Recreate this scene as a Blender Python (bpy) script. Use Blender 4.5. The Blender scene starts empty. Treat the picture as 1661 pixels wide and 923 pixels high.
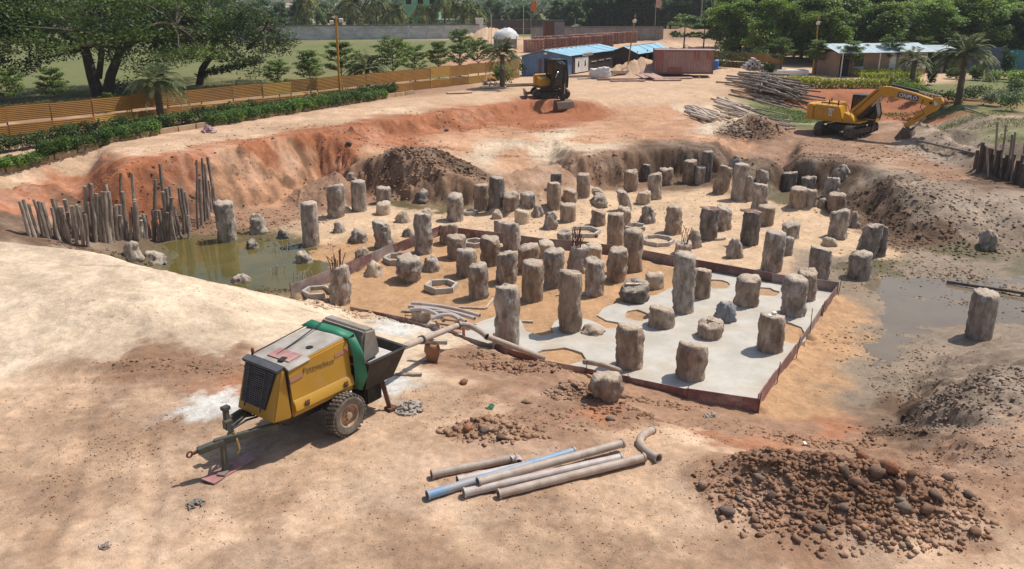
import bpy, bmesh, math, random
import numpy as np
from mathutils import Vector, Matrix, Euler, noise as mnoise
from mathutils.geometry import delaunay_2d_cdt, tessellate_polygon
random.seed(7); RNG = np.random.default_rng(7)
SC = bpy.context.scene; COL = SC.collection
R = math.radians

# ---------------------------------------------------------------- camera, sky, sun, exposure
FPX, CX, CY, TH, HC = 1350.0, 830.5, 461.5, R(19.18), 7.5
cam = bpy.data.cameras.new('camera'); camo = bpy.data.objects.new('camera', cam); COL.objects.link(camo)
camo.location = (0, 0, HC); camo.rotation_euler = (R(90) - TH, 0, 0)
cam.sensor_fit = 'HORIZONTAL'; cam.sensor_width = 36; cam.lens = 36 * FPX / 1661
cam.clip_start = .1; cam.clip_end = 3000
SC.camera = camo
SUN_EL, SUN_AZ = R(60), math.atan2(.50, .86)          # direction towards the sun, azimuth from +x
wd = bpy.data.worlds.new('World'); SC.world = wd; wd.use_nodes = True
_n = wd.node_tree.nodes; _bg = _n['Background']
_sky = _n.new('ShaderNodeTexSky'); _sky.sky_type = 'NISHITA'; _sky.sun_disc = False
_sky.sun_elevation = SUN_EL; _sky.sun_rotation = R(90) - SUN_AZ
_sky.dust_density = 2.0; _sky.air_density = 1.2
wd.node_tree.links.new(_sky.outputs[0], _bg.inputs[0]); _bg.inputs[1].default_value = .095
sl = bpy.data.lights.new('sun', 'SUN'); sl.energy = 4.2; sl.angle = R(.53); sl.color = (1, .95, .87)
so = bpy.data.objects.new('sun', sl); COL.objects.link(so)
_sd = Vector((math.cos(SUN_EL) * math.cos(SUN_AZ), math.cos(SUN_EL) * math.sin(SUN_AZ), math.sin(SUN_EL)))
so.rotation_euler = (-_sd).to_track_quat('-Z', 'Y').to_euler(); so.location = (0, 30, 60)
SC.view_settings.view_transform = 'Standard'; SC.view_settings.look = 'None'
SC.view_settings.gamma = 1; SC.view_settings.exposure = 0.12
SC.cycles.use_denoising = True; SC.cycles.denoiser = 'OPENIMAGEDENOISE'; SC.cycles.denoising_prefilter = 'ACCURATE'
SC.cycles.max_bounces = 6; SC.cycles.diffuse_bounces = 3; SC.cycles.transparent_max_bounces = 6

# ---------------------------------------------------------------- helpers
_c, _s = math.cos(TH), math.sin(TH)
def ray(px, py):
    u = (px - CX) / FPX; v = (py - CY) / FPX
    return Vector((u, _c - v * _s, -_s - v * _c))
def P(px, py, z=0.0):                      # pixel -> point on the level z
    d = ray(px, py); t = (z - HC) / d.z
    return Vector((d.x * t, d.y * t, z))
def scale_at(y, z):                        # photo pixels per metre at ground distance y, height z
    return FPX / (y * _c + (HC - z) * _s)
def z_at(py, y):                           # height seen at pixel row py at ground distance y
    d = ray(CX, py); return HC + d.z * y / d.y
def x_at(px, y, z):
    return (px - CX) / FPX * (y * _c + (HC - z) * _s)

def tag(o, label=None, cat=None, group=None, kind=None):
    if label: o['label'] = label
    if cat: o['category'] = cat
    if group: o['group'] = group
    if kind: o['kind'] = kind
    return o
def empty(name, loc, rz=0, label=None, cat=None, group=None):
    o = bpy.data.objects.new(name, None); COL.objects.link(o); o.location = loc; o.rotation_euler = (0, 0, rz)
    o.empty_display_size = .2
    return tag(o, label, cat, group)
def link(name, me, parent=None, mat=None, loc=None, rot=None):
    if mat is not None and not me.materials: me.materials.append(mat)
    o = bpy.data.objects.new(name, me); COL.objects.link(o)
    if parent: o.parent = parent
    if loc is not None: o.location = loc
    if rot is not None: o.rotation_euler = rot
    return o
def copy_tree(o, parent=None):
    c = o.copy(); COL.objects.link(c); c.parent = parent
    for ch in o.children: copy_tree(ch, c)
    return c

class MB:
    def __init__(s): s.v = []; s.f = []
    def add(s, vs, fs):
        b = len(s.v); s.v += [tuple(v) for v in vs]; s.f += [tuple(i + b for i in f) for f in fs]; return s
    def box(s, c, d, rot=None, taper=None):
        x, y, z = d[0] / 2, d[1] / 2, d[2] / 2; vs = []
        for k in (-1, 1):
            t = taper if (taper and k > 0) else 1
            for (i, j) in ((-1, -1), (1, -1), (1, 1), (-1, 1)): vs.append(Vector((i * x * t, j * y * t, k * z)))
        if rot is not None:
            m = rot if isinstance(rot, Matrix) else Euler(rot).to_matrix(); vs = [m @ v for v in vs]
        return s.add([v + Vector(c) for v in vs], [(3, 2, 1, 0), (4, 5, 6, 7), (0, 1, 5, 4), (1, 2, 6, 5), (2, 3, 7, 6), (3, 0, 4, 7)])
    def hexa(s, v8):                        # 4 bottom + 4 top corners
        return s.add(v8, [(3, 2, 1, 0), (4, 5, 6, 7), (0, 1, 5, 4), (1, 2, 6, 5), (2, 3, 7, 6), (3, 0, 4, 7)])
    def prism(s, poly, axis, a, b):         # 2D polygon extruded along axis from a to b
        n = len(poly); vs = []
        for t in (a, b):
            for (p, q) in poly: vs.append({'y': (p, t, q), 'x': (t, p, q), 'z': (p, q, t)}[axis])
        fs = [tuple(range(n))[::-1], tuple(range(n, 2 * n))] + [(i, (i + 1) % n, n + (i + 1) % n, n + i) for i in range(n)]
        return s.add(vs, fs)
    def bar(s, p, q, w, h, up=(0, 0, 1)):
        p, q = Vector(p), Vector(q); d = (q - p).normalized(); u = Vector(up)
        if abs(d.dot(u)) > .98: u = Vector((1, 0, 0))
        r = d.cross(u).normalized(); u = r.cross(d)
        vs = [e + r * (i * w / 2) + u * (j * h / 2) for e in (p, q) for (i, j) in ((-1, -1), (1, -1), (1, 1), (-1, 1))]
        return s.add(vs, [(0, 1, 2, 3)[::-1], (4, 5, 6, 7), (0, 1, 5, 4), (1, 2, 6, 5), (2, 3, 7, 6), (3, 0, 4, 7)])
    def tube(s, pts, r, n=8, cap=True):
        pts = [Vector(p) for p in pts]; rs = r if isinstance(r, (list, tuple)) else [r] * len(pts)
        b = len(s.v); prev = None
        for i, p in enumerate(pts):
            d = (pts[min(i + 1, len(pts) - 1)] - pts[max(i - 1, 0)]).normalized()
            if prev is None:
                a = d.cross(Vector((0, 0, 1)));  a = a if a.length > .1 else d.cross(Vector((1, 0, 0)))
            else: a = prev - d * prev.dot(d)
            a.normalize(); prev = a; c = d.cross(a)
            for k in range(n):
                t = 2 * math.pi * k / n; s.v.append(tuple(p + (a * math.cos(t) + c * math.sin(t)) * rs[i]))
        for i in range(len(pts) - 1):
            for k in range(n):
                k2 = (k + 1) % n; s.f.append((b + i * n + k, b + i * n + k2, b + (i + 1) * n + k2, b + (i + 1) * n + k))
        if cap:
            s.f.append(tuple(b + k for k in range(n))[::-1]); e = b + (len(pts) - 1) * n; s.f.append(tuple(e + k for k in range(n)))
        return s
    def hollow(s, pts, ro, ri, n=14):       # a pipe with a real bore
        b = len(s.v); s.tube(pts, ro, n, False); m = len(pts); c = len(s.v); s.tube(pts, ri, n, False)
        for i in range(len(s.f)): pass
        for e in (0, m - 1):
            for k in range(n):
                k2 = (k + 1) % n; q = (b + e * n + k, b + e * n + k2, c + e * n + k2, c + e * n + k)
                s.f.append(q if e else q[::-1])
        return s
    def lathe(s, prof, c=(0, 0, 0), axis='z', n=20, cap=True):
        b = len(s.v); m = len(prof)
        for (r, h) in prof:
            for k in range(n):
                t = 2 * math.pi * k / n; x, y = r * math.cos(t), r * math.sin(t)
                q = {'z': (x, y, h), 'y': (x, h, y), 'x': (h, x, y)}[axis]
                s.v.append((q[0] + c[0], q[1] + c[1], q[2] + c[2]))
        for i in range(m - 1):
            for k in range(n):
                k2 = (k + 1) % n; s.f.append((b + i * n + k, b + i * n + k2, b + (i + 1) * n + k2, b + (i + 1) * n + k))
        if cap and prof[0][0] > 1e-4: s.f.append(tuple(b + k for k in range(n))[::-1])
        if cap and prof[-1][0] > 1e-4: s.f.append(tuple(b + (m - 1) * n + k for k in range(n)))
        return s
    def mesh(s, name, smooth=False, bevel=0):
        me = bpy.data.meshes.new(name); me.from_pydata(s.v, [], s.f)
        bm = bmesh.new(); bm.from_mesh(me); bmesh.ops.remove_doubles(bm, verts=bm.verts, dist=1e-5)
        bmesh.ops.recalc_face_normals(bm, faces=bm.faces)
        if bevel:
            es = [e for e in bm.edges if len(e.link_faces) == 2 and e.calc_face_angle(0) > .5]
            bmesh.ops.bevel(bm, geom=es, offset=bevel, segments=2, affect='EDGES', clamp_overlap=True)
        bm.to_mesh(me); bm.free()
        if smooth:
            for p in me.polygons: p.use_smooth = True
            me.set_sharp_from_angle(angle=R(38))
        return me
    def build(s, name, mat, parent=None, smooth=False, bevel=0, loc=None, rot=None):
        return link(name, s.mesh(name, smooth, bevel), parent, mat, loc, rot)

def np_mesh(name, V, F, colors=None, smooth=False):
    me = bpy.data.meshes.new(name); V = np.asarray(V, np.float32); F = np.asarray(F, np.int32); k = F.shape[1]
    me.vertices.add(len(V)); me.vertices.foreach_set('co', V.ravel())
    me.loops.add(F.size); me.loops.foreach_set('vertex_index', F.ravel())
    me.polygons.add(len(F)); me.polygons.foreach_set('loop_start', np.arange(0, F.size, k, dtype=np.int32))
    if smooth: me.polygons.foreach_set('use_smooth', np.ones(len(F), bool))
    if colors is not None:
        at = me.color_attributes.new('Col', 'FLOAT_COLOR', 'POINT')
        c = np.ones((len(V), 4), np.float32); c[:, :3] = colors; at.data.foreach_set('color', c.ravel())
    me.update(); me.validate(); return me

# numpy value noise
def _hash(ix, iy, seed):
    h = (ix.astype(np.int64) * 374761393 + iy.astype(np.int64) * 668265263 + seed * 974634777) & 0xffffffff
    h = ((h ^ (h >> 13)) * 1274126177) & 0xffffffff
    return ((h ^ (h >> 16)) & 0xffff) / 65535.0
def vn(x, y, seed=0):
    x = np.asarray(x, float); y = np.asarray(y, float)
    ix, iy = np.floor(x), np.floor(y); fx, fy = x - ix, y - iy
    fx = fx * fx * fx * (fx * (fx * 6 - 15) + 10); fy = fy * fy * fy * (fy * (fy * 6 - 15) + 10)
    a, b = _hash(ix, iy, seed), _hash(ix + 1, iy, seed); c, d = _hash(ix, iy + 1, seed), _hash(ix + 1, iy + 1, seed)
    return (a + (b - a) * fx) * (1 - fy) + (c + (d - c) * fx) * fy
def fbm(x, y, seed=0, oct=4, gain=.5):
    r = 0; a = 1; t = 0
    for o in range(oct):
        r = r + a * (vn(x * 2 ** o + 17.3 * o, y * 2 ** o - 9.1 * o, seed + o) - .5); t += a; a *= gain
    return r / t * 2                        # about -1..1

# ---------------------------------------------------------------- materials
def nodes(name):
    m = bpy.data.materials.new(name); m.use_nodes = True; nt = m.node_tree
    return m, nt, nt.nodes['Principled BSDF'], nt.nodes.new, nt.links.new
def mat(name, c1, c2=None, scale=3.0, rough=.75, bump=0., bscale=20., metal=0., stretch=(1, 1, 1), vary=0., dirt=None, dscale=1.5, damt=.5, spec=.5):
    m, nt, bs, N, L = nodes(name)
    tc = N('ShaderNodeTexCoord'); mp = N('ShaderNodeMapping'); mp.inputs['Scale'].default_value = stretch
    oi = N('ShaderNodeObjectInfo')
    ad = N('ShaderNodeVectorMath'); ad.operation = 'ADD'
    ml = N('ShaderNodeMath'); ml.operation = 'MULTIPLY'; ml.inputs[1].default_value = 37.0
    L(oi.outputs['Random'], ml.inputs[0]); L(tc.outputs['Object'], ad.inputs[0]); L(ml.outputs[0], ad.inputs[1]); L(ad.outputs[0], mp.inputs[0])
    nz = N('ShaderNodeTexNoise'); nz.inputs['Scale'].default_value = scale; nz.inputs['Detail'].default_value = 6; nz.inputs['Roughness'].default_value = .62
    L(mp.outputs[0], nz.inputs[0])
    rp = N('ShaderNodeValToRGB'); rp.color_ramp.elements[0].position = .36; rp.color_ramp.elements[1].position = .64
    c2 = c2 or tuple(c * .75 for c in c1)
    rp.color_ramp.elements[0].color = (*c2, 1); rp.color_ramp.elements[1].color = (*c1, 1); L(nz.outputs[0], rp.inputs[0])
    out = rp.outputs[0]
    if dirt:
        n2 = N('ShaderNodeTexNoise'); n2.inputs['Scale'].default_value = dscale; n2.inputs['Detail'].default_value = 8; n2.inputs['Roughness'].default_value = .7
        L(mp.outputs[0], n2.inputs[0]); r2 = N('ShaderNodeValToRGB'); r2.color_ramp.elements[0].position = .5; r2.color_ramp.elements[1].position = .68
        L(n2.outputs[0], r2.inputs[0]); mu = N('ShaderNodeMath'); mu.operation = 'MULTIPLY'; mu.inputs[1].default_value = damt; L(r2.outputs[0], mu.inputs[0])
        mx = N('ShaderNodeMix'); mx.data_type = 'RGBA'; L(mu.outputs[0], mx.inputs[0]); L(out, mx.inputs[6]); mx.inputs[7].default_value = (*dirt, 1); out = mx.outputs[2]
    if vary:
        hs = N('ShaderNodeHueSaturation'); mr = N('ShaderNodeMapRange'); mr.inputs[3].default_value = 1 - vary; mr.inputs[4].default_value = 1 + vary
        L(oi.outputs['Random'], mr.inputs[0]); L(mr.outputs[0], hs.inputs['Value']); L(out, hs.inputs['Color']); out = hs.outputs[0]
    L(out, bs.inputs['Base Color']); bs.inputs['Roughness'].default_value = rough; bs.inputs['Metallic'].default_value = metal
    bs.inputs['Specular IOR Level'].default_value = spec
    if bump:
        nb = N('ShaderNodeTexNoise'); nb.inputs['Scale'].default_value = bscale; nb.inputs['Detail'].default_value = 5; L(mp.outputs[0], nb.inputs[0])
        bp = N('ShaderNodeBump'); bp.inputs['Strength'].default_value = bump; bp.inputs['Distance'].default_value = .05
        L(nb.outputs[0], bp.inputs['Height']); L(bp.outputs[0], bs.inputs['Normal'])
    return m
def leaf_mat(name, tint=(1, 1, 1), trans=.4):
    m, nt, bs, N, L = nodes(name)
    at = N('ShaderNodeAttribute'); at.attribute_name = 'Col'
    oi = N('ShaderNodeObjectInfo'); mr = N('ShaderNodeMapRange'); mr.inputs[3].default_value = .8; mr.inputs[4].default_value = 1.2; L(oi.outputs['Random'], mr.inputs[0])
    hs = N('ShaderNodeHueSaturation'); L(at.outputs[0], hs.inputs['Color']); L(mr.outputs[0], hs.inputs['Value'])
    bs.inputs['Roughness'].default_value = .55; bs.inputs['Specular IOR Level'].default_value = .35; L(hs.outputs[0], bs.inputs['Base Color'])
    tr = N('ShaderNodeBsdfTranslucent'); L(hs.outputs[0], tr.inputs[0]); mx = N('ShaderNodeMixShader'); mx.inputs[0].default_value = trans
    L(bs.outputs[0], mx.inputs[1]); L(tr.outputs[0], mx.inputs[2]); L(mx.outputs[0], nt.nodes['Material Output'].inputs[0])
    return m
M = {}
M['rust'] = mat('rust_steel', (.20, .09, .05), (.10, .045, .03), 6, .85, .2, 40)
M['steel_dark'] = mat('dark_steel', (.05, .048, .045), (.03, .028, .026), 5, .55, .15, 30, .3, dirt=(.25, .17, .11), damt=.45)
M['black'] = mat('black_plastic', (.018, .018, .02), (.01, .01, .01), 4, .45, dirt=(.2, .15, .1), damt=.25)
M['rubber'] = mat('dusty_rubber', (.10, .085, .07), (.045, .04, .035), 7, .9, .2, 50)
M['glass'] = mat('dark_glass', (.012, .014, .016), (.01, .012, .012), 2, .08, spec=.6)
M['white'] = mat('white_paint', (.75, .74, .72), (.6, .58, .55), 3, .6)
M['wood_grey'] = mat('weathered_wood', (.37, .30, .245), (.17, .13, .10), 9, .85, .35, 30, stretch=(1, 1, .25), vary=.35)
M['wood_pale'] = mat('pale_wood', (.66, .55, .45), (.42, .33, .25), 9, .85, .3, 30, stretch=(1, 1, .25), vary=.25)
M['wood_dark'] = mat('dark_wet_wood', (.15, .11, .085), (.07, .052, .042), 9, .8, .35, 30, stretch=(1, 1, .25), vary=.35)
M['ply'] = mat('plywood', (.40, .24, .19), (.28, .15, .12), 4, .7, .1, 30, dirt=(.5, .42, .36), damt=.6)
# ---------------------------------------------------------------- terrain: surveyed break lines -> triangulated -> sampled grid
ZN, ZF, ZM, ZI = -1.2, -2.75, -1.1, -2.5   # near ground, pit floor, excavator terrace, sand fill inside the forms
LINES = [
 [(-260, 365, 0), (-150, 335, 0), (0, 305, 0), (100, 286, 0), (200, 268, 0), (300, 250, 0), (400, 234, 0), (500, 215, 0), (600, 200, 0), (700, 186, 0), (800, 171, 0), (860, 164, 0), (900, 163, 0), (940, 164, -.02)],
 [(30, 380, ZF), (120, 376, ZF), (200, 372, ZF), (280, 362, ZF), (350, 345, ZF), (420, 335, ZF), (480, 316, ZF), (520, 298, -2.7), (540, 300, -2.7)],
 [(-60, 345, -1.0), (60, 345, -1.4), (200, 325, -1.5)],
 # terrace edge (top of the back cliff) and its foot
 [(548, 272, -1.25), (580, 262, ZM), (640, 264, ZM), (700, 272, ZM), (760, 278, ZM), (800, 280, ZM), (850, 270, ZM), (900, 263, ZM), (960, 253, ZM), (1020, 247, ZM), (1090, 241, ZM), (1150, 241, ZM), (1200, 247, ZM), (1250, 254, ZM), (1330, 261, ZM), (1390, 263, ZM), (1425, 276, ZM), (1450, 296, -1.15), (1480, 312, -1.2), (1560, 318, -1.2), (1640, 318, -1.2), (1740, 330, -1.2)],
 [(560, 314, ZF), (620, 320, ZF), (660, 327, ZF), (720, 332, ZF), (770, 331, ZF), (830, 322, ZF), (880, 308, ZF), (940, 308, ZF), (1000, 299, ZF), (1040, 294, ZF), (1090, 287, ZF), (1140, 291, ZF), (1190, 289, ZF), (1240, 298, ZF), (1300, 308, ZF), (1345, 320, ZF), (1372, 335, ZF), (1405, 350, ZF), (1440, 390, ZF), (1480, 404, ZF), (1560, 408, ZF), (1640, 404, ZF), (1760, 412, ZF)],
 # bank below the road
 [(780, 190, -.6), (830, 184, -.6), (860, 178, -.6), (900, 177, -.6), (935, 178, -.5)],
 [(560, 232, -.55), (640, 218, -.75), (720, 210, -.85), (800, 200, -.85), (860, 190, -.85), (920, 186, -.8), (980, 176, -.45)],
 [(575, 252, ZM), (640, 243, ZM), (700, 238, ZM), (760, 228, ZM), (820, 218, ZM), (880, 206, ZM), (940, 198, -1.0), (1000, 188, -.75), (1060, 178, -.5)],
 [(1000, 160, -.05), (1060, 152, 0), (1120, 150, 0), (1180, 146, 0), (1240, 146, 0), (1310, 150, 0), (1400, 149, 0), (1480, 152, 0), (1530, 165, .1), (1590, 190, .15), (1640, 212, .1), (1720, 240, .1)],
 [(1090, 190, -.7), (1150, 182, -.55), (1220, 186, -.7), (1290, 190, -.95), (1330, 180, -1.0), (1400, 172, -1.0), (1480, 182, -1.0), (1500, 205, -1.05), (1530, 232, -1.1)],
 [(1500, 195, -.3), (1545, 215, -.1), (1590, 235, -.1), (1640, 250, -.2)],
 [(1540, 240, -1.1), (1575, 262, -1.35), (1605, 282, -1.7), (1640, 296, -1.8), (1720, 315, -1.8)],
 [(1520, 250, -1.1), (1560, 272, -1.1), (1600, 292, -1.15), (1640, 306, -1.15), (1720, 325, -1.2)],
 [(900, 225, ZM), (1000, 215, -1.05), (1100, 215, -1.05), (1200, 220, ZM), (1300, 222, ZM), (1400, 225, ZM), (1480, 240, ZM)],
 # pit floor
 [(300, 420, -2.92), (350, 425, -2.95), (420, 430, -2.95), (480, 440, -2.92), (520, 445, -2.85)], [(380, 400, -2.85), (440, 398, -2.85), (520, 415, -2.8)],
 [(560, 350, -2.68), (620, 345, -2.66), (680, 350, -2.7)], [(600, 400, ZF), (640, 395, ZF)], [(800, 350, ZF), (900, 370, ZF), (1000, 330, ZF), (1100, 340, -2.62), (1200, 330, ZF)],
 [(1280, 345, -2.5), (1330, 365, -2.55), (1240, 350, -2.6)], [(1300, 410, -2.7), (1360, 405, -2.65), (1400, 425, -2.8)],
 [(1420, 470, -2.86), (1460, 500, -2.88), (1440, 560, -2.88), (1400, 620, -2.84), (1340, 665, -2.76)], [(1520, 470, -2.85), (1620, 450, -2.83), (1560, 520, -2.87), (1650, 520, -2.85)], [(1480, 440, -2.8), (1560, 430, -2.78), (1640, 425, -2.78)],
 [(1270, 625, -2.66), (1310, 570, -2.62), (1360, 500, -2.66), (1385, 470, -2.78)],
 # near ground, sand mound, bank down to the forms
 [(-120, 380, .05), (0, 389, .05), (60, 396, 0), (150, 406, -.1), (220, 426, -.25), (300, 446, -.45), (380, 463, -.85), (450, 478, -1.4), (520, 494, -1.9), (570, 507, -2.25), (640, 524, -2.28), (690, 536, -2.28), (740, 552, -2.2)],
 [(0, 470, -.35), (100, 480, -.38), (200, 500, -.55), (320, 510, -.75), (420, 520, -1.1)], [(0, 540, -.8), (120, 560, -.92), (250, 560, -1.0), (360, 560, -1.15)],
 [(-200, 640, ZN), (0, 620, ZN), (200, 630, ZN), (400, 620, ZN), (520, 590, -1.35)], [(300, 700, ZN), (450, 740, ZN), (600, 720, ZN), (570, 706, ZN), (520, 650, ZN)],
 [(600, 600, -1.4), (640, 560, -1.75), (640, 640, -1.3), (690, 620, -1.5), (712, 582, -1.7)],
 [(800, 574, -1.95), (870, 600, -1.85), (930, 612, -1.95), (960, 622, -2.25), (1030, 640, -2.45), (1115, 658, -2.62), (1230, 672, -2.74), (1300, 684, -2.74)],
 [(740, 620, -1.5), (850, 640, -1.45), (960, 660, -1.5), (1060, 680, -1.65), (1150, 700, -1.75), (1260, 712, -1.95), (1360, 726, -2.0), (1440, 716, -2.2)],
 [(700, 690, ZN), (850, 720, ZN), (1000, 730, ZN), (1120, 750, ZN), (1250, 790, -1.15)],
 [(0, 760, ZN), (300, 820, ZN), (600, 850, ZN), (900, 860, ZN), (1100, 850, ZN)], [(0, 923, ZN), (400, 920, ZN), (800, 920, ZN), (1200, 915, ZN), (1661, 910, ZN), (1800, 840, -1.1)],
 # grey spoil ridge at the right
 [(1450, 690, -2.65), (1462, 650, -2.75), (1495, 605, -2.78), (1535, 572, -2.75), (1580, 556, -2.7), (1680, 548, -2.7)],
 [(1500, 690, -1.9), (1540, 650, -1.3), (1585, 605, -.95), (1630, 588, -.8), (1700, 592, -.7)], [(1520, 740, -1.6), (1600, 700, -1.0), (1680, 680, -.8)], [(1560, 800, -1.3), (1680, 790, -1.1)],
]
BOARD_PX = [(474, 470), (560, 437), (640, 402), (714, 373), (790, 383), (870, 394), (960, 402), (1040, 412), (1130, 431), (1250, 452), (1358, 468), (1333, 500), (1290, 565), (1258, 608), (1231, 647), (1115, 631), (1020, 612), (950, 598), (870, 582), (800, 560), (740, 540), (660, 518), (570, 500)]
ZB = -2.32
_raw = []
def dens(pts, step=.5, far=None):
    for a, b in zip(pts[:-1], pts[1:]):
        n = max(1, int((b - a).length / step))
        for i in range(n): _raw.append(a.lerp(b, i / n))
    _raw.append(pts[-1])
for l in LINES: dens([P(*q) for q in l])
_bd = [P(x, y, ZB) for x, y in BOARD_PX]; _ctr = sum(_bd, Vector()) / len(_bd)
for i, p in enumerate(_bd):                 # level fill inside the forms, floor outside the back and right ones
    q = _bd[(i + 1) % len(_bd)]; d = (q - p); n = Vector((-d.y, d.x, 0)).normalized()
    if n.dot(_ctr - p) < 0: n = -n
    k = max(1, int(d.length / .5))
    for j in range(k):
        e = p.lerp(q, j / k)
        if not (12 <= i <= 21): _raw.append(Vector(((e - n * .25).x, (e - n * .25).y, ZF)))
        _raw.append(Vector(((e + n * .15).x, (e + n * .15).y, ZI)))
_raw.append(Vector((_ctr.x, _ctr.y, ZI)))
_c0 = [P(*q) for q in LINES[[i for i, l in enumerate(LINES) if l[0][:2] == (-120, 380)][0]]][:9]
dens([Vector((p.x + 1.3, p.y + 2.3, ZF)) for p in _c0[2:]])
for x, y, z in [(-500, -40, ZN), (500, -40, ZN), (-60, 4, ZN), (0, 4, ZN), (60, 4, ZN), (-30, 12, ZN), (30, 12, ZN), (-32, 20, -.6), (-36, 28, .0), (-40, 36, .1), (40, 20, -1), (45, 30, -1.3), (60, 40, -.5),
                (-500, 900, 0), (500, 900, 0), (-120, 60, 0), (-60, 40, 0), (90, 60, 0)] + [(x, y, 0) for x in range(-80, 90, 16) for y in (86, 110, 150, 260)] + [(-40 + i * 3, 49 + i * 3, 0) for i in range(10)] + [(-26, 40, 0), (-22, 45, 0), (-16, 52, 0), (-10, 60, 0), (-2, 70, 0), (10, 72, 0), (20, 72, 0)]:
    _raw.append(Vector((x, y, z)))
def keep_apart(pts, dist):
    seen = {}; out = []
    for p in pts:
        k = (round(p.x / dist), round(p.y / dist))
        if k in seen: continue
        seen[k] = 1; out.append(p)
    return out
_raw = keep_apart(_raw, .22)
_v2, _, _f2, *_ = delaunay_2d_cdt([Vector((p.x, p.y)) for p in _raw], [], [], 0, 1e-6)
_zz = [p.z for p in _raw]
def spaced(segs):
    out = [segs[0][0]]
    for (a, b, d0, d1) in segs:
        x = a
        while x < b - 1e-6:
            t = (x - a) / (b - a); x += d0 + (d1 - d0) * t; out.append(min(x, b))
    return np.array(out)
XS = spaced([(-600, -60, 60, 4), (-60, -26, 2.0, .25), (-26, -11, .2, .085), (-11, 11, .075, .075), (11, 26, .085, .2), (26, 60, .25, 2.0), (60, 600, 4, 60)])
YS = spaced([(-40, 8, 4, .5), (8, 24, .06, .075), (24, 50, .075, .16), (50, 72, .16, .3), (72, 90, .3, .9), (90, 900, 1, 60)])
GX, GY = np.meshgrid(XS, YS); GZ = np.zeros_like(GX)
for f in _f2:
    a, b, c = f; (x0, y0), (x1, y1), (x2, y2) = _v2[a], _v2[b], _v2[c]
    i0, i1 = np.searchsorted(XS, (min(x0, x1, x2), max(x0, x1, x2))); j0, j1 = np.searchsorted(YS, (min(y0, y1, y2), max(y0, y1, y2)))
    i1 = min(i1 + 1, len(XS)); j1 = min(j1 + 1, len(YS)); i0 = max(i0 - 1, 0); j0 = max(j0 - 1, 0)
    dt = (y1 - y2) * (x0 - x2) + (x2 - x1) * (y0 - y2)
    if abs(dt) < 1e-9: continue
    gx, gy = GX[j0:j1, i0:i1], GY[j0:j1, i0:i1]
    l0 = ((y1 - y2) * (gx - x2) + (x2 - x1) * (gy - y2)) / dt; l1 = ((y2 - y0) * (gx - x2) + (x0 - x2) * (gy - y2)) / dt; l2 = 1 - l0 - l1
    m = (l0 >= -1e-6) & (l1 >= -1e-6) & (l2 >= -1e-6)
    za, zb, zc = (_zz[a] if a < len(_zz) else 0), (_zz[b] if b < len(_zz) else 0), (_zz[c] if c < len(_zz) else 0)
    GZ[j0:j1, i0:i1][m] = (l0 * za + l1 * zb + l2 * zc)[m]
for _ in range(4):
    Z = GZ.copy(); Z[1:-1] = (GZ[:-2] + 2 * GZ[1:-1] + GZ[2:]) / 4; Y = Z.copy(); Y[:, 1:-1] = (Z[:, :-2] + 2 * Z[:, 1:-1] + Z[:, 2:]) / 4; GZ = Y
GZ0 = GZ.copy()
_gy = np.gradient(GZ, YS, axis=0); _gx = np.gradient(GZ, XS, axis=1); SLOPE = np.clip(np.hypot(_gx, _gy), 0, 1.2)
def heap(px, py, z, rx, ry, h, rot=0, p=2.0, rough=.25, seed=0):
    global GZ
    c = P(px, py, z); ca, sa = math.cos(rot), math.sin(rot); dx, dy = GX - c.x, GY - c.y
    u, v = (dx * ca + dy * sa) / rx, (-dx * sa + dy * ca) / ry
    d = np.sqrt(u * u + v * v) * (1 + .35 * fbm(GX * 1.1, GY * 1.1, 40 + seed, 3))
    g = np.exp(-np.abs(d) ** p * 1.6)
    GZ = GZ + h * g * (1 + rough * fbm(GX * 3.2, GY * 3.2, 60 + seed, 4))
near = np.clip((90 - GY) / 30, 0, 1)
inner = ((GX > -60) & (GX < 60) & (GY < 95)).astype(float)
fgm = np.clip((GZ0 - (-1.9)) / .5, 0, 1) * (GY < 24)
GZ = GZ + inner * (.035 * fbm(GX * .9, GY * .9, 1, 5) + .012 * fbm(GX * 6, GY * 6, 2, 3) * (GY < 30))
GZ = GZ + fgm * (.04 * fbm(GX * 2.0, GY * 2.0, 3, 6, .62) + .03 * (np.abs(fbm(GX * 4.5, GY * 4.5, 4, 3)) - .25) * (fbm(GX * .7, GY * .7, 9, 3) > -.1))
al = (GX + GY * .6) / 1.17
sandmask = 1 - .85 * ((GX < 0) & (GY < 27) & (GZ0 > -1.9)) * np.clip((-GX + 1) / 2, 0, 1)
GZ = GZ + ((GX > 8) & (GY < 40) & (GZ0 < -2.6)) * .07 * fbm(GX * .8, GY * .8, 14, 5, .6)
GZ = GZ + SLOPE * near * sandmask * (.42 * fbm(GX * .8, GY * .8, 5, 5, .6) + .28 * (np.abs(fbm(GX * 2.1, GY * 2.1, 6, 4)) - .35) + .10 * fbm(GX * 5, GY * 5, 7, 3) + .16 * fbm(al * 2.4, GY * .15, 8, 3))
heap(705, 262, ZM, 3.4, 1.3, .75, .05, seed=1); heap(1215, 213, ZM, 2.6, 1.5, .95, 0, seed=2); heap(640, 262, ZM, 1.5, .8, .3, seed=9)
heap(1370, 795, -1.2, 2.3, 1.45, .55, -.25, seed=3); heap(1225, 760, -1.2, 1.2, .7, .22, -.2, seed=4); heap(1480, 820, -1.2, 1.3, .8, .25, seed=5)
heap(870, 600, -1.9, 1.1, .45, .22, -.25, seed=6); heap(940, 640, -1.7, .8, .5, .3, -.4, seed=7); heap(800, 695, -1.25, 1.1, .45, .22, .1, seed=8); heap(985, 660, -1.6, .7, .5, .2, seed=10)
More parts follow.
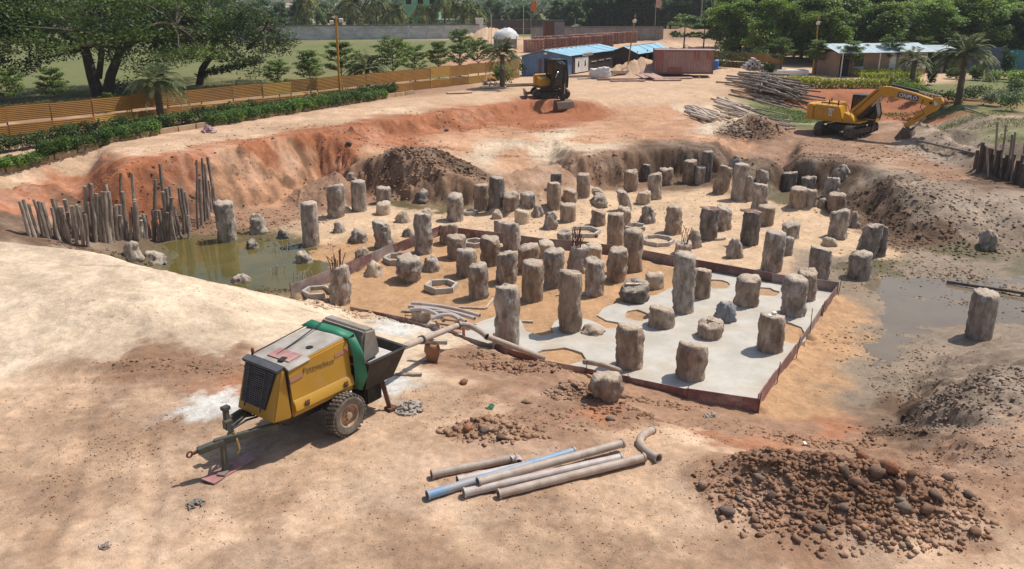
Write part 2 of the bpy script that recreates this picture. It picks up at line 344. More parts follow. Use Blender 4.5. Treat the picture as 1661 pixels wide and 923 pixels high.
heap(780, 575, -1.95, .9, .35, .18, -.35, seed=11); heap(1110, 335, ZF, 1.3, .8, .35, seed=12); heap(1300, 345, ZF, 1.8, 1.0, .35, seed=13); heap(1180, 300, ZF, 1.6, .7, .3, seed=14)
heap(300, 475, -.3, 2.0, 1.3, .22, .2, seed=15); heap(230, 590, -1, 1.6, .5, .12, .1, seed=16); heap(1040, 120, 0, 3, 3, 1.6, seed=17); heap(1195, 118, 0, 3.2, 1.5, .5, seed=18)
heap(795, 66, 0, 5, 4, 2.2, seed=19, rough=.1); heap(1110, 60, 0, 14, 6, 2.2, seed=20, rough=.1); heap(1180, 68, 0, 9, 5, 1.6, seed=21, rough=.1)
for k, (px, py) in enumerate([(60, 432), (170, 450), (330, 490), (420, 500), (90, 520)]): heap(px, py, .1, 1.1, .5, .08, .3, seed=30 + k)
# wheel ruts in the foreground and on the terrace
def rut(pts, w, d):
    global GZ
    q = [P(*p) for p in pts]; best = np.full(GX.shape, 1e9)
    for a, b in zip(q[:-1], q[1:]):
        vx, vy = b.x - a.x, b.y - a.y; t = np.clip(((GX - a.x) * vx + (GY - a.y) * vy) / (vx * vx + vy * vy), 0, 1)
        best = np.minimum(best, np.hypot(GX - a.x - t * vx, GY - a.y - t * vy))
    GZ = GZ - d * np.exp(-(best / w) ** 2) + d * .6 * np.exp(-((best - w * 1.7) / (w * .6)) ** 2) * (1 + .8 * fbm(GX * 4, GY * 4, 91, 3))
rut([(0, 700, ZN), (200, 640, ZN), (420, 615, -1.25)], .16, .035); rut([(0, 760, ZN), (240, 690, ZN), (330, 670, ZN)], .16, .03)
rut([(230, 923, ZN), (250, 800, ZN), (240, 700, ZN)], .15, .035); rut([(60, 923, ZN), (110, 800, ZN), (140, 700, ZN)], .15, .03)
rut([(900, 923, ZN), (1000, 840, ZN), (1100, 780, ZN)], .12, .03); rut([(1010, 923, ZN), (1080, 850, ZN), (1140, 800, ZN)], .12, .03)
rut([(140, 600, -1), (280, 590, -1), (390, 575, -1.1)], .14, .06); rut([(170, 578, -.9), (300, 572, -1), (390, 560, -1.1)], .12, .05)
rut([(900, 230, ZM), (1100, 222, ZM), (1300, 240, ZM), (1450, 262, ZM)], .25, .06); rut([(850, 245, ZM), (1100, 236, ZM), (1300, 250, ZM), (1430, 270, ZM)], .25, .05)
rut([(0, 288, 0), (300, 235, 0), (600, 185, 0), (830, 152, 0), (1000, 148, 0)], .3, .04); rut([(0, 270, 0), (300, 222, 0), (600, 176, 0), (830, 145, 0), (1000, 140, 0)], .3, .04)
for a in np.linspace(0, 1, 7): rut([(1560 + 55 * a, 338 + 8 * a, -1.3), (1575 + 60 * a, 385 + 6 * a, -2.3)], .14, .1)

def _hz(x, y, G=None):
    G = GZ if G is None else G
    i = min(max(int(np.searchsorted(XS, x)) - 1, 0), len(XS) - 2); j = min(max(int(np.searchsorted(YS, y)) - 1, 0), len(YS) - 2)
    u = (x - XS[i]) / (XS[i + 1] - XS[i]); v = (y - YS[j]) / (YS[j + 1] - YS[j])
    return float((G[j, i] * (1 - u) + G[j, i + 1] * u) * (1 - v) + (G[j + 1, i] * (1 - u) + G[j + 1, i + 1] * u) * v)
hz = _hz
def G(px, py):                              # pixel -> first point of the terrain along that sight line
    d = ray(px, py); t0 = (1.2 - HC) / d.z; t1 = (-3.2 - HC) / d.z; n = 160; last = t0
    for k in range(1, n + 1):
        t = t0 + (t1 - t0) * k / n
        if HC + d.z * t < hz(d.x * t, d.y * t):
            lo, hi = last, t
            for _ in range(14):
                m = (lo + hi) / 2
                if HC + d.z * m < hz(d.x * m, d.y * m): hi = m
                else: lo = m
            return Vector((d.x * hi, d.y * hi, HC + d.z * hi))
        last = t
    return Vector((d.x * t1, d.y * t1, -3.2))

# soil kinds, surveyed by point, blended with noise-warped distances
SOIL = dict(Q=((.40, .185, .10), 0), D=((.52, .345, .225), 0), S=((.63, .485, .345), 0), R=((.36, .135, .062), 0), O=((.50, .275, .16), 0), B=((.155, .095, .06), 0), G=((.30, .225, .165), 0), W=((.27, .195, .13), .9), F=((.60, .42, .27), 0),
            T=((.47, .275, .14), .4), C=((.60, .575, .53), 0), V=((.155, .165, .06), 0), Y=((.55, .37, .24), 0), N=((.12, .095, .04), .8), E=((.34, .20, .125), 0), K=((.37, .235, .15), .1))
SOILW = dict(C=.10, V=.6)
SP = [(x, y, 'Y') for x, y in [(0, 275), (120, 255), (250, 240), (400, 215), (520, 198), (650, 178), (780, 160), (900, 150), (1000, 142), (1080, 135), (1200, 130), (1180, 118), (1050, 165), (960, 160), (1120, 165), (1230, 122)]]
SP += [(x, y, 'R') for x, y in [(20, 340), (120, 305), (200, 300), (270, 275), (330, 265), (420, 245), (500, 238), (540, 225), (600, 215), (680, 205), (760, 205), (820, 195), (880, 182), (940, 180), (860, 200), (640, 235), (560, 250), (1390, 165), (1320, 160), (1470, 165), (1500, 200), (1480, 178)]]
SP += [(x, y, 'O') for x, y in [(440, 290), (480, 280), (380, 300), (420, 320), (500, 265), (340, 300), (720, 225), (600, 245), (800, 215), (860, 225), (760, 240), (1000, 200), (1100, 200), (950, 225), (1050, 215), (1150, 225), (830, 250), (1200, 235), (1080, 180), (1050, 190)]]
SP += [(x, y, 'S') for x, y in [(830, 235), (900, 222), (880, 240), (960, 236), (780, 248), (1120, 175), (1160, 200), (0, 420), (60, 450), (150, 470), (250, 450), (330, 470), (420, 495), (100, 520), (250, 520), (350, 530), (30, 560), (500, 515), (580, 540), (450, 545), (640, 560), (680, 560), (620, 590), (200, 545)]]
SP += [(x, y, 'E') for x, y in [(560, 290), (600, 295), (680, 290), (740, 300), (640, 275), (860, 285), (930, 275), (1000, 270), (1300, 235), (1400, 245), (1500, 270), (1560, 290), (1450, 265), (1250, 240), (1380, 222), (1300, 218), (430, 350), (380, 345), (500, 318), (1300, 700), (1400, 720), (1160, 690), (1100, 670), (1620, 700), (1650, 760), (1500, 800), (1230, 690), (1620, 820), (1600, 860)]]
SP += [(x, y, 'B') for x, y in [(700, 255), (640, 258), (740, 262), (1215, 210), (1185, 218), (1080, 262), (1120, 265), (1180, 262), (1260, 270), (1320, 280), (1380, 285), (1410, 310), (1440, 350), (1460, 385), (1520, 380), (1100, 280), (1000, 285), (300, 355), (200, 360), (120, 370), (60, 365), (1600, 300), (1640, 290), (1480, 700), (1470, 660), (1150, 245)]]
SP += [(x, y, 'G') for x, y in [(1500, 330), (1560, 350), (1620, 350), (1540, 310), (1640, 320), (1420, 285), (1480, 305), (1540, 225), (1580, 245), (1620, 240), (1560, 205), (1600, 600), (1640, 590), (1560, 630), (1530, 680), (1600, 650), (1580, 580)]]
SP += [(x, y, 'W') for x, y in [(1420, 460), (1450, 490), (1480, 440), (1520, 460), (1440, 540), (1480, 560), (1420, 600), (1400, 650), (1560, 500), (1620, 520), (1640, 470), (1600, 430), (1540, 430), (1380, 470), (1350, 420), (1460, 620)]]
SP += [(x, y, 'N') for x, y in [(300, 410), (360, 420), (420, 440), (480, 430), (500, 450), (450, 410), (400, 400), (1420, 430), (1640, 440), (1600, 480), (660, 330), (720, 338), (1270, 320), (1560, 410), (1400, 440)]]
SP += [(x, y, 'F') for x, y in [(560, 360), (600, 370), (650, 355), (700, 345), (780, 355), (850, 370), (900, 380), (960, 360), (1000, 320), (1080, 350), (1150, 320), (1200, 330), (1250, 370), (1300, 350), (1330, 380), (1040, 385), (1100, 400), (1180, 415), (1230, 420), (1380, 400), (820, 345), (750, 370), (1120, 335), (540, 385), (620, 345), (1340, 400)]]
SP += [(x, y, 'T') for x, y in [(600, 470), (650, 490), (700, 450), (760, 440), (620, 450), (780, 500), (840, 500), (900, 480), (960, 490), (860, 460), (1000, 470), (700, 410), (760, 400), (1270, 620), (1310, 580), (1340, 540), (1360, 500), (1300, 650), (1340, 610), (940, 460), (520, 420), (560, 400), (650, 440), (900, 590), (1050, 440)]]
SP += [(x, y, 'C') for x, y in [(330, 655), (275, 680), (300, 690), (370, 640), (655, 535), (620, 615), (350, 650)]]
SP += [(x, y, 'D') for x, y in [(0, 700), (100, 720), (200, 760), (50, 840), (150, 900), (350, 860), (500, 820), (640, 760), (600, 860), (750, 850), (900, 880), (1050, 830), (1100, 780), (1150, 720), (1100, 710), (680, 640), (700, 690), (620, 690), (440, 800), (300, 760), (1000, 760), (1250, 910), (1500, 900), (1640, 900), (100, 650), (230, 640), (800, 660), (1020, 700), (240, 870)]]
SP += [(x, y, 'K') for x, y in [(230, 720), (280, 800), (140, 700), (240, 700), (260, 860), (100, 790), (420, 820), (300, 720), (60, 880), (500, 900), (640, 820), (900, 820), (1000, 900), (150, 640), (1420, 900), (1150, 900), (380, 900), (720, 900)]]
SP += [(x, y, 'E') for x, y in [(280, 592), (200, 590), (350, 580), (230, 572), (380, 595), (770, 690), (820, 700), (870, 680), (860, 590), (930, 630), (980, 670), (800, 650), (900, 660), (1250, 780), (1350, 800), (1450, 800), (1300, 850), (1400, 850), (1500, 830), (1200, 760), (1550, 800), (1050, 670), (760, 585)]]
SP += [(x, y, 'Q') for x, y in [(390, 600), (960, 650), (1195, 722), (1345, 705)]]
SP += [(x, y, 'V') for x, y in [(1290, 190), (1310, 200), (1260, 185), (1570, 150), (1620, 150), (1550, 175), (1640, 225)]]
_sp = []
for x, y, k in SP:
    g = G(x, y); _sp.append((g.x, g.y, k))
for x, y, k in [(-44, 62, 'V'), (-30, 66, 'V'), (-20, 72, 'V'), (-10, 86, 'V'), (-40, 80, 'V'), (-30, 100, 'V'), (-15, 100, 'V'), (-20, 130, 'V'), (-50, 110, 'V'), (-80, 90, 'V'), (-60, 150, 'V'), (-10, 140, 'V'), (0, 100, 'O'), (5, 108, 'Y'), (10, 120, 'O'), (20, 110, 'Y'), (30, 108, 'Y'), (25, 130, 'Y'), (0, 150, 'Y'), (10, 170, 'V'), (40, 150, 'E'), (60, 100, 'V'), (45, 75, 'V'), (55, 66, 'V'), (70, 60, 'V'), (80, 100, 'V'), (30, 90, 'Y'), (38, 84, 'Y'), (-30, 52, 'E'), (-20, 60, 'E'), (-8, 72, 'E'), (0, 80, 'Y'), (-100, 220, 'V'), (0, 260, 'V'), (100, 220, 'V'), (0, 500, 'V'), (-26, 55, 'E'), (-14, 66, 'E'), (15, 77, 'Y'), (24, 80, 'Y'), (-40, 20, 'D'), (40, 15, 'D'), (0, 0, 'D'), (-26, 45, 'E')]:
    _sp.append((x, y, k))
wx = GX + inner * (1.1 * fbm(GX * .55, GY * .55, 11, 7, .72)); wy = GY + inner * (1.9 * fbm(GX * .45, GY * .45, 12, 7, .72))
acc = np.zeros(GX.shape + (4,)); ws = np.zeros(GX.shape)
for x, y, k in _sp:
    d2 = (wx - x) ** 2 + ((wy - y) * .8) ** 2 + .02 * (1 + (y / 20) ** 2); w = SOILW.get(k, 1.0) / d2 ** 2.9; ws += w; c, wet = SOIL[k]
    for i in range(3): acc[..., i] += w * c[i]
    acc[..., 3] += w * wet
acc /= ws[..., None]
val = 1 + .20 * fbm(GX * .9, GY * .9, 21, 5, .65) + .14 * fbm(GX * 4, GY * 4, 22, 3) * (GY < 40)
pal = np.clip(fbm(GX * .5 + 9, GY * .7, 25, 8, .72) * 2.6, -1, 1)[..., None]   # pale dust and darker damp drifts with shapes of their own
colr = acc[..., :3] * val[..., None]
fg = (np.clip((GZ0 + 2.2) / .6, 0, 1) * (GY < 60) * inner)[..., None]
colr = colr * (1 - fg * .17 * np.clip(-pal, 0, 1)) + fg * np.clip(pal, 0, 1) * .12 * np.array([1.0, .86, .70])
st = np.clip((SLOPE - .35) / .5, 0, 1) * np.clip(fbm(GX * 1.3, GY * 1.3, 27, 4) * 2, 0, 1) * near  # steep banks darkened in patches, painting in the shadow of cracks and overhangs
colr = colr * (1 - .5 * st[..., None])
V = np.stack([GX, GY, GZ], -1).reshape(-1, 3); ny, nx = GX.shape
idx = np.arange(ny * nx).reshape(ny, nx); F = np.stack([idx[:-1, :-1], idx[:-1, 1:], idx[1:, 1:], idx[1:, :-1]], -1).reshape(-1, 4)
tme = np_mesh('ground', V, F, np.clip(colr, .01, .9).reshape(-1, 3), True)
wa = tme.attributes.new('wet', 'FLOAT', 'POINT'); wa.data.foreach_set('value', acc[..., 3].astype(np.float32).ravel())
def soil_material():
    m, nt, bs, N, L = nodes('soil')
    at = N('ShaderNodeAttribute'); at.attribute_name = 'Col'; wt = N('ShaderNodeAttribute'); wt.attribute_name = 'wet'
    tc = N('ShaderNodeTexCoord')
    def nz(sc, det, ro=.6):
        n = N('ShaderNodeTexNoise'); n.inputs['Scale'].default_value = sc; n.inputs['Detail'].default_value = det; n.inputs['Roughness'].default_value = ro; L(tc.outputs['Object'], n.inputs[0]); return n
    a, b, c = nz(6, 8, .7), nz(45, 5, .65), nz(1.4, 8, .68)
    mr = N('ShaderNodeMapRange'); mr.inputs[1].default_value = .25; mr.inputs[2].default_value = .75; mr.inputs[3].default_value = .74; mr.inputs[4].default_value = 1.22; L(a.outputs[0], mr.inputs[0])
    m2 = N('ShaderNodeMapRange'); m2.inputs[1].default_value = .3; m2.inputs[2].default_value = .7; m2.inputs[3].default_value = .82; m2.inputs[4].default_value = 1.15; L(b.outputs[0], m2.inputs[0])
    m3 = N('ShaderNodeMapRange'); m3.inputs[1].default_value = .3; m3.inputs[2].default_value = .7; m3.inputs[3].default_value = .86; m3.inputs[4].default_value = 1.12; L(c.outputs[0], m3.inputs[0])
    p = N('ShaderNodeMath'); p.operation = 'MULTIPLY'; L(mr.outputs[0], p.inputs[0]); L(m2.outputs[0], p.inputs[1])
    p2 = N('ShaderNodeMath'); p2.operation = 'MULTIPLY'; L(p.outputs[0], p2.inputs[0]); L(m3.outputs[0], p2.inputs[1])
    sc = N('ShaderNodeVectorMath'); sc.operation = 'SCALE'; L(at.outputs['Color'], sc.inputs[0]); L(p2.outputs[0], sc.inputs['Scale'])
    L(sc.outputs[0], bs.inputs['Base Color'])
    rr = N('ShaderNodeMapRange'); rr.inputs[3].default_value = .95; rr.inputs[4].default_value = .32; L(wt.outputs['Fac'], rr.inputs[0]); L(rr.outputs[0], bs.inputs['Roughness'])
    bs.inputs['Specular IOR Level'].default_value = .3
    ad = N('ShaderNodeMath'); ad.operation = 'MULTIPLY_ADD'; L(a.outputs[0], ad.inputs[0]); ad.inputs[1].default_value = 3.0; L(b.outputs[0], ad.inputs[2])
    bp = N('ShaderNodeBump'); bp.inputs['Strength'].default_value = .5; bp.inputs['Distance'].default_value = .045; L(ad.outputs[0], bp.inputs['Height'])
    L(bp.outputs[0], bs.inputs['Normal'])
    return m
M['soil'] = soil_material()
ground = link('ground', tme, None, M['soil']); ground['kind'] = 'structure'; ground['label'] = 'sandy red-brown earth of the site with the excavated pit'
# ---------------------------------------------------------------- water
def water_material(name, c1, c2, rough):
    m = mat(name, c1, c2, .35, rough, .03, 3, spec=.35); return m
def sheet(name, pts, z, m, label):
    me = bpy.data.meshes.new(name); me.from_pydata([(p.x, p.y, z) for p in pts], [], [tuple(range(len(pts)))])
    o = link(name, me, None, m); o['kind'] = 'structure'; o['label'] = label; return o
M['water_green'] = water_material('murky_green_water', (.14, .11, .03), (.09, .08, .025), .08)
M['water_grey'] = water_material('muddy_grey_water', (.20, .155, .105), (.16, .12, .08), .07)
sheet('water', [P(x, y, -2.83) for x, y in [(180, 400), (300, 385), (420, 372), (560, 400), (600, 440), (520, 480), (380, 480), (200, 450)]], -2.83, M['water_green'], 'green murky puddle in the left corner of the pit')
sheet('water', [P(x, y, -2.79) for x, y in [(600, 300), (800, 325), (800, 348), (640, 345), (580, 330)]], -2.79, M['water_green'], 'narrow green puddle under the back bank')
sheet('water', [P(x, y, -2.835) for x, y in [(1365, 425), (1661, 400), (1900, 460), (1800, 600), (1500, 690), (1330, 690), (1320, 640)]], -2.835, M['water_grey'], 'shallow muddy water beside the right edge of the forms')
sheet('water', [P(x, y, -2.79) for x, y in [(1225, 305), (1330, 312), (1345, 335), (1260, 340), (1215, 325)]], -2.79, M['water_green'], 'small green puddle in the back right corner of the pit')

# ---------------------------------------------------------------- clods and rubble
def ico(sub, seed, flat=.8, rough=.35):
    bm = bmesh.new(); bmesh.ops.create_icosphere(bm, subdivisions=sub, radius=1); rnd = random.Random(seed); off = Vector((rnd.random() * 50, rnd.random() * 50, rnd.random() * 50))
    V = []
    for v in bm.verts:
        p = v.co; n = mnoise.noise(p * 1.1 + off) * rough * 1.4 + mnoise.noise(p * 2.6 + off) * rough * .7
        q = p * (1 + n) * (rnd.uniform(.62, 1.25) if sub == 1 else rnd.uniform(.9, 1.08)); V.append((q.x, q.y, q.z * flat))
    F = [[v.index for v in f.verts] for f in bm.faces]; bm.free(); return np.array(V), np.array(F)
def hull(seed, n):
    rnd = random.Random(seed); bm = bmesh.new()
    for _ in range(n):
        v = Vector((rnd.gauss(0, 1), rnd.gauss(0, 1), rnd.gauss(0, 1))).normalized() * rnd.uniform(.75, 1.1); bm.verts.new((v.x, v.y * .85, v.z * .7))
    r = bmesh.ops.convex_hull(bm, input=bm.verts); bmesh.ops.delete(bm, geom=list({g for g in r['geom_interior'] + r['geom_unused'] if isinstance(g, bmesh.types.BMVert)}), context='VERTS')
    bmesh.ops.recalc_face_normals(bm, faces=bm.faces); bm.verts.index_update(); V = np.array([v.co[:] for v in bm.verts]); F = np.array([[v.index for v in f.verts] for f in bm.faces]); bm.free(); return V, F
ROCK0 = [hull(k, 10) for k in range(9)]; ROCK1 = [hull(40 + k, 20) for k in range(6)]
_cf = np.clip(colr, .01, .9)
def soil_at(x, y):
    i = min(int(np.searchsorted(XS, x)), len(XS) - 1); j = min(int(np.searchsorted(YS, y)), len(YS) - 1); return _cf[j, i]
def scatter(name, label, regions, shape=ROCK0, tint=(1, 1, 1), seed=1, power=2.2, sink=.08, kind='stuff', cat=None):
    rg = np.random.default_rng(seed); VV = []; FF = []; CC = []; nb = 0
    for (px, py, rx, ry, n, s0, s1) in regions:
        c = G(px, py)
        for _ in range(n):
            a = rg.random() * 6.283; q = math.sqrt(rg.random()) * (0.6 + .4 * rg.random()); x, y = c.x + math.cos(a) * q * rx, c.y + math.sin(a) * q * ry
            s = s0 + (s1 - s0) * rg.random() ** power; Vb, Fb = shape[rg.integers(len(shape))]
            t = rg.random() * 6.283; ct, st_ = math.cos(t), math.sin(t); sx, sy, sz = s * rg.uniform(.7, 1.3), s * rg.uniform(.7, 1.2), s * rg.uniform(.6, 1.05)
            X, Yv, Zv = Vb[:, 0] * sx, Vb[:, 1] * sy, Vb[:, 2] * sz
            W = np.stack([X * ct - Yv * st_ + x, X * st_ + Yv * ct + y, Zv + hz(x, y) + s * sink], -1)
            VV.append(W); FF.append(Fb + nb); nb += len(Vb); CC.append(np.repeat((soil_at(x, y) * np.array(tint) * rg.uniform(.8, 1.15) * 1.1)[None], len(Vb), 0))
    me = np_mesh(name, np.concatenate(VV), np.concatenate(FF), np.clip(np.concatenate(CC), .01, .9))
    o = link(name, me, None, M['clod']); return tag(o, label, cat, None, kind)
def clod_material():
    m, nt, bs, N, L = nodes('clod'); at = N('ShaderNodeAttribute'); at.attribute_name = 'Col'; tc = N('ShaderNodeTexCoord')
    n = N('ShaderNodeTexNoise'); n.inputs['Scale'].default_value = 25; n.inputs['Detail'].default_value = 6; L(tc.outputs['Object'], n.inputs[0])
    mr = N('ShaderNodeMapRange'); mr.inputs[1].default_value = .3; mr.inputs[2].default_value = .7; mr.inputs[3].default_value = .75; mr.inputs[4].default_value = 1.2; L(n.outputs[0], mr.inputs[0])
    sc = N('ShaderNodeVectorMath'); sc.operation = 'SCALE'; L(at.outputs['Color'], sc.inputs[0]); L(mr.outputs[0], sc.inputs['Scale']); L(sc.outputs[0], bs.inputs['Base Color'])
    bp = N('ShaderNodeBump'); bp.inputs['Strength'].default_value = .6; bp.inputs['Distance'].default_value = .03; L(n.outputs[0], bp.inputs['Height']); L(bp.outputs[0], bs.inputs['Normal'])
    bs.inputs['Roughness'].default_value = .95; bs.inputs['Specular IOR Level'].default_value = .2; return m
M['clod'] = clod_material()
scatter('rubble', 'loose red-brown clods of the rubble heap at the lower right', [(1370, 795, 2.5, 1.5, 2600, .012, .12), (1240, 770, 1.5, 1.0, 1000, .012, .09), (1480, 820, 1.5, 1.0, 900, .012, .10), (1330, 720, 1.8, .7, 500, .01, .07), (1420, 760, 3.2, 2.2, 1200, .008, .04)], seed=11, power=3.2, tint=(.74, .68, .66), sink=.15)
scatter('rubble', 'brown broken mud along the near edge of the forms', [(840, 595, 1.6, .5, 350, .02, .11), (940, 635, 1.0, .6, 300, .02, .12), (1010, 660, 1.2, .5, 200, .02, .10), (1060, 655, 1.6, .4, 200, .015, .09), (800, 695, 1.3, .6, 350, .02, .13), (900, 680, 1.6, .8, 250, .012, .07), (1160, 690, 2.2, .6, 200, .012, .06), (770, 580, 1.0, .4, 120, .02, .09)], seed=12, tint=(.8, .76, .74), power=3)
scatter('rubble', 'grey-brown lumps on the spoil ridge at the right', [(1560, 640, 2.6, 1.6, 900, .015, .09), (1620, 600, 2.2, 1.2, 500, .015, .09), (1500, 690, 1.6, 1.2, 400, .015, .08), (1620, 700, 2.4, 1.4, 500, .015, .06), (1470, 640, 1.0, 1.6, 220, .015, .07), (1600, 760, 2.2, 1.0, 300, .012, .05)], seed=13, tint=(.9, .88, .88))
scatter('gravel', 'small stones and crumbs strewn over the near ground', [(250, 780, 5, 2.6, 2200, .006, .034), (650, 860, 5, 2.2, 1600, .006, .03), (1000, 800, 3.5, 2.4, 1400, .006, .032), (120, 680, 3.5, 2.6, 1400, .006, .038), (720, 660, 2.5, 1.6, 1000, .008, .04), (240, 720, .5, 2.2, 350, .008, .04), (130, 760, .5, 2.2, 300, .008, .04), (430, 620, 2.5, 1.2, 400, .006, .03), (1080, 700, 2, .8, 400, .008, .04), (1150, 870, 3, 1.6, 300, .006, .03), (560, 730, 3, 1.2, 300, .006, .022), (1560, 880, 3, 1.2, 250, .008, .03)], seed=14, tint=(.85, .8, .77), power=4)
scatter('rubble', 'brown crumbs along the edge of the sand', [(120, 402, 1.6, .5, 150, .02, .08), (220, 425, 1.4, .6, 200, .02, .10), (310, 447, 1.6, .6, 200, .02, .09), (420, 472, 1.8, .6, 220, .02, .09), (530, 494, 1.6, .6, 260, .02, .10), (610, 515, 1.2, .4, 120, .02, .08), (280, 592, 2.4, .5, 300, .012, .06), (230, 480, 3.5, 1.6, 160, .01, .035), (360, 480, 1.5, 1.2, 140, .01, .04)], seed=15, tint=(.85, .79, .74))
scatter('rubble', 'dark mud lumps heaped on the terrace edge', [(700, 257, 3.6, 1.4, 700, .03, .16), (1215, 208, 2.6, 1.4, 600, .03, .16), (640, 290, 4, 1.6, 220, .03, .15), (980, 265, 6, 1.2, 260, .03, .13), (1320, 255, 6, 1.6, 260, .03, .12)], seed=16, tint=(1.0, .97, .95))
scatter('rubble', 'earth lumps fallen along the banks', [(430, 290, 7, 5, 700, .02, .11), (150, 320, 9, 4, 700, .02, .11), (600, 225, 9, 3, 500, .02, .12), (800, 205, 8, 3, 400, .02, .12), (450, 360, 4, 2, 350, .02, .12), (300, 365, 7, 1.6, 400, .02, .13), (1440, 330, 3.5, 4, 600, .03, .14), (1560, 360, 5, 3.5, 900, .03, .13), (1480, 290, 6, 3, 400, .02, .1), (1560, 235, 7, 4, 500, .03, .14), (1490, 190, 2.5, 2.5, 250, .04, .2), (1500, 400, 3.5, 1.2, 300, .02, .11), (1100, 190, 6, 4, 200, .02, .08), (1000, 230, 10, 4, 400, .02, .09), (1400, 240, 7, 2.5, 400, .02, .1)], seed=17, tint=(1.0, .97, .95))
scatter('rubble', 'mud lumps and crumbs on the wet pit floor', [(1480, 450, 4, 4, 1100, .015, .08), (1450, 580, 2.2, 3, 600, .015, .07), (1590, 480, 2.5, 3.5, 900, .02, .10), (1300, 600, 1.2, 2.5, 150, .01, .04), (1200, 340, 7, 5, 400, .015, .08), (900, 350, 8, 4, 500, .015, .08), (620, 380, 4, 3, 250, .015, .07), (450, 400, 3, 2, 160, .02, .09), (800, 450, 5, 3, 300, .01, .04)], seed=18, tint=(.85, .82, .78))
# the larger clods that one can pick out, each an object of its own
_cm = []
for k in range(6):
    Vb, Fb = ROCK1[k]; me = np_mesh('soil_clod', Vb, Fb); me.materials.append(mat('clod_brown_%d' % k, *[((.26, .15, .095), (.17, .095, .06)), ((.33, .20, .13), (.2, .12, .08)), ((.20, .13, .095), (.13, .08, .06)), ((.38, .16, .08), (.24, .11, .065)), ((.30, .22, .16), (.19, .13, .095)), ((.24, .17, .14), (.15, .105, .085))][k], 4, .95, .5, 12, vary=.2)); _cm.append(me)
rg = random.Random(5)
for (px, py, w, k) in [(1427, 775, 34, 1), (1445, 772, 40, 3), (1393, 790, 30, 0), (1372, 775, 26, 2), (1460, 800, 30, 0), (1462, 818, 24, 4), (1400, 745, 26, 3), (1466, 832, 30, 4), (1520, 815, 30, 2), (1505, 838, 34, 0), (1142, 793, 24, 1), (1180, 838, 34, 5), (1232, 782, 22, 5), (1250, 812, 24, 2), (1332, 862, 26, 2), (1400, 877, 22, 0), (1585, 870, 26, 0), (1475, 890, 18, 5), (1200, 812, 20, 4), (1300, 840, 22, 2), (1370, 830, 24, 5), (1430, 855, 22, 1), (1290, 800, 20, 2), (1225, 848, 24, 0), (1345, 745, 20, 3), (1540, 780, 24, 2), (1575, 810, 26, 2), (1480, 775, 22, 0)]:
    g = G(px, py); s = w / 2 / scale_at(g.y, g.z)
    o = link('soil_clod', _cm[k], None, None, (g.x, g.y + s * .4, hz(g.x, g.y + s * .4) + s * .3), (rg.uniform(-.4, .4), rg.uniform(-.4, .4), rg.uniform(0, 6))); o.scale = (s, s * rg.uniform(.75, 1.1), s * rg.uniform(.75, 1.1))
    tag(o, 'large earth clod among the rubble of the lower right heap', 'clod', 'large clods of the lower right rubble heap')
for (px, py, w, k, lab) in [(812, 714, 26, 2, 'dark cracked mud slab in front of the concrete pump pipes'), (758, 700, 26, 3, 'reddish clod at the left end of the mud strip above the pipes'), (786, 704, 22, 5, 'grey-brown clod in the mud strip right of the reddish one'), (690, 0, 0, 0, ''), (752, 624, 22, 3, 'lone red clod on pale ground behind the pump hose rags'), (1012, 646, 24, 1, 'brown clod right of the boulder at the form edge'), (990, 682, 20, 4, 'brown clod in front of the round boulder'), (855, 655, 20, 1, 'flat brown clod on the muddy slope right of the green rag'), (600, 720, 0, 0, ''), (967, 385, 16, 2, 'dark stone on the sand'), (1492, 386, 16, 2, 'dark clod at the foot of the right bank'), (115, 394, 16, 2, 'dark clod at the left end of the stake row'), (566, 236, 15, 2, 'dark lump half buried high in the red bank'), (725, 213, 14, 2, 'small dark lump below the road in the bank'), (848, 350, 0, 0, '')]:
    if not w: continue
    g = G(px, py); s = w / 2 / scale_at(g.y, g.z)
    o = link('soil_clod', _cm[k], None, None, (g.x, g.y + s * .4, hz(g.x, g.y + s * .4) + s * .25), (rg.uniform(-.3, .3), rg.uniform(-.3, .3), rg.uniform(0, 6))); o.scale = (s, s * .8, s * .75); tag(o, lab, 'clod')

# ---------------------------------------------------------------- concrete slab with openings, sand fill, forms
M['slab'] = mat('fresh_concrete', (.52, .485, .43), (.41, .37, .315), 1.3, .6, .12, 9, dirt=(.46, .36, .245), dscale=.9, damt=.8)
def hole(px, py, rx, ry, n=14, seed=0):
    c = P(px, py, -2.44); r = random.Random(seed); return [Vector((c.x + rx * math.cos(6.283 * i / n) * r.uniform(.85, 1.12), c.y + ry * math.sin(6.283 * i / n) * r.uniform(.85, 1.12), 0)) for i in range(n)]
_edge = [(742, 543), (800, 563), (870, 585), (950, 600), (1020, 614), (1115, 633), (1230, 648), (1258, 607), (1290, 564), (1333, 500), (1356, 470), (1250, 455), (1160, 440), (1120, 452), (1090, 466), (1062, 478), (1030, 484), (1004, 490), (980, 500), (968, 512), (985, 520), (1005, 522), (1010, 532), (985, 532), (962, 520), (935, 512), (905, 517), (893, 530), (900, 541), (880, 545), (855, 536), (848, 522), (830, 510), (805, 512), (785, 520), (760, 528)]
_ep = [P(x, y, -2.44) for x, y in _edge]; outer = []
for i, p in enumerate(_ep):
    q = _ep[(i + 1) % len(_ep)]; k = max(1, int((q - p).length / .35))
    for j in range(k):
        e = p.lerp(q, j / k)
        if i >= 12: e += Vector((fbm(e.x * 2, e.y * 2, 71, 3), fbm(e.x * 2, e.y * 2, 72, 3), 0)) * .12
        outer.append(e)
loops = [outer, hole(1276, 538, .62, .95, seed=1), hole(1240, 473, .5, .5, seed=2), hole(910, 578, .75, .62, seed=3), hole(1033, 511, .42, .5, seed=4), hole(1164, 461, .45, .55, seed=5), hole(961, 538, .3, .3, seed=6)]
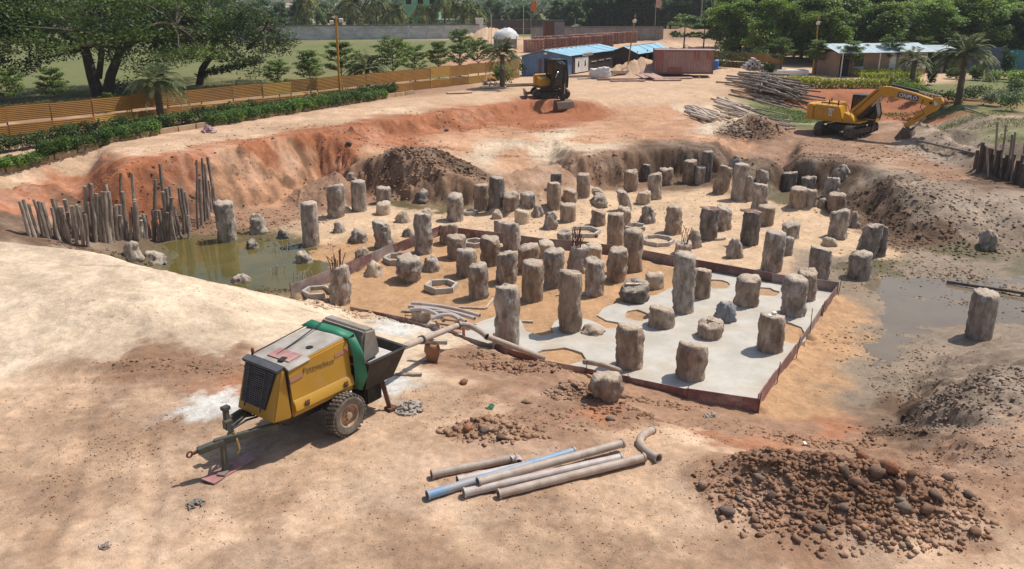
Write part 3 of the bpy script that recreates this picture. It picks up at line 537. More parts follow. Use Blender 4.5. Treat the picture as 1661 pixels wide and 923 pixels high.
tri = tessellate_polygon([[Vector((p.x, p.y, 0)) for p in l] for l in loops]); flat = [p for l in loops for p in l]
Vs = [(p.x, p.y, -2.44) for p in flat] + [(p.x, p.y, -2.62) for p in flat]; Fs = [tuple(t) for t in tri]; nfl = len(flat); b = 0
for l in loops:
    for i in range(len(l)): j = (i + 1) % len(l); Fs.append((b + i, b + j, nfl + b + j, nfl + b + i))
    b += len(l)
_mb = MB(); _mb.v = Vs; _mb.f = Fs; slab = _mb.build('concrete_slab', M['slab'])
tag(slab, 'pale fresh concrete slab with rounded openings around the piles', 'slab')
M['form'] = mat('maroon_form_ply', (.22, .105, .10), (.14, .07, .07), 2, .6, .05, 30, dirt=(.44, .35, .30), dscale=1.4, damt=.75, vary=.3)
M['form_grey'] = mat('dusty_form_ply', (.31, .235, .22), (.19, .135, .13), 2, .6, .05, 30, dirt=(.45, .38, .34), dscale=1.2, damt=.6, vary=.2)
SIDE = {0: 'left', 1: 'left', 2: 'left', 3: 'back', 4: 'back', 5: 'back', 6: 'back', 7: 'back', 8: 'back', 9: 'back'}
pins = []; rb = random.Random(3); cnt = {}
for i in range(len(BOARD_PX) - 1):
    p, q = P(*BOARD_PX[i], ZB), P(*BOARD_PX[i + 1], ZB); d = q - p; n = max(1, round(d.length / 1.9)); nrm = Vector((-d.y, d.x, 0)).normalized()
    side = 'left back edge' if i < 3 else 'back edge' if i < 10 else 'right edge' if i < 14 else 'near edge'
    for k in range(n):
        a, b = p.lerp(q, k / n), p.lerp(q, (k + 1) / n); t = rb.uniform(-.02, .02) ; zt = ZB + rb.uniform(-.03, .04) + (.2 if i < 10 else .12 if i < 14 else .02); off = nrm * rb.uniform(-.015, .015)
        mbx = MB(); L_ = (b - a).length + .08; mbx.box((0, 0, 0), (L_, .02, .46)); 
        ang = math.atan2(d.y, d.x); c = (a + b) / 2 + off
        o = mbx.build('formwork_board', M['form'] if rb.random() < .55 else M['form_grey'], None, loc=(c.x, c.y, zt - .23), rot=(rb.uniform(-.05, .05), t, ang + rb.uniform(-.012, .012)))
        cnt[side] = cnt.get(side, 0) + 1
        tag(o, 'maroon plywood form board along the %s of the forms' % side, 'formwork board', 'form boards along the ' + side)
        if rb.random() < (.95 if 'right' in side else .5):
            s = G(*BOARD_PX[i]); e = a + nrm * (.05 if nrm.dot(_ctr - a) < 0 else -.05)
            h = rb.uniform(.75, 1.15) if 'right' in side else rb.uniform(.5, .8)
            lean = Vector((rb.uniform(-.06, .06), rb.uniform(-.06, .06), h)); z0 = min(hz(e.x, e.y), ZB - .4) - .1
            pin = MB().tube([Vector((0, 0, 0)), lean], .012, 6).build('steel_pin', M['rust'], None, loc=(e.x, e.y, z0)); tag(pin, 'thin rusty steel pin at the form boards, ' + side, 'steel pin', 'steel pins along the ' + side)

# ---------------------------------------------------------------- concrete piles
def pile_material(name, hi, lo, pale, amt):
    m = mat(name, hi, lo, 4.5, .88, 1.0, 14, stretch=(1, 1, .4), vary=.16, dirt=pale, dscale=4.0, damt=amt); nt = m.node_tree; N, L = nt.nodes.new, nt.links.new
    bs = nt.nodes['Principled BSDF']; old = bs.inputs['Base Color'].links[0].from_socket; ge = N('ShaderNodeNewGeometry'); sp = N('ShaderNodeSeparateXYZ'); L(ge.outputs['True Normal'], sp.inputs[0])
    mr = N('ShaderNodeMapRange'); mr.inputs[1].default_value = .55; mr.inputs[2].default_value = .9; mr.inputs[4].default_value = .55; L(sp.outputs[2], mr.inputs[0]); mx = N('ShaderNodeMix'); mx.data_type = 'RGBA'   # sand and dust lying on the level tops
    L(mr.outputs[0], mx.inputs[0]); L(old, mx.inputs[6]); mx.inputs[7].default_value = (.56, .45, .345, 1); L(mx.outputs[2], bs.inputs['Base Color']); return m
M['pile_grey'] = pile_material('pile_grey', (.40, .335, .275), (.165, .125, .095), (.62, .575, .53), .75)
M['pile_brown'] = pile_material('pile_brown', (.385, .285, .205), (.175, .12, .085), (.56, .475, .385), .6)
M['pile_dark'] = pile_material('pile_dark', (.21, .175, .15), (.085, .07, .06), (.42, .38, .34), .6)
M['pile_sand'] = pile_material('pile_sand', (.58, .46, .335), (.36, .27, .19), (.66, .58, .49), .5)
M['pile_blue'] = pile_material('pile_blue', (.30, .31, .33), (.17, .17, .18), (.5, .48, .46), .5)
def pile_mesh(r, h, kind, seed):
    rnd = random.Random(seed); off = Vector((rnd.uniform(0, 90), rnd.uniform(0, 90), rnd.uniform(0, 90))); n = 32
    lump = {'c': .08, 'r': .16, 's': .15, 'k': .34, 'l': .2, 'm': .22}[kind]; mz = max(7, min(18, int(h / .075)))
    lx, ly = (rnd.uniform(-.03, .03), rnd.uniform(-.03, .03)) if kind in 'crs' else (rnd.uniform(-.28, .28), rnd.uniform(-.1, .1)) if kind == 'l' else (0, 0)
    V = []; tilt = (rnd.uniform(-.25, .25), rnd.uniform(-.25, .25)) if kind != 'c' else (rnd.uniform(-.1, .1), rnd.uniform(-.1, .1))
    prof = []
    for i in range(mz + 1):
        t = i / mz; rad = 1.0
        if kind == 'k': rad = (1.0 - .42 * t ** 1.8) * (1 if t < .9 else .8)
        if kind == 'm': rad = .72 + .38 * math.sin(min(1, t * 1.1) * 2.2)
        if kind == 'l': rad = 1.02 - .18 * t
        if kind == 's': rad = 1.03 - .08 * t
        if t > .93: rad *= .93
        prof.append((rad, t))
    prof += [(.62 * prof[-1][0], 1.015), (.3 * prof[-1][0], 1.02)]
    waist = rnd.uniform(.3, .8)
    for (rad, t) in prof:
        for k in range(n):
            a = 2 * math.pi * k / n; x, y = math.cos(a), math.sin(a); q = Vector((x * r, y * r, t * h))
            nn = mnoise.noise(q * 3.0 + off) * 1.0 + mnoise.noise(q * 7 + off) * .75 + mnoise.noise(q * 16 + off) * .6
            e = rad * (1 + lump * nn) - .08 * math.exp(-((t - waist) / .1) ** 2) * (kind in 'rl') * max(0, mnoise.noise(Vector((x * 2, y * 2, 0)) + off) * 2)
            z = t * h + (t ** 3) * r * (tilt[0] * x + tilt[1] * y) * rad
            if t > .9: z += r * (.22 if kind != 'c' else .10) * mnoise.noise(Vector((x * rad * 1.8, y * rad * 1.8, 3)) + off) + r * .1 * mnoise.noise(Vector((x * rad * 5, y * rad * 5, 7)) + off)
            V.append((x * r * e + lx * t * h, y * r * e + ly * t * h, z))
    m = len(prof); F = [(i * n + k, i * n + (k + 1) % n, (i + 1) * n + (k + 1) % n, (i + 1) * n + k) for i in range(m - 1) for k in range(n)]
    F.append(tuple((m - 1) * n + k for k in range(n)))
    me = bpy.data.meshes.new('concrete_pile'); me.from_pydata(V, [], F)
    for p in me.polygons: p.use_smooth = True
    return me
GRP = 'cut-off concrete foundation piles in the pit'
# cx, bottom, top, width, kind, finish (g grey b brown d dark, also bank shade put into the colour, s sandy u bluish), label
PILES = [
 (505,400,327,27,'c','g','tall smooth pile standing alone at the right end of the green puddle'), (546,354,299,28,'r','g','mud-streaked pile left of the two at the dark bank notch'), (583,344,292,24,'c','g','slim pale pile in front of the dark notch in the back bank'), (623,331,302,24,'c','g','pile right behind a squat stump below the dark bank notch'),
 (623,349,327,24,'s','s','squat pale stump in front of a streaked pile near the bank notch'), (654,362,343,24,'k','s','sandy boulder-like stump right of the squat pale stump'), (692,353,338,19,'k','s','small sandy lump behind the pile with dark crumbled top'), (687,413,345,29,'r','g','grey pile with dark crumbled head inside the left back forms'),
 (551,378,359,22,'k','g','jagged small lump right of the tall lone pile'), (583,395,372,31,'k','g','white-veined lump between the lone pile and a knobbly leaning stub'), (626,405,357,30,'l','g','knobbly two-lobed stub just outside the left back forms'), (662,385,370,19,'k','g','low grey lump left of the crumbled-head pile'),
 (588,425,403,29,'k','b','round brown lump outside the left back forms'), (493,429,407,29,'k','g','grey lump standing in the green puddle'), (419,380,347,28,'k','g','cone-shaped grey lump at the foot of the left bank'), (411,405,389,23,'k','d','dark lump at the rim of the green puddle'), (460,388,373,20,'k','d','low dark lump between cone-shaped lump and tall lone pile'),
 (608,449,425,30,'k','s','rounded pale lump just inside the left back forms'), (665,460,416,39,'m','g','mushroom-shaped stump with wide white head inside the forms'), (700,442,416,27,'k','g','tilted grey lump right behind the mushroom-shaped stump'), (551,497,429,36,'l','g','ragged pile with rusty bars on top at the near left form corner'),
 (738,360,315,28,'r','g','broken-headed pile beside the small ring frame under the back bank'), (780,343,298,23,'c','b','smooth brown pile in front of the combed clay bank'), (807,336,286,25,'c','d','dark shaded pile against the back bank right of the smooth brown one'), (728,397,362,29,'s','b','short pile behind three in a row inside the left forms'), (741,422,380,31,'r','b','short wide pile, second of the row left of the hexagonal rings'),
 (757,450,402,33,'r','g','lumpy pile, third of the row, left of a double ring frame'), (777,486,426,32,'r','g','upright streaked pile right of the open hexagonal ring'), (796,432,382,32,'r','b','pile with bulging foot in front of the maroon back boards'), (805,356,341,18,'k','s','small pale lump behind the pile pair at the back boards'), (812,383,357,22,'s','g','stub behind the white-streaked pile at the back boards'), (822,462,407,34,'r','g','white-crusted pile in the middle row of the sand area'),
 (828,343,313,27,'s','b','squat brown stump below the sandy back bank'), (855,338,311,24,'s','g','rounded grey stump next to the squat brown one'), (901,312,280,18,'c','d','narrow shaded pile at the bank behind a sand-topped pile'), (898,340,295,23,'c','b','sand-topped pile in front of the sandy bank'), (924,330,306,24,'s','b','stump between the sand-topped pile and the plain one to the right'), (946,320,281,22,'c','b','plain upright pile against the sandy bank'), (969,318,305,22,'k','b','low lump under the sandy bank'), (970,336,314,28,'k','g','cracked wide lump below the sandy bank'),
 (872,351,333,20,'k','g','small grey boulder stub behind the pale stump'), (847,364,340,24,'s','s','pale stump in front of the small grey boulder stub'), (893,373,344,24,'k','g','crumpled grey lump left of the short clean cylinder'), (921,361,329,26,'c','b','short clean cylinder on the open sand'), (970,367,340,24,'s','b','flat-topped stump right of the short clean cylinder'),
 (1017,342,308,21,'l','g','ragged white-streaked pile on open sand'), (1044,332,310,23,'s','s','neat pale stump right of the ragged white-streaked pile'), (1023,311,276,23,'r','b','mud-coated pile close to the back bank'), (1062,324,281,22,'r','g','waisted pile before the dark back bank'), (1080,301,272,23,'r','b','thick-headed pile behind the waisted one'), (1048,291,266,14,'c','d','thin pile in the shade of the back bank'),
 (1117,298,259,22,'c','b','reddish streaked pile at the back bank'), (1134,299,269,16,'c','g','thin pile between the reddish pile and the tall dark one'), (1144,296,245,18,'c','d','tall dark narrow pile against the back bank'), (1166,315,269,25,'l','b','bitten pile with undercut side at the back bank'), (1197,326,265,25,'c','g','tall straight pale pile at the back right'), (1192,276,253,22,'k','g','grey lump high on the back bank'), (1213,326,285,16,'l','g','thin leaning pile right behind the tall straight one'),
 (998,404,344,27,'c','b','tall clean pile above the back boards in the middle'), (1011,372,336,22,'r','b','pile hidden behind the tall clean one in the middle'), (1025,442,370,31,'r','b','tall dripping pile at the break in the back boards'), (999,459,401,32,'r','b','wide pile in front of the two tall middle ones'), (1050,363,333,26,'k','g','wedge-shaped lump on open sand'), (1092,381,333,28,'l','b','leaning tapered pile on open sand'),
 (1148,390,337,28,'r','d','dark pile under a rusty lid beside a grey twin'), (1172,374,334,26,'r','g','grey pile touching the dark lidded one'), (1126,403,374,23,'k','g','ragged lump below the dark lidded pile'), (1107,415,391,28,'s','b','stub with bent bars sprouting, behind the tallest pile'), (1191,420,387,26,'k','g','pyramid-shaped lump before the right back boards'), (1107,511,409,35,'r','g','tallest pile of the slab with a white patch'), (1137,488,434,28,'c','b','smooth pile right behind the tallest pile of the slab'),
 (920,403,374,26,'l','g','tilted stub behind the pile with a bundle of bars'), (934,445,398,33,'l','g','shattered pile with a bundle of bars on its head'), (962,426,395,27,'s','s','round pale stump behind the wide middle pile'), (886,418,390,27,'s','s','pale stump between two wide piles in the middle row'), (856,442,395,34,'r','b','wide brown pile with broad pale top, middle row'), (899,468,403,35,'r','g','crumbling pile left of the shattered one'), (863,491,422,35,'c','b','tall plain brown pile in the near middle row'), (963,482,419,32,'r','g','grey pile with sloping head right of the tall mid pile'), (830,407,360,29,'r','g','white-streaked pile at the maroon back boards'),
 (1235,303,275,21,'r','g','rough pile in the shade of the right back bank'), (1230,341,297,25,'r','g','pale rough pile right of the tall straight one'), (1279,310,278,24,'r','d','dark pile in the back right puddle'), (1310,309,285,24,'s','g','rounded pile half in the back right bank'), (1292,338,303,27,'c','b','pale-topped pile of the pair by the back right puddle'), (1312,335,306,21,'r','g','grey partner of the pale-topped pile by the puddle'), (1364,294,268,26,'k','g','pale broken lump on the back right bank edge'), (1345,322,286,26,'l','g','leaning grey pile below the pale broken lump'), (1332,338,322,18,'k','g','small lump between puddle pair and sandy pile'), (1354,348,313,28,'r','b','brown pile with sandy cap near the right bank'),
 (1358,387,340,29,'r','g','dark-streaked pile on the right sand ridge'), (1382,370,343,22,'k','g','lump right behind the dark-streaked pile'), (1240,367,332,27,'c','b','brown pile with pale cap behind the lidded dark pile'), (1214,399,341,29,'c','d','dark pile with a flat rusty lid on open sand'), (1281,388,360,28,'r','g','bulky stub behind the tall clean right pile'), (1276,415,384,17,'l','g','narrow stub right of the tall clean right pile'), (1250,443,373,33,'c','g','tall clean pile just outside the right back boards'), (1344,401,385,28,'k','s','flat boulder on the right sand'),
 (1325,457,400,35,'r','g','pale pile outside the right back form corner'), (1402,417,361,33,'l','g','tilted pile of the pair near the right water'), (1424,416,366,23,'r','d','dark partner of the tilted pile near the right water'), (1392,454,407,35,'r','g','white-headed pile at the edge of the right water'), (1600,406,373,28,'k','g','pale lump stuck in the right bank foot'), (1305,492,437,33,'r','b','pile behind the wrinkled pile at the slab corner'), (1285,518,446,40,'r','g','wrinkled white-topped pile at the right slab corner'), (1586,551,470,41,'c','g','lone pile in the muddy water at the far right'),
 (1029,494,460,44,'m','d','low black-wrapped stump with a plank on top'), (1061,470,440,30,'s','s','round pale stump behind the black-wrapped one'), (1209,501,446,37,'r','b','conical-shouldered pile in the middle of the slab'), (1072,537,494,42,'s','b','squat tilted stump at the left of the slab'), (1175,527,488,35,'k','u','bluish grey stump at the slab centre'), (1150,554,517,42,'s','b','squat stump with a wood scrap on top at the slab centre'), (1248,576,506,42,'c','b','pile with white scraps on top beside the sandy opening'), (1019,603,523,43,'r','b','streaked pile at the near left of the slab'), (1119,622,552,47,'r','b','pile with crumbled head at the near edge of the slab'),
 (961,546,528,44,'k','b','nearly level broken pile head beside the tall front pile'), (823,570,460,40,'r','g','tall front pile passed by the delivery pipe'), (924,543,437,38,'r','b','tall knotted pile at the left edge of the concrete'), (686,522,497,35,'s','s','round sandy stump under the stacked hoses'), (702,535,521,26,'k','s','small sand-covered lump below the hoses'),
 (370,393,326,30,'r','g','tall pile beside the stake row at the left'), (216,421,393,30,'k','g','left lump of two at the sand edge below the stakes'), (250,427,406,36,'k','g','right lump of two at the sand edge below the stakes'), (392,461,445,32,'k','g','pale flat lump at the near rim of the green puddle'), (983,652,606,50,'m','b','big round boulder of concrete at the near form edge'), (685,330,308,24,'k','d','dark lump in the back bank'), (570,292,280,16,'k','g','pale lump in the dark bank notch'), (790,0,0,0,'','',''),
]
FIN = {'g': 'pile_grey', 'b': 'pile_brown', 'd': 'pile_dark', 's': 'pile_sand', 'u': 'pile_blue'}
PILE = {}
for k, (cx, yb, yt, w, kind, fin, lab) in enumerate(PILES):
    if not w: continue
    g = G(cx, yb); r = w / 2 / scale_at(g.y, g.z); r = min(r, .55); f = Vector((g.x, g.y, 0)).normalized()
    c = g + f * r * .85; zb = min(hz(c.x, c.y), hz(g.x, g.y)); flat = kind in 'km'
    zt = z_at(yt, math.hypot(c.x, c.y) * (c.y / math.hypot(c.x, c.y)) + r * (.2 if flat else .75)); h = max(.22, zt - zb); emb = .12
    me = pile_mesh(r, h + emb, kind, 100 + k); me.materials.append(M[FIN[fin]])
    short = h < 1.35 * r
    o = link('pile_stump' if kind in 's' else 'concrete_lump' if kind in 'k' else 'concrete_pile', me, None, None, (c.x, c.y, zb - emb))
    tag(o, lab, 'concrete pile' if kind in 'crl' else 'pile stump' if kind in 'sm' else 'concrete lump', GRP); PILE[cx, yb] = (o, r, h + emb)
def bars(key, n, lo, hi, spread, seed, bent=.15, rad=.011):
    o, r, h = PILE[key]; q = random.Random(seed)
    for _ in range(n):
        a = q.uniform(0, 6.283); s = q.random() ** .5 * r * spread; p = Vector((math.cos(a) * s, math.sin(a) * s, h - .15)); L_ = q.uniform(lo, hi)
        pts = [p, p + Vector((q.uniform(-bent, bent) * .3, q.uniform(-bent, bent) * .3, L_ * .5)), p + Vector((q.uniform(-bent, bent), q.uniform(-bent, bent), L_))]
        MB().tube(pts, rad, 5).build('reinforcement_bar', M['rust'], o)
bars((551, 497), 12, .45, .8, .55, 1, .12, .016); bars((934, 445), 16, .5, .95, .5, 2, .16, .016); bars((1107, 415), 9, .5, .95, .6, 3, .3, .012)
M['lid'] = mat('rusty_lid', (.20, .11, .08), (.12, .065, .05), 5, .8, .2, 30)
for key in ((1148, 390), (1214, 399)):
    o, r, h = PILE[key]; MB().box((0, 0, h + .035), (r * 2.0, r * 1.6, .02), rot=(.05, .06, .3)).build('lid', M['lid'], o)
o, r, h = PILE[(1029, 494)]; MB().box((0, 0, h + .02), (r * 1.5, .1, .05), rot=(0, .03, .1)).build('plank', M['wood_pale'], o)
o, r, h = PILE[(1150, 554)]; MB().box((.1, 0, h + .03), (.45, .07, .05), rot=(0, .1, -.7)).build('wood_scrap', M['wood_pale'], o); MB().box((.02, .1, h + .05), (.3, .05, .04), rot=(0, .1, .9)).build('wood_scrap', M['wood_grey'], o)
o, r, h = PILE[(1248, 576)]
for x, y in ((-.15, -.1), (.05, .12)): MB().box((x, y, h + .03), (.13, .09, .06), rot=(.1, .1, x * 9)).build('white_scrap', M['white'], o)
for (cx, yb, w, lab) in [(1340, 0, 0, '')]: pass

# ---------------------------------------------------------------- hexagonal rings of precast blocks
M['block'] = mat('pale_block', (.52, .47, .41), (.38, .33, .28), 5, .85, .2, 30, vary=.12)
def block_mesh(n, ro, t, h):
    a = math.pi / n; ri = ro - t; lo, li = ro * math.tan(a) - .008, ri * math.tan(a) - .008
    m = MB(); m.prism([(-lo, -ro), (lo, -ro), (li, -ri), (-li, -ri)], 'z', 0, h); return m.mesh('block', bevel=.008)
def ring(px, py, w, n, rot, lab, h=.24, skip=()):
    g = G(px, py); ro = w / 2 / scale_at(g.y, g.z) * .96; me = block_mesh(n, ro, .11, h); me.materials.append(M['block'])
    e = empty('block_ring', (g.x, g.y, hz(g.x, g.y) - .03), rot, lab, 'block ring', 'rings of pale precast blocks on the sand')
    for k in range(n):
        if k in skip: continue
        link('block', me, e, None, (0, 0, random.uniform(-.012, .012)), (random.uniform(-.02, .02), random.uniform(-.02, .02), 2 * math.pi * k / n + random.uniform(-.03, .03)))
ring(716, 469, 52, 6, .25, 'open hexagonal block ring on the near sand, nothing in front'); ring(644, 424, 42, 6, .1, 'block ring half hidden behind the mushroom-shaped stump'); ring(763, 347, 24, 6, .3, 'small block ring beside the broken-headed pile under the bank', .2); ring(770, 398, 34, 6, .5, 'block ring behind the pile with bulging foot')
ring(1067, 393, 52, 8, .2, 'eight-sided block ring on open sand right of the tall middle piles', .2); ring(946, 379, 52, 6, .0, 'block ring behind the pile with a bundle of bars', .2, (4,)); ring(1030, 371, 34, 6, .4, 'block ring half behind the tall clean middle pile', .2); ring(515, 477, 46, 6, .2, 'block ring behind the sand at the near left form corner', .2, (1,)); ring(1163, 386, 30, 6, .2, 'dark block ring at the foot of the lidded pile', .12, (2,))

# ---------------------------------------------------------------- timber stakes in two rows
STK = [(165,540,105,350),(195,545,125,340),(205,540,150,365),(240,545,180,340),(262,548,205,350),(270,545,225,355),(320,560,275,385),(340,565,280,335),(350,560,290,340),(360,570,318,380),(385,575,330,380),(395,520,345,340),(400,560,380,375),(415,580,390,375),(440,585,410,370),(450,560,425,380),(470,590,455,420),(470,540,455,270),(500,560,485,255),(510,570,490,260),(530,560,515,310),(545,565,525,320),(560,570,545,300),(575,570,560,300),(590,570,565,260),(605,570,580,300),(625,555,620,370),(650,550,640,370),(655,540,645,200),(680,540,655,300),(690,550,670,440),(715,550,720,340),(730,550,705,200),(745,555,720,350),(790,560,760,420),(770,550,750,430),(815,565,830,235),(825,565,815,400),(850,570,830,400),(870,565,850,400),(880,560,870,300),(905,560,915,330),(910,550,855,150),(920,550,890,280),(940,540,905,270),(960,530,930,380),(975,525,940,430),(990,525,955,280),(1005,520,970,280),(1015,510,985,300),(1055,500,1050,130),(1075,480,1070,230),(1095,460,1080,120),(1110,445,1085,160),(1120,440,1095,150),(1135,415,1110,240),(1155,405,1108,115),(1145,410,1125,200)]
rs = random.Random(9)
STK += [(x, 520 + rs.uniform(10, 40), x - rs.uniform(-8, 30), 520 - rs.uniform(60, 150)) for x in np.linspace(300, 1000, 26)]
def stake(p, q, r, m, lab, grp, name='timber_stake'):
    d = q - p; mb = MB(); k = 4; pts = [p + d * (i / k) + Vector((rs.uniform(-1, 1), rs.uniform(-1, 1), 0)) * r * (.5 if 0 < i < k else 0) for i in range(k + 1)]
    o = mb.tube([v - p for v in pts], [r * (1.08 - .12 * i / k) for i in range(k + 1)], 7).build(name, m, None, loc=p); return tag(o, lab, name.replace('_', ' '), grp)
for i, (xb, yb, xt, yt) in enumerate(STK):
    xb, yb, xt, yt = xb / 3.295, 220 + yb / 3.295, xt / 3.295, 220 + yt / 3.295
    p = G(xb, yb); yy = p.y + rs.uniform(-.15, .2) + (.3 if yt < 300 else 0); zt = z_at(yt, yy); zt = min(zt, p.z + 4.2); q = Vector((x_at(xt, yy, zt), yy, zt)); p.z -= .35
    L_ = (q - p).length; kind = ('tall' if L_ > 3.0 else 'short')
    if xb > 317: lab = 'timber stake in the tall bundle ending the stake row'
    else: lab = '%s grey stake in the %s of the row below red bank' % (kind, 'left' if xb < 125 else 'middle' if xb < 230 else 'right')
    stake(p, q, rs.uniform(.055, .085), M['wood_grey'], lab, 'timber stakes below the red bank')
for i in range(22):                        # dark close-set stakes at the right edge
    t = i / 21; px = 1584 + 95 * t; py = 277 + 34 * t + rs.uniform(-2, 2); p = G(px, py); p.y += .25; p.z -= .4
    stake(p, p + Vector((rs.uniform(-.05, .08), rs.uniform(-.1, .1), rs.uniform(1.35, 1.9))), rs.uniform(.075, .11), M['wood_dark'], 'dark close-set stake in the trench at the right edge', 'dark timber stakes at the right edge')
for j, (xb, yb, xt, yt) in enumerate([(1614, 282, 1618, 197), (1623, 286, 1632, 202), (1634, 290, 1642, 218), (1640, 292, 1647, 214), (1656, 296, 1663, 230), (1605, 284, 1601, 238)]):
    p = G(xb, yb); zt = z_at(yt, p.y); stake(p - Vector((0, 0, .4)), Vector((x_at(xt, p.y, zt), p.y, zt)), .055, M['wood_grey'], ['first', 'second', 'third', 'fourth', 'fifth', 'lowest leftmost'][j] + ' tall thin pole from the left above the dark stakes at right', 'tall thin poles at the right edge', 'timber_pole')
for key in [(1395, 0)]: pass
# little pale sticks left standing in the green puddle
for (px, py, n) in [(447, 408, 5), (460, 407, 4), (441, 444, 6), (455, 442, 4), (484, 455, 6), (500, 453, 7), (543, 408, 4)]:
    g = P(px, py, -2.83)
    for k in range(n):
        x, y = g.x + rs.uniform(-.2, .2), g.y + rs.uniform(-.35, .35); b = Vector((x, y, -3.0))
        o = MB().tube([(0, 0, 0), (rs.uniform(-.02, .1), 0, rs.uniform(.4, .6))], .014, 5).build('pale_stick', M['wood_pale'], None, loc=b)
        tag(o, 'thin pale stick poking out of the green puddle', 'stick', 'pale sticks in the green puddle')
# ---------------------------------------------------------------- heaps of poles by the excavator
def pole_heap(n, corners, z0, top, ang, spread, L0, L1, rad, m, lab, grp, seed, name='timber_pole'):
    q = random.Random(seed); made = 0; lays = max(1, int(n / 26))
    A = [G(*c) for c in corners]
    for k in range(n):
        lay = k / n; u, v = q.random(), q.random(); sh = 1 - .45 * lay
        u = .5 + (u - .5) * sh; v = .5 + (v - .5) * sh
        c = A[0].lerp(A[1], u).lerp(A[3].lerp(A[2], u), v); a = ang + q.gauss(0, spread); L_ = q.uniform(L0, L1); d = Vector((math.cos(a), math.sin(a), 0)) * L_ / 2
        za, zb = hz(c.x - d.x, c.y - d.y), hz(c.x + d.x, c.y + d.y); zc = max(hz(c.x, c.y), (za + zb) / 2); hh = rad + top * lay * (1 - .5 * abs(u - .5)) + q.uniform(0, .05)
        p = Vector((c.x - d.x, c.y - d.y, za * .55 + zc * .45 + hh + q.uniform(-.05, .08))); e = Vector((c.x + d.x, c.y + d.y, zb * .55 + zc * .45 + hh + q.uniform(-.05, .08)))
        stake(p, e, rad * q.uniform(.7, 1.2), m, lab, grp, name)
pole_heap(105, [(1205, 135), (1262, 142), (1300, 168), (1225, 168)], 0, 1.15, R(-66), .33, 4.0, 7.0, .065, M['wood_grey'], 'weathered grey pole in the big tangled heap left of the yellow excavator', 'grey poles in the big heap', 21)
pole_heap(34, [(1175, 168), (1195, 168), (1228, 196), (1185, 190)], 0, .35, R(-74), .16, 3.0, 5.2, .065, M['wood_pale'], 'pale peeled pole in the middle stack in front of the grey heap', 'pale poles in the middle stack', 22)
pole_heap(30, [(1112, 180), (1150, 180), (1170, 198), (1128, 198)], 0, .22, R(-78), .13, 2.4, 3.6, .075, M['wood_pale'], 'pale short pole in the leftmost stack on the terrace', 'pale poles in the left stack', 23)
pole_heap(9, [(1210, 170), (1235, 172), (1250, 195), (1230, 195)], 0, .25, R(-62), .25, 4, 6.5, .055, M['wood_grey'], 'loose pole lying on the grass between the pole stacks', 'loose poles by the stacks', 24)
for j, (a, b, lab) in enumerate([((1488, 231), (1580, 252), 'long weathered plank lying behind the excavator bucket'), ((1535, 461), (1665, 481), 'long dark pole lying over the muddy water at the right'), ((1560, 176), (1602, 190), 'pale board lying on the bank at the right'), ((1572, 246), (1592, 232), 'short pole leaning in the trench at the right'), ((1205, 218), (1290, 210), 'thin pale pole in front of the dark mud heap')]):
    p, q = G(*a), G(*b); p.z += .1; q.z += .1; stake(p, q, .06, M['wood_grey'] if j != 1 else M['wood_dark'], lab, None, 'timber_pole')
# ---------------------------------------------------------------- machines
def rotz(mb, a, off=(0, 0, 0)):
    c, s = math.cos(a), math.sin(a); mb.v = [(x * c - y * s + off[0], x * s + y * c + off[1], z + off[2]) for x, y, z in mb.v]; return mb
def text_mesh(body, size, depth=.004, bold=0.0):
    cu = bpy.data.curves.new('lettering', 'FONT'); cu.body = body; cu.size = size; cu.align_x = 'CENTER'; cu.align_y = 'CENTER'; cu.extrude = depth; cu.offset = bold
    o = bpy.data.objects.new('tmp_lettering', cu); COL.objects.link(o); dg = bpy.context.evaluated_depsgraph_get(); me = bpy.data.meshes.new_from_object(o.evaluated_get(dg)); bpy.data.objects.remove(o); return me
M['pump_yellow'] = mat('pump_yellow', (.47, .25, .025), (.40, .21, .022), 1.2, .5, .03, 20, dirt=(.42, .29, .15), dscale=2.2, damt=.5)
M['pump_top'] = mat('dusty_pump_top', (.40, .36, .32), (.27, .235, .2), 2.5, .8, .1, 30, dirt=(.55, .5, .44), damt=.5)
M['grille'] = mat('grille_grey', (.10, .10, .115), (.065, .065, .075), 6, .6, dirt=(.16, .13, .11), damt=.4)
M['tongue'] = mat('drawbar_green_grey', (.095, .10, .075), (.06, .062, .05), 4, .65, .1, 30, dirt=(.25, .19, .13), damt=.45)
M['green_tarp'] = mat('green_tarp', (.03, .21, .11), (.02, .15, .08), 3, .55, .1, 8)
M['hopper'] = mat('hopper_black', (.022, .02, .018), (.014, .013, .012), 4, .6, .15, 20, dirt=(.14, .11, .085), damt=.4)
M['flap'] = mat('grey_flap', (.30, .255, .21), (.22, .185, .15), 3, .75, .08, 20, dirt=(.42, .36, .3), damt=.4)
M['rubber'] = mat('dusty_rubber', (.20, .165, .13), (.09, .075, .06), 5, .92, .2, 40)
M['rim'] = mat('rim_dusty', (.52, .37, .26), (.32, .19, .12), 6, .75, .1, 30)
M['pink'] = mat('faded_pink', (.42, .16, .14), (.36, .2, .14), 8, .6)
M['letter'] = mat('faded_lettering', (.21, .14, .07), (.30, .19, .05), 12, .7)
M['redply'] = mat('faded_red_ply', (.42, .20, .18), (.33, .15, .14), 3, .75, .08, 20, dirt=(.52, .42, .36), damt=.6)
M['cable'] = mat('black_cable', (.03, .03, .03), (.02, .02, .02), 5, .6, dirt=(.2, .16, .12), damt=.3)
M['rope'] = mat('yellow_rope', (.5, .36, .12), (.36, .25, .1), 20, .85, .3, 60)
M['dust'] = mat('cement_dust', (.55, .53, .5), (.45, .42, .38), 4, .9, .2, 20)
_w = P(570, 706, ZN); _hd = R(233.5); _lx, _ly = -math.sin(_hd), math.cos(_hd)
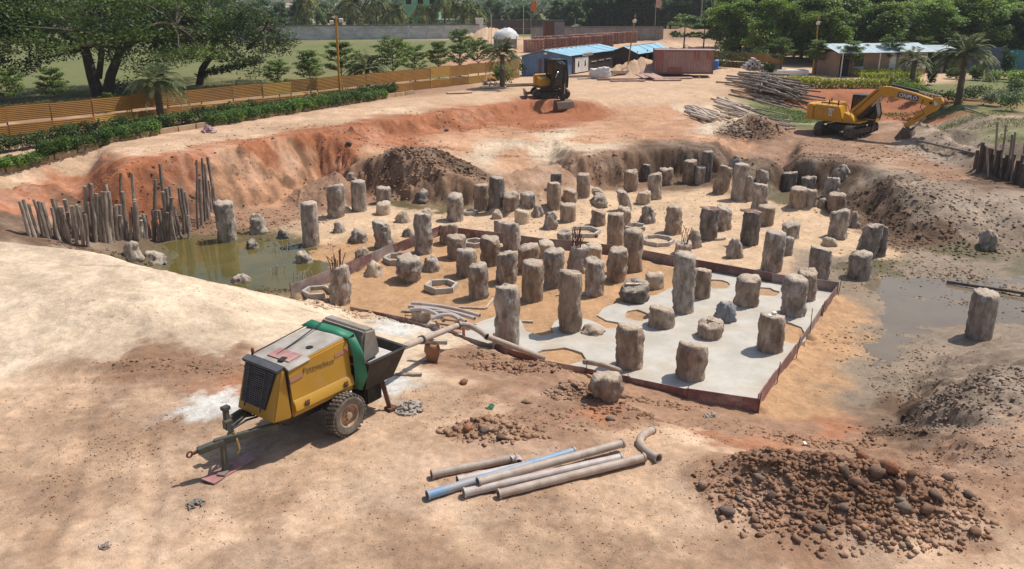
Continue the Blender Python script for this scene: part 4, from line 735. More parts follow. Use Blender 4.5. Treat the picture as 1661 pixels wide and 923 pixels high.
pc = Vector((_w.x - _lx * .95, _w.y - _ly * .95, hz(_w.x, _w.y) + .0))
pump = empty('trailer_concrete_pump', pc, _hd, 'yellow trailer concrete pump with slatted grille, two wheels and black hopper', 'concrete pump')
# body: x forward, y towards the camera side
yb_, yf_ = .69, -.68
def body_section(x, zl, zh, chin):
    return None
b = MB()
b.hexa([(-.40, yf_, .84), (1.20, yf_, .84), (1.20, yb_, .84), (-.40, yb_, .84), (-.40, yf_ + .10, 1.98), (1.20, yf_ + .10, 1.86), (1.20, yb_ - .10, 1.86), (-.40, yb_ - .10, 1.98)])
body = b.build('body', M['pump_yellow'], pump, True, .03)
rib = MB(); rib.hexa([(-.39, .66, .90), (1.17, .66, .90), (1.17, .735, .96), (-.39, .735, .96), (-.39, .64, 1.20), (1.17, .64, 1.20), (1.17, .70, 1.14), (-.39, .70, 1.14)]); rib.build('lower_skirt', M['pump_yellow'], body, True, .012)
for xx in (-.15, .88):
    MB().box((xx, .735, 1.06), (.10, .02, .11)).build('latch', M['rust'], body); MB().box((xx, .748, 1.03), (.06, .012, .04)).build('latch_handle', M['steel_dark'], body)
n_ = MB(); n_.hexa([(1.225, yf_, .84), (1.62, yf_ + .12, .84), (1.62, yb_ - .12, .84), (1.225, yb_, .84), (1.225, yf_ + .10, 1.86), (1.32, yf_ + .14, 1.83), (1.32, yb_ - .14, 1.83), (1.225, yb_ - .10, 1.86)])
nose = n_.build('nose', M['pump_yellow'], pump, True, .035)
MB().box((1.2125, 0, 1.36), (.014, 1.30, .98)).build('seam', M['black'], pump)
# grille: backing plate, slats and guard bars on the sloping front
def front(u, t, out=0.): return Vector((1.62 - .30 * t + out, (yf_ + .12) * 0 + u, .84 + .99 * t))
g0 = MB(); q = [(-.44, .2), (.30, .2), (.46, .95), (-.48, .95)]; bk = [front(u, t, .004) for u, t in q]; fr = [front(u, t, .02) for u, t in q]; g0.hexa(bk + fr); gr = g0.build('grille', M['black'], pump)
for k in range(19):
    t = .23 + .70 * k / 18; ua, ub = -.44 - .04 * t, .27 + .18 * t; s = MB(); s.bar(front(ua + .02, t, .035), front(ub - .02, t, .035), .03, .022); s.build('slat', M['grille'], gr)
for u in (-.28, .2): s = MB(); s.bar(front(u - .0, .15, .055), front(u, .96, .055), .014, .03); s.build('guard_bar', M['grille'], gr)
s = MB(); s.bar(front(-.28, .55, .06), front(.2, .55, .06), .014, .02); s.build('guard_bar', M['grille'], gr)
s = MB(); s.bar(front(-.25, .78, .065), front(.26, .84, .065), .012, .018); s.build('guard_bar', M['steel_dark'], gr)
s = MB(); s.hexa([front(-.53, .95, .0), front(.52, .95, .0), front(.52, .95, .03), front(-.53, .95, .03), (1.22, -.57, 1.905), (1.22, .57, 1.905), (1.40, .56, 1.86), (1.40, -.56, 1.86)]); s.build('hood_lip', M['grille'], pump, True, .02)
# top deck
s = MB(); s.hexa([(-.42, yf_ + .14, 1.965), (1.18, yf_ + .14, 1.845), (1.18, yb_ - .16, 1.845), (-.42, yb_ - .16, 1.965), (-.42, yf_ + .14, 2.0), (1.18, yf_ + .14, 1.88), (1.18, yb_ - .16, 1.88), (-.42, yb_ - .16, 2.0)]); deck = s.build('top_deck', M['pump_top'], pump, True, .01)
MB().box((.86, .12, 1.918), (.34, .62, .02), rot=(0, .075, .05)).build('red_board', M['redply'], deck)
MB().box((1.02, .26, 1.92), (.16, .12, .03), rot=(0, .075, .2)).build('bracket', M['steel_dark'], deck)
MB().lathe([(.075, 1.94), (.075, 1.955)], (.35, .28, 0)).build('cap', M['black'], deck)
s = MB(); s.tube([(.95, -.02, 1.915), (.4, -.12, 1.97), (-.5, -.28, 2.10)], .014, 6); s.build('hose', M['cable'], deck)
s = MB(); s.tube([(1.1, -.5, 1.9), (.3, -.54, 1.965), (-.5, -.55, 2.05)], .012, 6); s.build('hose', M['cable'], deck)
s = MB(); s.hexa([(.62, .50, 1.90), (1.19, .52, 1.86), (1.19, .62, 1.80), (.62, .60, 1.85), (.62, .50, 1.935), (1.19, .52, 1.895), (1.19, .635, 1.83), (.62, .62, 1.87)]); s.build('torn_cover', M['pump_top'], deck, True, .008)
s = MB(); s.lathe([(.03, 0), (.035, .1), (.02, .13)], (1.15, -.5, 1.88)); s.build('lug', M['rust'], deck)
# faded side print
def side_pt(x, z): t = (z - .84) / 1.1; return Vector((x, .69 - .095 * t + .006, z))
tm = text_mesh('Putzmeister', .17); tm.materials.append(M['letter'])
tl = link('lettering', tm, body); tl.matrix_local = Matrix.Translation(side_pt(.42, 1.665)) @ Matrix.Rotation(math.pi, 4, 'Z') @ Matrix.Rotation(R(90 - 5), 4, 'X') @ Matrix.Rotation(-.075, 4, 'Z') 
for (xa, xb, za, zb) in ((.85, 1.17, 1.63, 1.60), (-.36, .0, 1.74, 1.71)):
    s = MB(); a_, c_ = side_pt(xa, za), side_pt(xb, zb); s.bar(a_, c_, .004, .075, (0, -.1, 1)); s.build('pink_stripe', M['pink'], body)
# green tarp over the rear end
s = MB()
P_ = [[(-.34, .66, 2.0), (-.40, .72, 1.6), (-.38, .76, 1.2), (-.38, .74, .86)], [(-.50, .70, 1.99), (-.62, .80, 1.55), (-.66, .88, 1.15), (-.56, .76, .76)], [(-.62, .55, 2.0), (-.70, .70, 1.6), (-.70, .74, 1.2), (-.60, .66, .86)]]
vv = [p for row in P_ for p in row]; s.add(vv, [(i * 4 + j, (i + 1) * 4 + j, (i + 1) * 4 + j + 1, i * 4 + j + 1) for i in range(2) for j in range(3)])
k = len(s.v); s.add([(-.34, .20, 2.0), (-.60, .10, 2.04), (-.28, -.35, 2.01), (-.54, -.40, 2.05), (-.2, -.62, 2.04), (-.46, -.58, 2.10)], [(0, 1, 3, 2), (2, 3, 5, 4)]); s.f += [(0, 8, k + 1, k)]
tp = s.build('green_tarp', M['green_tarp'], pump, True); md = tp.modifiers.new('thick', 'SOLIDIFY'); md.thickness = .012; pass
# hopper
s = MB(); ro = [(-1.72, -.72), (-.62, -.72), (-.62, .95), (-1.72, .95)]; ri = [(-1.5, -.5), (-.66, -.5), (-.66, .74), (-1.5, .74)]
def ringf(mb, a, za, c, zc): k = len(mb.v); mb.v += [(x, y, za) for x, y in a] + [(x, y, zc) for x, y in c]; mb.f += [(k + i, k + (i + 1) % 4, k + 4 + (i + 1) % 4, k + 4 + i) for i in range(4)]
ringf(s, ri, .72, ro, 1.38); ringf(s, ro, 1.38, [(x * 1.0 + (.05 if x > -1 else -.05), y + (.05 if y > 0 else -.05)) for x, y in ro], 1.42)
inn = [(x + (-.03 if x > -1 else .03), y + (-.03 if y > 0 else .03)) for x, y in ro]; ringf(s, [(x + (.05 if x > -1 else -.05), y + (.05 if y > 0 else -.05)) for x, y in ro], 1.42, inn, 1.42); ringf(s, inn, 1.42, [(x * 1 + .02, y * .95) for x, y in ri], .78)
k = len(s.v); s.v += [(x, y, .72) for x, y in ri]; s.f.append((k, k + 1, k + 2, k + 3)); hop = s.build('hopper', M['hopper'], pump)
MB().box((-1.1, .1, 1.25), (.95, 1.3, .1)).build('concrete_fill', M['dust'], hop, True, .04)
s = MB(); s.prism([(-.62, 1.28), (-.75, 1.95), (-.82, 2.02), (-1.10, 2.0), (-1.22, 1.4), (-1.1, 1.34)], 'y', -.66, .70); s.build('splash_guard', M['flap'], hop, True, .05)
MB().lathe([(.09, .60), (.09, .66), (.05, .69)], (-1.35, 0, 1.05), 'y', 12).build('bolt_cover', M['steel_dark'], hop)
MB().bar((-1.7, .55, .95), (-.7, .6, .9), .05, .06).build('flange', M['steel_dark'], hop)
MB().lathe([(.24, -.3), (.24, .4)], (-1.1, 0, .72), 'y', 16).build('agitator_housing', M['hopper'], hop)
MB().box((-1.1, .3, .42), (.5, .5, .45)).build('valve_housing', M['hopper'], pump, True, .04)
MB().bar((-1.25, .62, .75), (-1.35, .75, -.02), .09, .09).build('support_leg', M['rust'], pump); MB().bar((-1.25, -.55, .75), (-1.3, -.6, -.02), .09, .09).build('support_leg', M['rust'], pump)
MB().box((-1.36, .76, .01), (.22, .2, .05)).build('foot_plate', M['rust'], pump)
# chassis, axle, engine underside
s = MB(); s.box((.35, .42, .76), (2.3, .10, .14)); s.box((.35, -.42, .76), (2.3, .10, .14)); s.box((0, 0, .45), (.12, 1.35, .12)); s.box((0, .42, .6), (.3, .1, .3)); s.box((0, -.42, .6), (.3, .1, .3)); s.box((.7, 0, .66), (.9, .7, .3)); s.build('chassis', M['steel_dark'], pump)
# wheels
def tyre(parent, y, side):
    t = MB(); R_ = .45; w = .26
    t.lathe([(.255, -w / 2 + .02), (.30, -w / 2), (.385, -w / 2 - .005), (R_ - .02, -w / 2 + .03), (R_ - .012, -.05), (R_ - .012, .05), (R_ - .02, w / 2 - .03), (.385, w / 2 + .005), (.30, w / 2), (.255, w / 2 - .02)], (0, y, R_), 'y', 40, False)
    wh = t.build('wheel', M['rubber'], parent, True)
    lug = MB()
    for k in range(30):
        a = 2 * math.pi * k / 30
        for j, (yy, da) in enumerate(((-.085, 0), (.085, .1), (0, .05))):
            c = Vector((math.cos(a + da) * (R_ - .004), y + yy, R_ + math.sin(a + da) * (R_ - .004)))
            m = Matrix.Rotation(-(a + da), 3, 'Y'); lug.box(c, (.03, .075, .055), rot=m)
    lug.build('tread', M['rubber'], wh)
    r = MB(); r.lathe([(.255, .5 * w * side - .02 * side), (.235, .4 * w * side), (.225, .1 * w * side), (.15, .08 * w * side), (.12, .25 * w * side), (.075, .27 * w * side), (.07, .45 * w * side), (.001, .46 * w * side)], (0, y, R_), 'y', 28, False); r.build('rim', M['rim'], wh, True)
    hb = MB()
    for k in range(6): a = k * math.pi / 3; hb.lathe([(.016, .27 * w * side), (.016, .36 * w * side)], (math.cos(a) * .1, y, R_ + math.sin(a) * .1), 'y', 6)
    hb.build('wheel_bolts', M['rust'], wh)
tyre(pump, .83, 1); tyre(pump, -.83, -1)
# draw bar, jack, hoses
s = MB(); s.bar((1.45, .50, .72), (2.55, -.02, .66), .11, .14); s.bar((1.45, -.50, .72), (2.1, -.22, .72), .11, .14); s.build('drawbar', M['tongue'], pump, False, .01)
s = MB(); s.bar((2.40, .06, .66), (2.86, -.10, .60), .15, .12); s.build('coupling_head', M['tongue'], pump, False, .01)
s = MB(); s.bar((2.86, -.10, .60), (2.95, -.13, .58), .05, .05)
for k in range(12):
    a, c = k * math.pi / 6, (k + 1) * math.pi / 6; o_ = Vector((3.0, -.15, .58)); s.tube([o_ + Vector((math.cos(a) * .055, 0, math.sin(a) * .055)), o_ + Vector((math.cos(c) * .055, 0, math.sin(c) * .055))], .02, 6)
s.build('tow_eye', M['rust'], pump)
s = MB(); s.bar((2.42, .05, .62), (2.44, .06, .0), .10, .10); jk = s.build('jack_leg', M['tongue'], pump, False, .01); MB().box((2.45, .07, .03), (.38, .16, .07), rot=(0, 0, .5)).build('jack_foot', M['wood_grey'], jk)
s = MB(); s.bar((2.05, -.30, .78), (2.03, -.32, 1.06), .10, .10); s.box((2.03, -.32, 1.09), (.16, .13, .08)); s.box((2.07, -.24, .78), (.16, .14, .18)); s.bar((1.6, -.45, .8), (2.02, -.3, .84), .08, .1); s.build('hand_jack', M['tongue'], pump, False, .01)
for k, (z, dy) in enumerate(((.86, .0), (.82, .1), (.78, -.1))):
    s = MB(); s.tube([(1.55, -.1 + dy, .80), (1.85, -.02 + dy, z + .06), (2.15, .0 + dy * .5, z), (2.3, .05, .72)], .022, 7); s.build('cable', M['cable'], pump)
s = MB(); s.tube([(2.18, .12, .80), (2.2, .2, .66), (2.18, .22, .45), (2.22, .2, .35)], .022, 6); s.tube([(2.0, -.2, .62), (2.15, -.1, .58), (2.3, -.05, .62), (2.2, -.2, .56)], .025, 6); s.build('rope', M['rope'], pump)
pm = pump.matrix_basis
def PW(x, y, z): return Matrix.Translation(pc) @ Matrix.Rotation(_hd, 4, 'Z') @ Vector((x, y, z))
# board under the jack, rags and scraps
g = PW(2.30, .02, 0); o = MB().box((0, 0, 0), (1.15, .34, .02)).build('plywood_board', M['redply'], None, loc=(g.x, g.y, hz(g.x, g.y) + .02), rot=(.02, .03, R(62))); tag(o, 'faded pink plywood board under the pump jack', 'plywood board')
def rag(px, py, w, m, lab, seed, n=9, flat=.5, name='rag', cat='rag'):
    g = G(px, py); s = w / 2 / scale_at(g.y, g.z); q = random.Random(seed); mb = MB()
    for k in range(n):
        a = q.uniform(0, 6.28); pts = []; r0 = q.uniform(.1, .8) * s
        for j in range(6): a += q.uniform(-.9, 1.3); r0 = max(.05 * s, min(s, r0 + q.uniform(-.35, .35) * s)); pts.append(Vector((math.cos(a) * r0, math.sin(a) * r0, q.uniform(.02, flat * s * (1.1 - r0 / s)))))
        mb.tube(pts, [s * q.uniform(.05, .16) for _ in pts], 6)
    o = mb.build(name, m, None, True, loc=(g.x, g.y, hz(g.x, g.y))); return tag(o, lab, cat)
M['cloth'] = mat('dirty_cloth', (.46, .40, .34), (.27, .22, .18), 9, .9, .3, 30)
rag(664, 663, 50, M['cloth'], 'heap of dirty white rags behind the pump wheel', 3, 22)
rag(318, 818, 32, M['flap'], 'crumpled grey glove lying on the ground in front of the jack', 4, 10, .5, 'glove', 'glove')
rag(172, 886, 24, M['wood_grey'], 'curled brown leaf scrap on the near left ground', 5, 5, .4, 'scrap', 'scrap')
rag(793, 661, 20, M['green_tarp'], 'little green rag on the muddy slope', 6, 6, .3)
rag(1155, 676, 30, M['cloth'], 'white torn paper scrap near the slab corner', 7, 7, .3, 'scrap', 'scrap')
rag(338, 214, 26, mat('pink_cloth', (.6, .42, .44), (.4, .25, .3), 12, .9), 'pink and white cloth bundle by the roadside hedge', 8, 14, .9)
o = rag(1305, 721, 0.1, M['white'], 'small white tile fragment on top of the rubble heap', 2, 1, .1, 'tile_fragment', 'tile'); bpy.data.objects.remove(o)
g = G(1305, 722); o = MB().box((0, 0, 0), (.11, .08, .02)).build('tile_fragment', M['white'], None, loc=(g.x, g.y, g.z + .05), rot=(.4, .3, .6)); tag(o, 'small white tile fragment on top of the rubble heap', 'tile')
# ---------------------------------------------------------------- delivery pipe line and loose pipes
M['pipe'] = mat('dusty_pipe', (.47, .385, .32), (.35, .27, .21), 3, .6, .1, 30, dirt=(.22, .13, .09), dscale=4, damt=.5, vary=.1)
M['pipe_blue'] = mat('pipe_blue_paint', (.12, .30, .52), (.36, .33, .31), 1.6, .55, .1, 30, dirt=(.45, .38, .32), damt=.6)
M['pipe_white'] = mat('pipe_white', (.52, .47, .44), (.42, .35, .31), 3, .55, .1, 30, dirt=(.35, .15, .11), dscale=4, damt=.5)
PR = .085
def pipe(pts, m, lab, grp=None, r=PR, name='delivery_pipe', clamp=True):
    pts = [Vector(p) for p in pts]; o0 = pts[0].copy(); pts = [p - o0 for p in pts]
    e = link(name, MB().hollow(pts, r, r * .84, 16).mesh(name, True), None, m, o0); tag(e, lab, 'pipe', grp)
    for (p, q) in ((pts[0], pts[1]), (pts[-1], pts[-2])):
        d = (q - p).normalized(); MB().hollow([p, p + d * .035], r * 1.16, r * .9, 16).build('end_flange', m, e, True)
    return e
zp = hz(0, 13.5) + PR
def gp(px, py, dz=0.): v = G(px, py); return Vector((v.x, v.y, hz(v.x, v.y) + PR + dz))
GP = 'loose concrete delivery pipes on the near ground'
pipe([gp(808, 808), gp(1045, 748)], M['pipe'], 'nearest brown delivery pipe of the loose pile', GP); pipe([gp(775, 798, .12), gp(1010, 732, .10)], M['pipe'], 'long dusty pipe lying on top of the loose pile', GP)
pipe([gp(752, 806), gp(1008, 748)], M['pipe_white'], 'whitish pipe with red smears in the middle of the pile', GP); pipe([gp(693, 810), gp(932, 740, .03)], M['pipe_blue'], 'pipe with blue paint at the back of the loose pile', GP)
pipe([gp(700, 776), gp(838, 748)], M['pipe'], 'short separate pipe left of the loose pile', GP); pipe([gp(742, 786), gp(850, 762, .0)], M['pipe_white'], 'short pipe half buried under the loose pile', GP)
c0 = gp(1072, 748); c1 = gp(1038, 724); c2 = gp(1056, 704)
def arc(a, b, c, n=10): return [a * ((1 - t) ** 2) + b * (2 * t * (1 - t)) + c * (t * t) for t in [i / n for i in range(n + 1)]]
pipe(arc(gp(1068, 750), gp(1012, 722), gp(1058, 703)), M['pipe'], 'curved pipe elbow lying at the right end of the loose pipes', GP, name='pipe_elbow')
pipe(arc(gp(828, 752), gp(842, 744), gp(842, 757)), M['pipe_white'], 'small white elbow by the short separate pipe', GP, .07, 'pipe_elbow')
# line from the pump over the stand to the slab
ps = PW(-1.75, .1, .95); pk = P(742, 528, -1.35); pe = gp(882, 585); 
pipe([ps, ps.lerp(pk, .48)], M['pipe'], 'delivery pipe leaving the pump hopper', 'delivery line to the slab'); pipe([ps.lerp(pk, .485), pk], M['pipe'], 'second delivery pipe, resting on the brown sack stand', 'delivery line to the slab')
ke = P(790, 546, -1.5); pipe(arc(pk, P(762, 522, -1.3), ke), M['pipe'], 'bent pipe at the crest of the delivery line', 'delivery line to the slab', name='pipe_elbow'); pipe([ke, pe], M['pipe'], 'delivery pipe sloping down across the near forms to the slab', 'delivery line to the slab')
cp = gp(950, 604, .25); pipe(arc(gp(948, 603, .22), P(985, 592, -1.75), gp(1003, 616, .2)), M['pipe'], 'bent pipe lying over the big round boulder', None, .07, 'pipe_elbow')
for t in (.48, 1.0):
    c = ps.lerp(pk, t); d = (pk - ps).normalized(); o = MB().hollow([c - d * .05, c + d * .05], PR * 1.32, PR * 1.05, 14).build('pipe_clamp', M['steel_dark'], None); tag(o, 'dark clamp joining the delivery pipes %s' % ('near the sack stand' if t < .9 else 'at the crest of the line'), 'clamp')
# sack stand under the line
M['sack'] = mat('brown_sack', (.36, .17, .08), (.24, .11, .055), 5, .8, .4, 12)
sx = ps.lerp(pk, .62); sz = hz(sx.x, sx.y); hh = sx.z - PR - sz
sme = pile_mesh(.17, hh * .9, 'm', 901); sme.materials.append(M['sack']); o = link('sack_stand', sme, None, None, (sx.x, sx.y, sz - .05)); tag(o, 'brown tied sack propping up the delivery pipe', 'sack')
MB().box((0, 0, hh * .9 + .02), (.8, .12, .10), rot=(0, 0, -.05)).build('wood_block', M['wood_pale'], o)
for (px, py, a, lab) in [(660, 609, .05, 'small plank on the sand behind the hopper'), (668, 507, -.3, 'loose plank by the stacked hoses')]:
    g = G(px, py); o = MB().box((0, 0, 0), (.75, .1, .05)).build('plank', M['wood_grey'], None, loc=(g.x, g.y, g.z + .03), rot=(0, 0, a)); tag(o, lab, 'plank')
# stacked white hoses/pipes on the near forms
hl = [((668, 492), (778, 512)), ((663, 497), (770, 517)), ((672, 500), (748, 513)), ((690, 508), (755, 522)), ((666, 503), (720, 520)), ((700, 517), (745, 519))]
for k, (a, c) in enumerate(hl):
    A_, C_ = P(*a, -2.2 + .06 * (k % 3)), P(*c, -2.15 + .05 * (k % 2)); mid = (A_ + C_) / 2 + Vector((.1, .25, .22 if k > 2 else .05))
    pipe(arc(A_, mid, C_, 8), M['pipe_white'], ['straight', 'straight', 'straight', 'bent', 'bent', 'bent'][k] + ' pale pipe, %s from the back of the stack over the near left forms' % ['first', 'second', 'third', 'fourth', 'fifth', 'sixth'][k], 'pale pipes stacked on the near left forms', .06)
g = P(752, 541, -2.3); o = MB().box((0, 0, .22), (.09, .09, .55)).build('red_post', mat('red_paint', (.5, .12, .09), (.4, .16, .12), 6, .6), None, loc=(g.x, g.y, -2.5)); tag(o, 'short red post at the near forms under the delivery pipe', 'post')
g = P(800, 555, -2.2); o = MB().box((0, 0, .2), (.06, .05, .6)).build('wooden_peg', M['wood_pale'], None, loc=(g.x, g.y, -2.4), rot=(.1, .05, 0)); tag(o, 'pale wooden peg at the near forms left of the tall front pile', 'peg')
for (a, c, lab) in [((789, 501), (800, 486), 'pale wood offcut leaning at the streaked pile by the hexagonal ring'), ((744, 500), (788, 502), 'thin pale batten on the wet sand behind the front pile'), ((840, 522), (865, 524), 'small scrap at the edge of the concrete'), ((902, 480), (950, 479), 'pale batten behind the tall knotted pile')]:
    p, q = G(*a), G(*c); o = MB().bar(Vector((0, 0, 0)), q - p, .06, .05).build('batten', M['wood_pale'], None, loc=(p.x, p.y, p.z + .04)); tag(o, lab, 'batten')

g = G(1266, 194); o = MB().tube([(math.cos(a) * .75, math.sin(a) * .75, .05 + .03 * math.sin(3 * a)) for a in [i * math.pi / 12 for i in range(25)]], .03, 6).build('coiled_hose', M['pipe_white'], None, True, loc=(g.x, g.y, hz(g.x, g.y) + .03)); tag(o, 'pale hose lying in a ring on the grass by the pole heaps', 'hose')
# ---------------------------------------------------------------- excavators
M['exc_yellow'] = mat('excavator_yellow', (.62, .30, .012), (.55, .26, .012), 1.5, .4, .02, 20, dirt=(.40, .26, .12), dscale=1.6, damt=.35)
M['track'] = mat('track_steel', (.10, .078, .06), (.05, .04, .034), 5, .75, .2, 30, dirt=(.30, .19, .12), damt=.6)
M['bucket'] = mat('bucket_worn', (.17, .10, .07), (.10, .065, .05), 4, .6, .15, 20, .2, dirt=(.30, .2, .13), damt=.5)
M['chrome'] = mat('chrome_rod', (.5, .5, .5), (.4, .4, .4), 3, .25, 0, metal=.8)
M['sign_blue'] = mat('sign_blue', (.02, .03, .13), (.02, .025, .1), 3, .5)
def track(parent, L_, H_, W_, y, ang, m=None):
    n = 44; per = 2 * (L_ - H_) + math.pi * H_; r = H_ / 2; t = MB()
    for k in range(n):
        s = per * k / n; st = L_ - H_
        if s < st: x, z, a = -st / 2 + s, H_, 0
        elif s < st + math.pi * r: q = (s - st) / r; x, z, a = st / 2 + math.sin(q) * r, r + math.cos(q) * r, q
        elif s < 2 * st + math.pi * r: x, z, a = st / 2 - (s - st - math.pi * r), 0, 0
        else: q = (s - 2 * st - math.pi * r) / r; x, z, a = -st / 2 - math.sin(q) * r, r - math.cos(q) * r, q
        m_ = Matrix.Rotation(a, 3, 'Y'); t.box((x, y, z), (per / n * .9, W_, .045), rot=m_); t.box(Vector((x, y, z)) + m_ @ Vector((0, 0, .03 if (s < st or (st <= s < st + math.pi * r)) else (-.03 if s < 2 * st + math.pi * r else -.03))), (.025, W_ * .96, .04), rot=m_)
    tr = rotz(t, ang).build('track', m or M['track'], parent)
    f = MB(); f.box((0, y, r), (L_ - H_, W_ * .5, H_ * .42)); rotz(f, ang).build('track_frame', M['steel_dark'], tr)
    for x in (-(L_ - H_) / 2, (L_ - H_) / 2): rotz(MB().lathe([(r * .84, -W_ * .33), (r * .84, W_ * .33)], (x, y, r), 'y', 18), ang).build('sprocket', M['steel_dark'], tr)
    for x in np.linspace(-(L_ - H_) / 2 + .35, (L_ - H_) / 2 - .35, 6): rotz(MB().lathe([(.11, -W_ * .36), (.11, W_ * .36)], (x, y, .14), 'y', 10), ang).build('roller', M['track'], tr)
def cyl(parent, a, b, r, frac=.55):
    a, b = Vector(a), Vector(b); m_ = a.lerp(b, frac); c = MB().tube([a, m_], r, 10).build('cylinder', M['black'], parent, True); MB().tube([m_, b], r * .55, 8).build('piston_rod', M['chrome'], c, True); return c
ez = -1.1; ec = G(1374, 220); HDG = R(-43); TRK = R(84) 
exc = empty('crawler_excavator', (ec.x, ec.y + .3, hz(ec.x, ec.y + .3) + .02), HDG, 'large yellow crawler excavator resting its bucket on the terrace', 'excavator'); exc.scale = (.9, .9, .9)
for y in (-1.12, 1.12): track(exc, 4.0, .88, .56, y, TRK)
rotz(MB().box((0, 0, .62), (2.2, 1.9, .4)), TRK).build('undercarriage', M['steel_dark'], exc, False, .04); MB().lathe([(.75, .8), (.75, 1.02)]).build('slew_ring', M['steel_dark'], exc)
MB().box((-.65, 0, 1.07), (3.9, 2.5, .12)).build('deck', M['exc_yellow'], exc, False, .02)
s = MB(); s.prism([(-2.0, -1.29), (-2.0, 1.29), (-2.45, 1.2), (-2.72, .8), (-2.8, 0), (-2.72, -.8), (-2.45, -1.2)], 'z', 1.0, 2.1); s.build('counterweight', M['exc_yellow'], exc, True, .06)
s = MB(); s.prism([(-2.35, -1.21), (-2.62, -.9), (-2.83, 0), (-2.62, .9), (-2.35, 1.21), (-2.3, 1.2), (-2.3, -1.2)], 'z', 1.12, 1.72); s.build('rear_bumper', M['black'], exc, True, .03)
s = MB(); s.hexa([(-1.98, -1.28, 1.13), (.15, -1.28, 1.13), (.15, -.28, 1.13), (-1.98, -.28, 1.13), (-1.98, -1.24, 2.12), (-.2, -1.24, 2.08), (-.2, -.28, 2.08), (-1.98, -.28, 2.12)]); s.build('engine_housing', M['exc_yellow'], exc, True, .05)
s = MB(); s.hexa([(-1.98, -.26, 1.13), (-.55, -.26, 1.13), (-.55, 1.28, 1.13), (-1.98, 1.28, 1.13), (-1.98, -.26, 2.22), (-.6, -.26, 2.22), (-.6, 1.22, 2.18), (-1.98, 1.22, 2.18)]); s.build('engine_hood', M['exc_yellow'], exc, True, .05)
s = MB(); s.hexa([(.17, -1.28, 1.13), (1.0, -1.28, 1.13), (1.0, -.45, 1.13), (.17, -.45, 1.13), (.17, -1.26, 1.72), (.75, -1.26, 1.5), (.75, -.45, 1.5), (.17, -.45, 1.72)]); s.build('tool_box', M['exc_yellow'], exc, True, .04)
for x in (-1.5, -.9): MB().box((x, -1.29, 1.55), (.4, .02, .5)).build('side_panel', M['exc_yellow'], exc, False, .008)
for x, y in ((-1.2, -.6), (-.5, -.7), (-1.5, .5)): MB().lathe([(.05, 2.0), (.05, 2.42), (.07, 2.44)], (x, y, 0), 'z', 10).build('exhaust' if x == -1.2 else 'air_intake', M['black'], exc)
for pts in ([(-.3, -1.2, 2.05), (-.3, -1.2, 2.45), (.4, -1.2, 2.2), (.7, -1.2, 1.5)], [(-1.5, -1.15, 2.08), (-1.5, -1.15, 2.32), (-.7, -1.15, 2.32), (-.7, -1.15, 2.05)]): MB().tube(pts, .018, 6).build('handrail', M['steel_dark'], exc)
# cab
s = MB(); cp_ = [(.0, 1.1), (1.8, 1.1), (1.87, 1.6), (1.55, 2.74), (.05, 2.77)]; s.prism(cp_, 'y', .40, 1.26); cab = s.build('cab', M['glass'], exc, False, .05)
s = MB()
for y in (.40, 1.26):
    for a, c in zip(cp_, cp_[1:] + cp_[:1]): s.bar((a[0], y, a[1]), (c[0], y, c[1]), .07, .07)
    s.bar((.9, y, 1.1), (.9, y, 2.75), .06, .06)
s.build('cab_frame', M['black'], cab); MB().box((.8, .83, 2.79), (1.5, .9, .06)).build('cab_roof', M['steel_dark'], cab, False, .02); MB().box((.95, .83, 1.14), (1.75, .88, .16)).build('cab_base', M['exc_yellow'], cab)
# boom, stick, bucket
boomp = [(.22, 1.35), (.60, 1.25), (1.45, 2.2), (2.1, 2.72), (2.8, 2.95), (4.4, 2.72), (5.5, 2.45), (5.72, 2.62), (5.66, 2.9), (4.4, 3.25), (2.7, 3.58), (2.2, 3.56), (1.75, 3.32), (.16, 1.75)]
bo = MB().prism(boomp, 'y', -.26, .26).build('boom', M['exc_yellow'], exc, True, .03)
MB().box((4.0, -.275, 3.02), (1.36, .02, .33), rot=(0, .16, 0)).build('name_panel', M['sign_blue'], bo)
tm = text_mesh('ORIPLO', .345, .004, .008); tm.materials.append(M['white']); o = link('lettering', tm, bo); o.matrix_local = Matrix.Translation((4.0, -.29, 3.02)) @ Matrix.Rotation(R(90), 4, 'X') @ Matrix.Rotation(-.16, 4, 'Z')
stp = [(6.05, 3.12), (6.2, 2.85), (5.9, 2.3), (4.2, .95), (3.9, 1.1), (5.2, 2.45), (5.42, 2.75), (5.6, 3.05)]
sk = MB().prism(stp, 'y', -.2, .2).build('stick', M['exc_yellow'], exc, True, .025)
MB().box((5.75, -.21, 2.72), (.34, .02, .2), rot=(0, .7, 0)).build('emblem', M['white'], sk)
MB().lathe([(.10, -.31), (.10, .31)], (5.5, 0, 2.72), 'y', 12).build('pivot_pin', M['steel_dark'], bo)
cyl(exc, (2.75, 0, 3.68), (6.02, 0, 3.16), .085); cyl(exc, (.95, -.42, 1.25), (2.35, -.36, 2.95), .085); cyl(exc, (.95, .42, 1.25), (2.35, .36, 2.95), .085); cyl(exc, (6.1, 0, 2.72), (4.62, 0, .98), .075)
MB().tube([(5.0, -.28, 2.9), (4.9, -.34, 2.4), (5.2, -.3, 2.0), (4.6, -.26, 1.55)], .025, 6).build('hose', M['cable'], sk); MB().tube([(2.0, -.3, 3.3), (1.6, -.33, 2.9), (1.0, -.4, 2.2), (.5, -.4, 1.7)], .03, 6).build('hose', M['cable'], bo)
s = MB(); s.bar((4.62, -.12, 1.0), (4.25, -.12, .62), .06, .12); s.bar((4.62, .12, 1.0), (4.25, .12, .62), .06, .12); s.build('bucket_link', M['steel_dark'], exc)
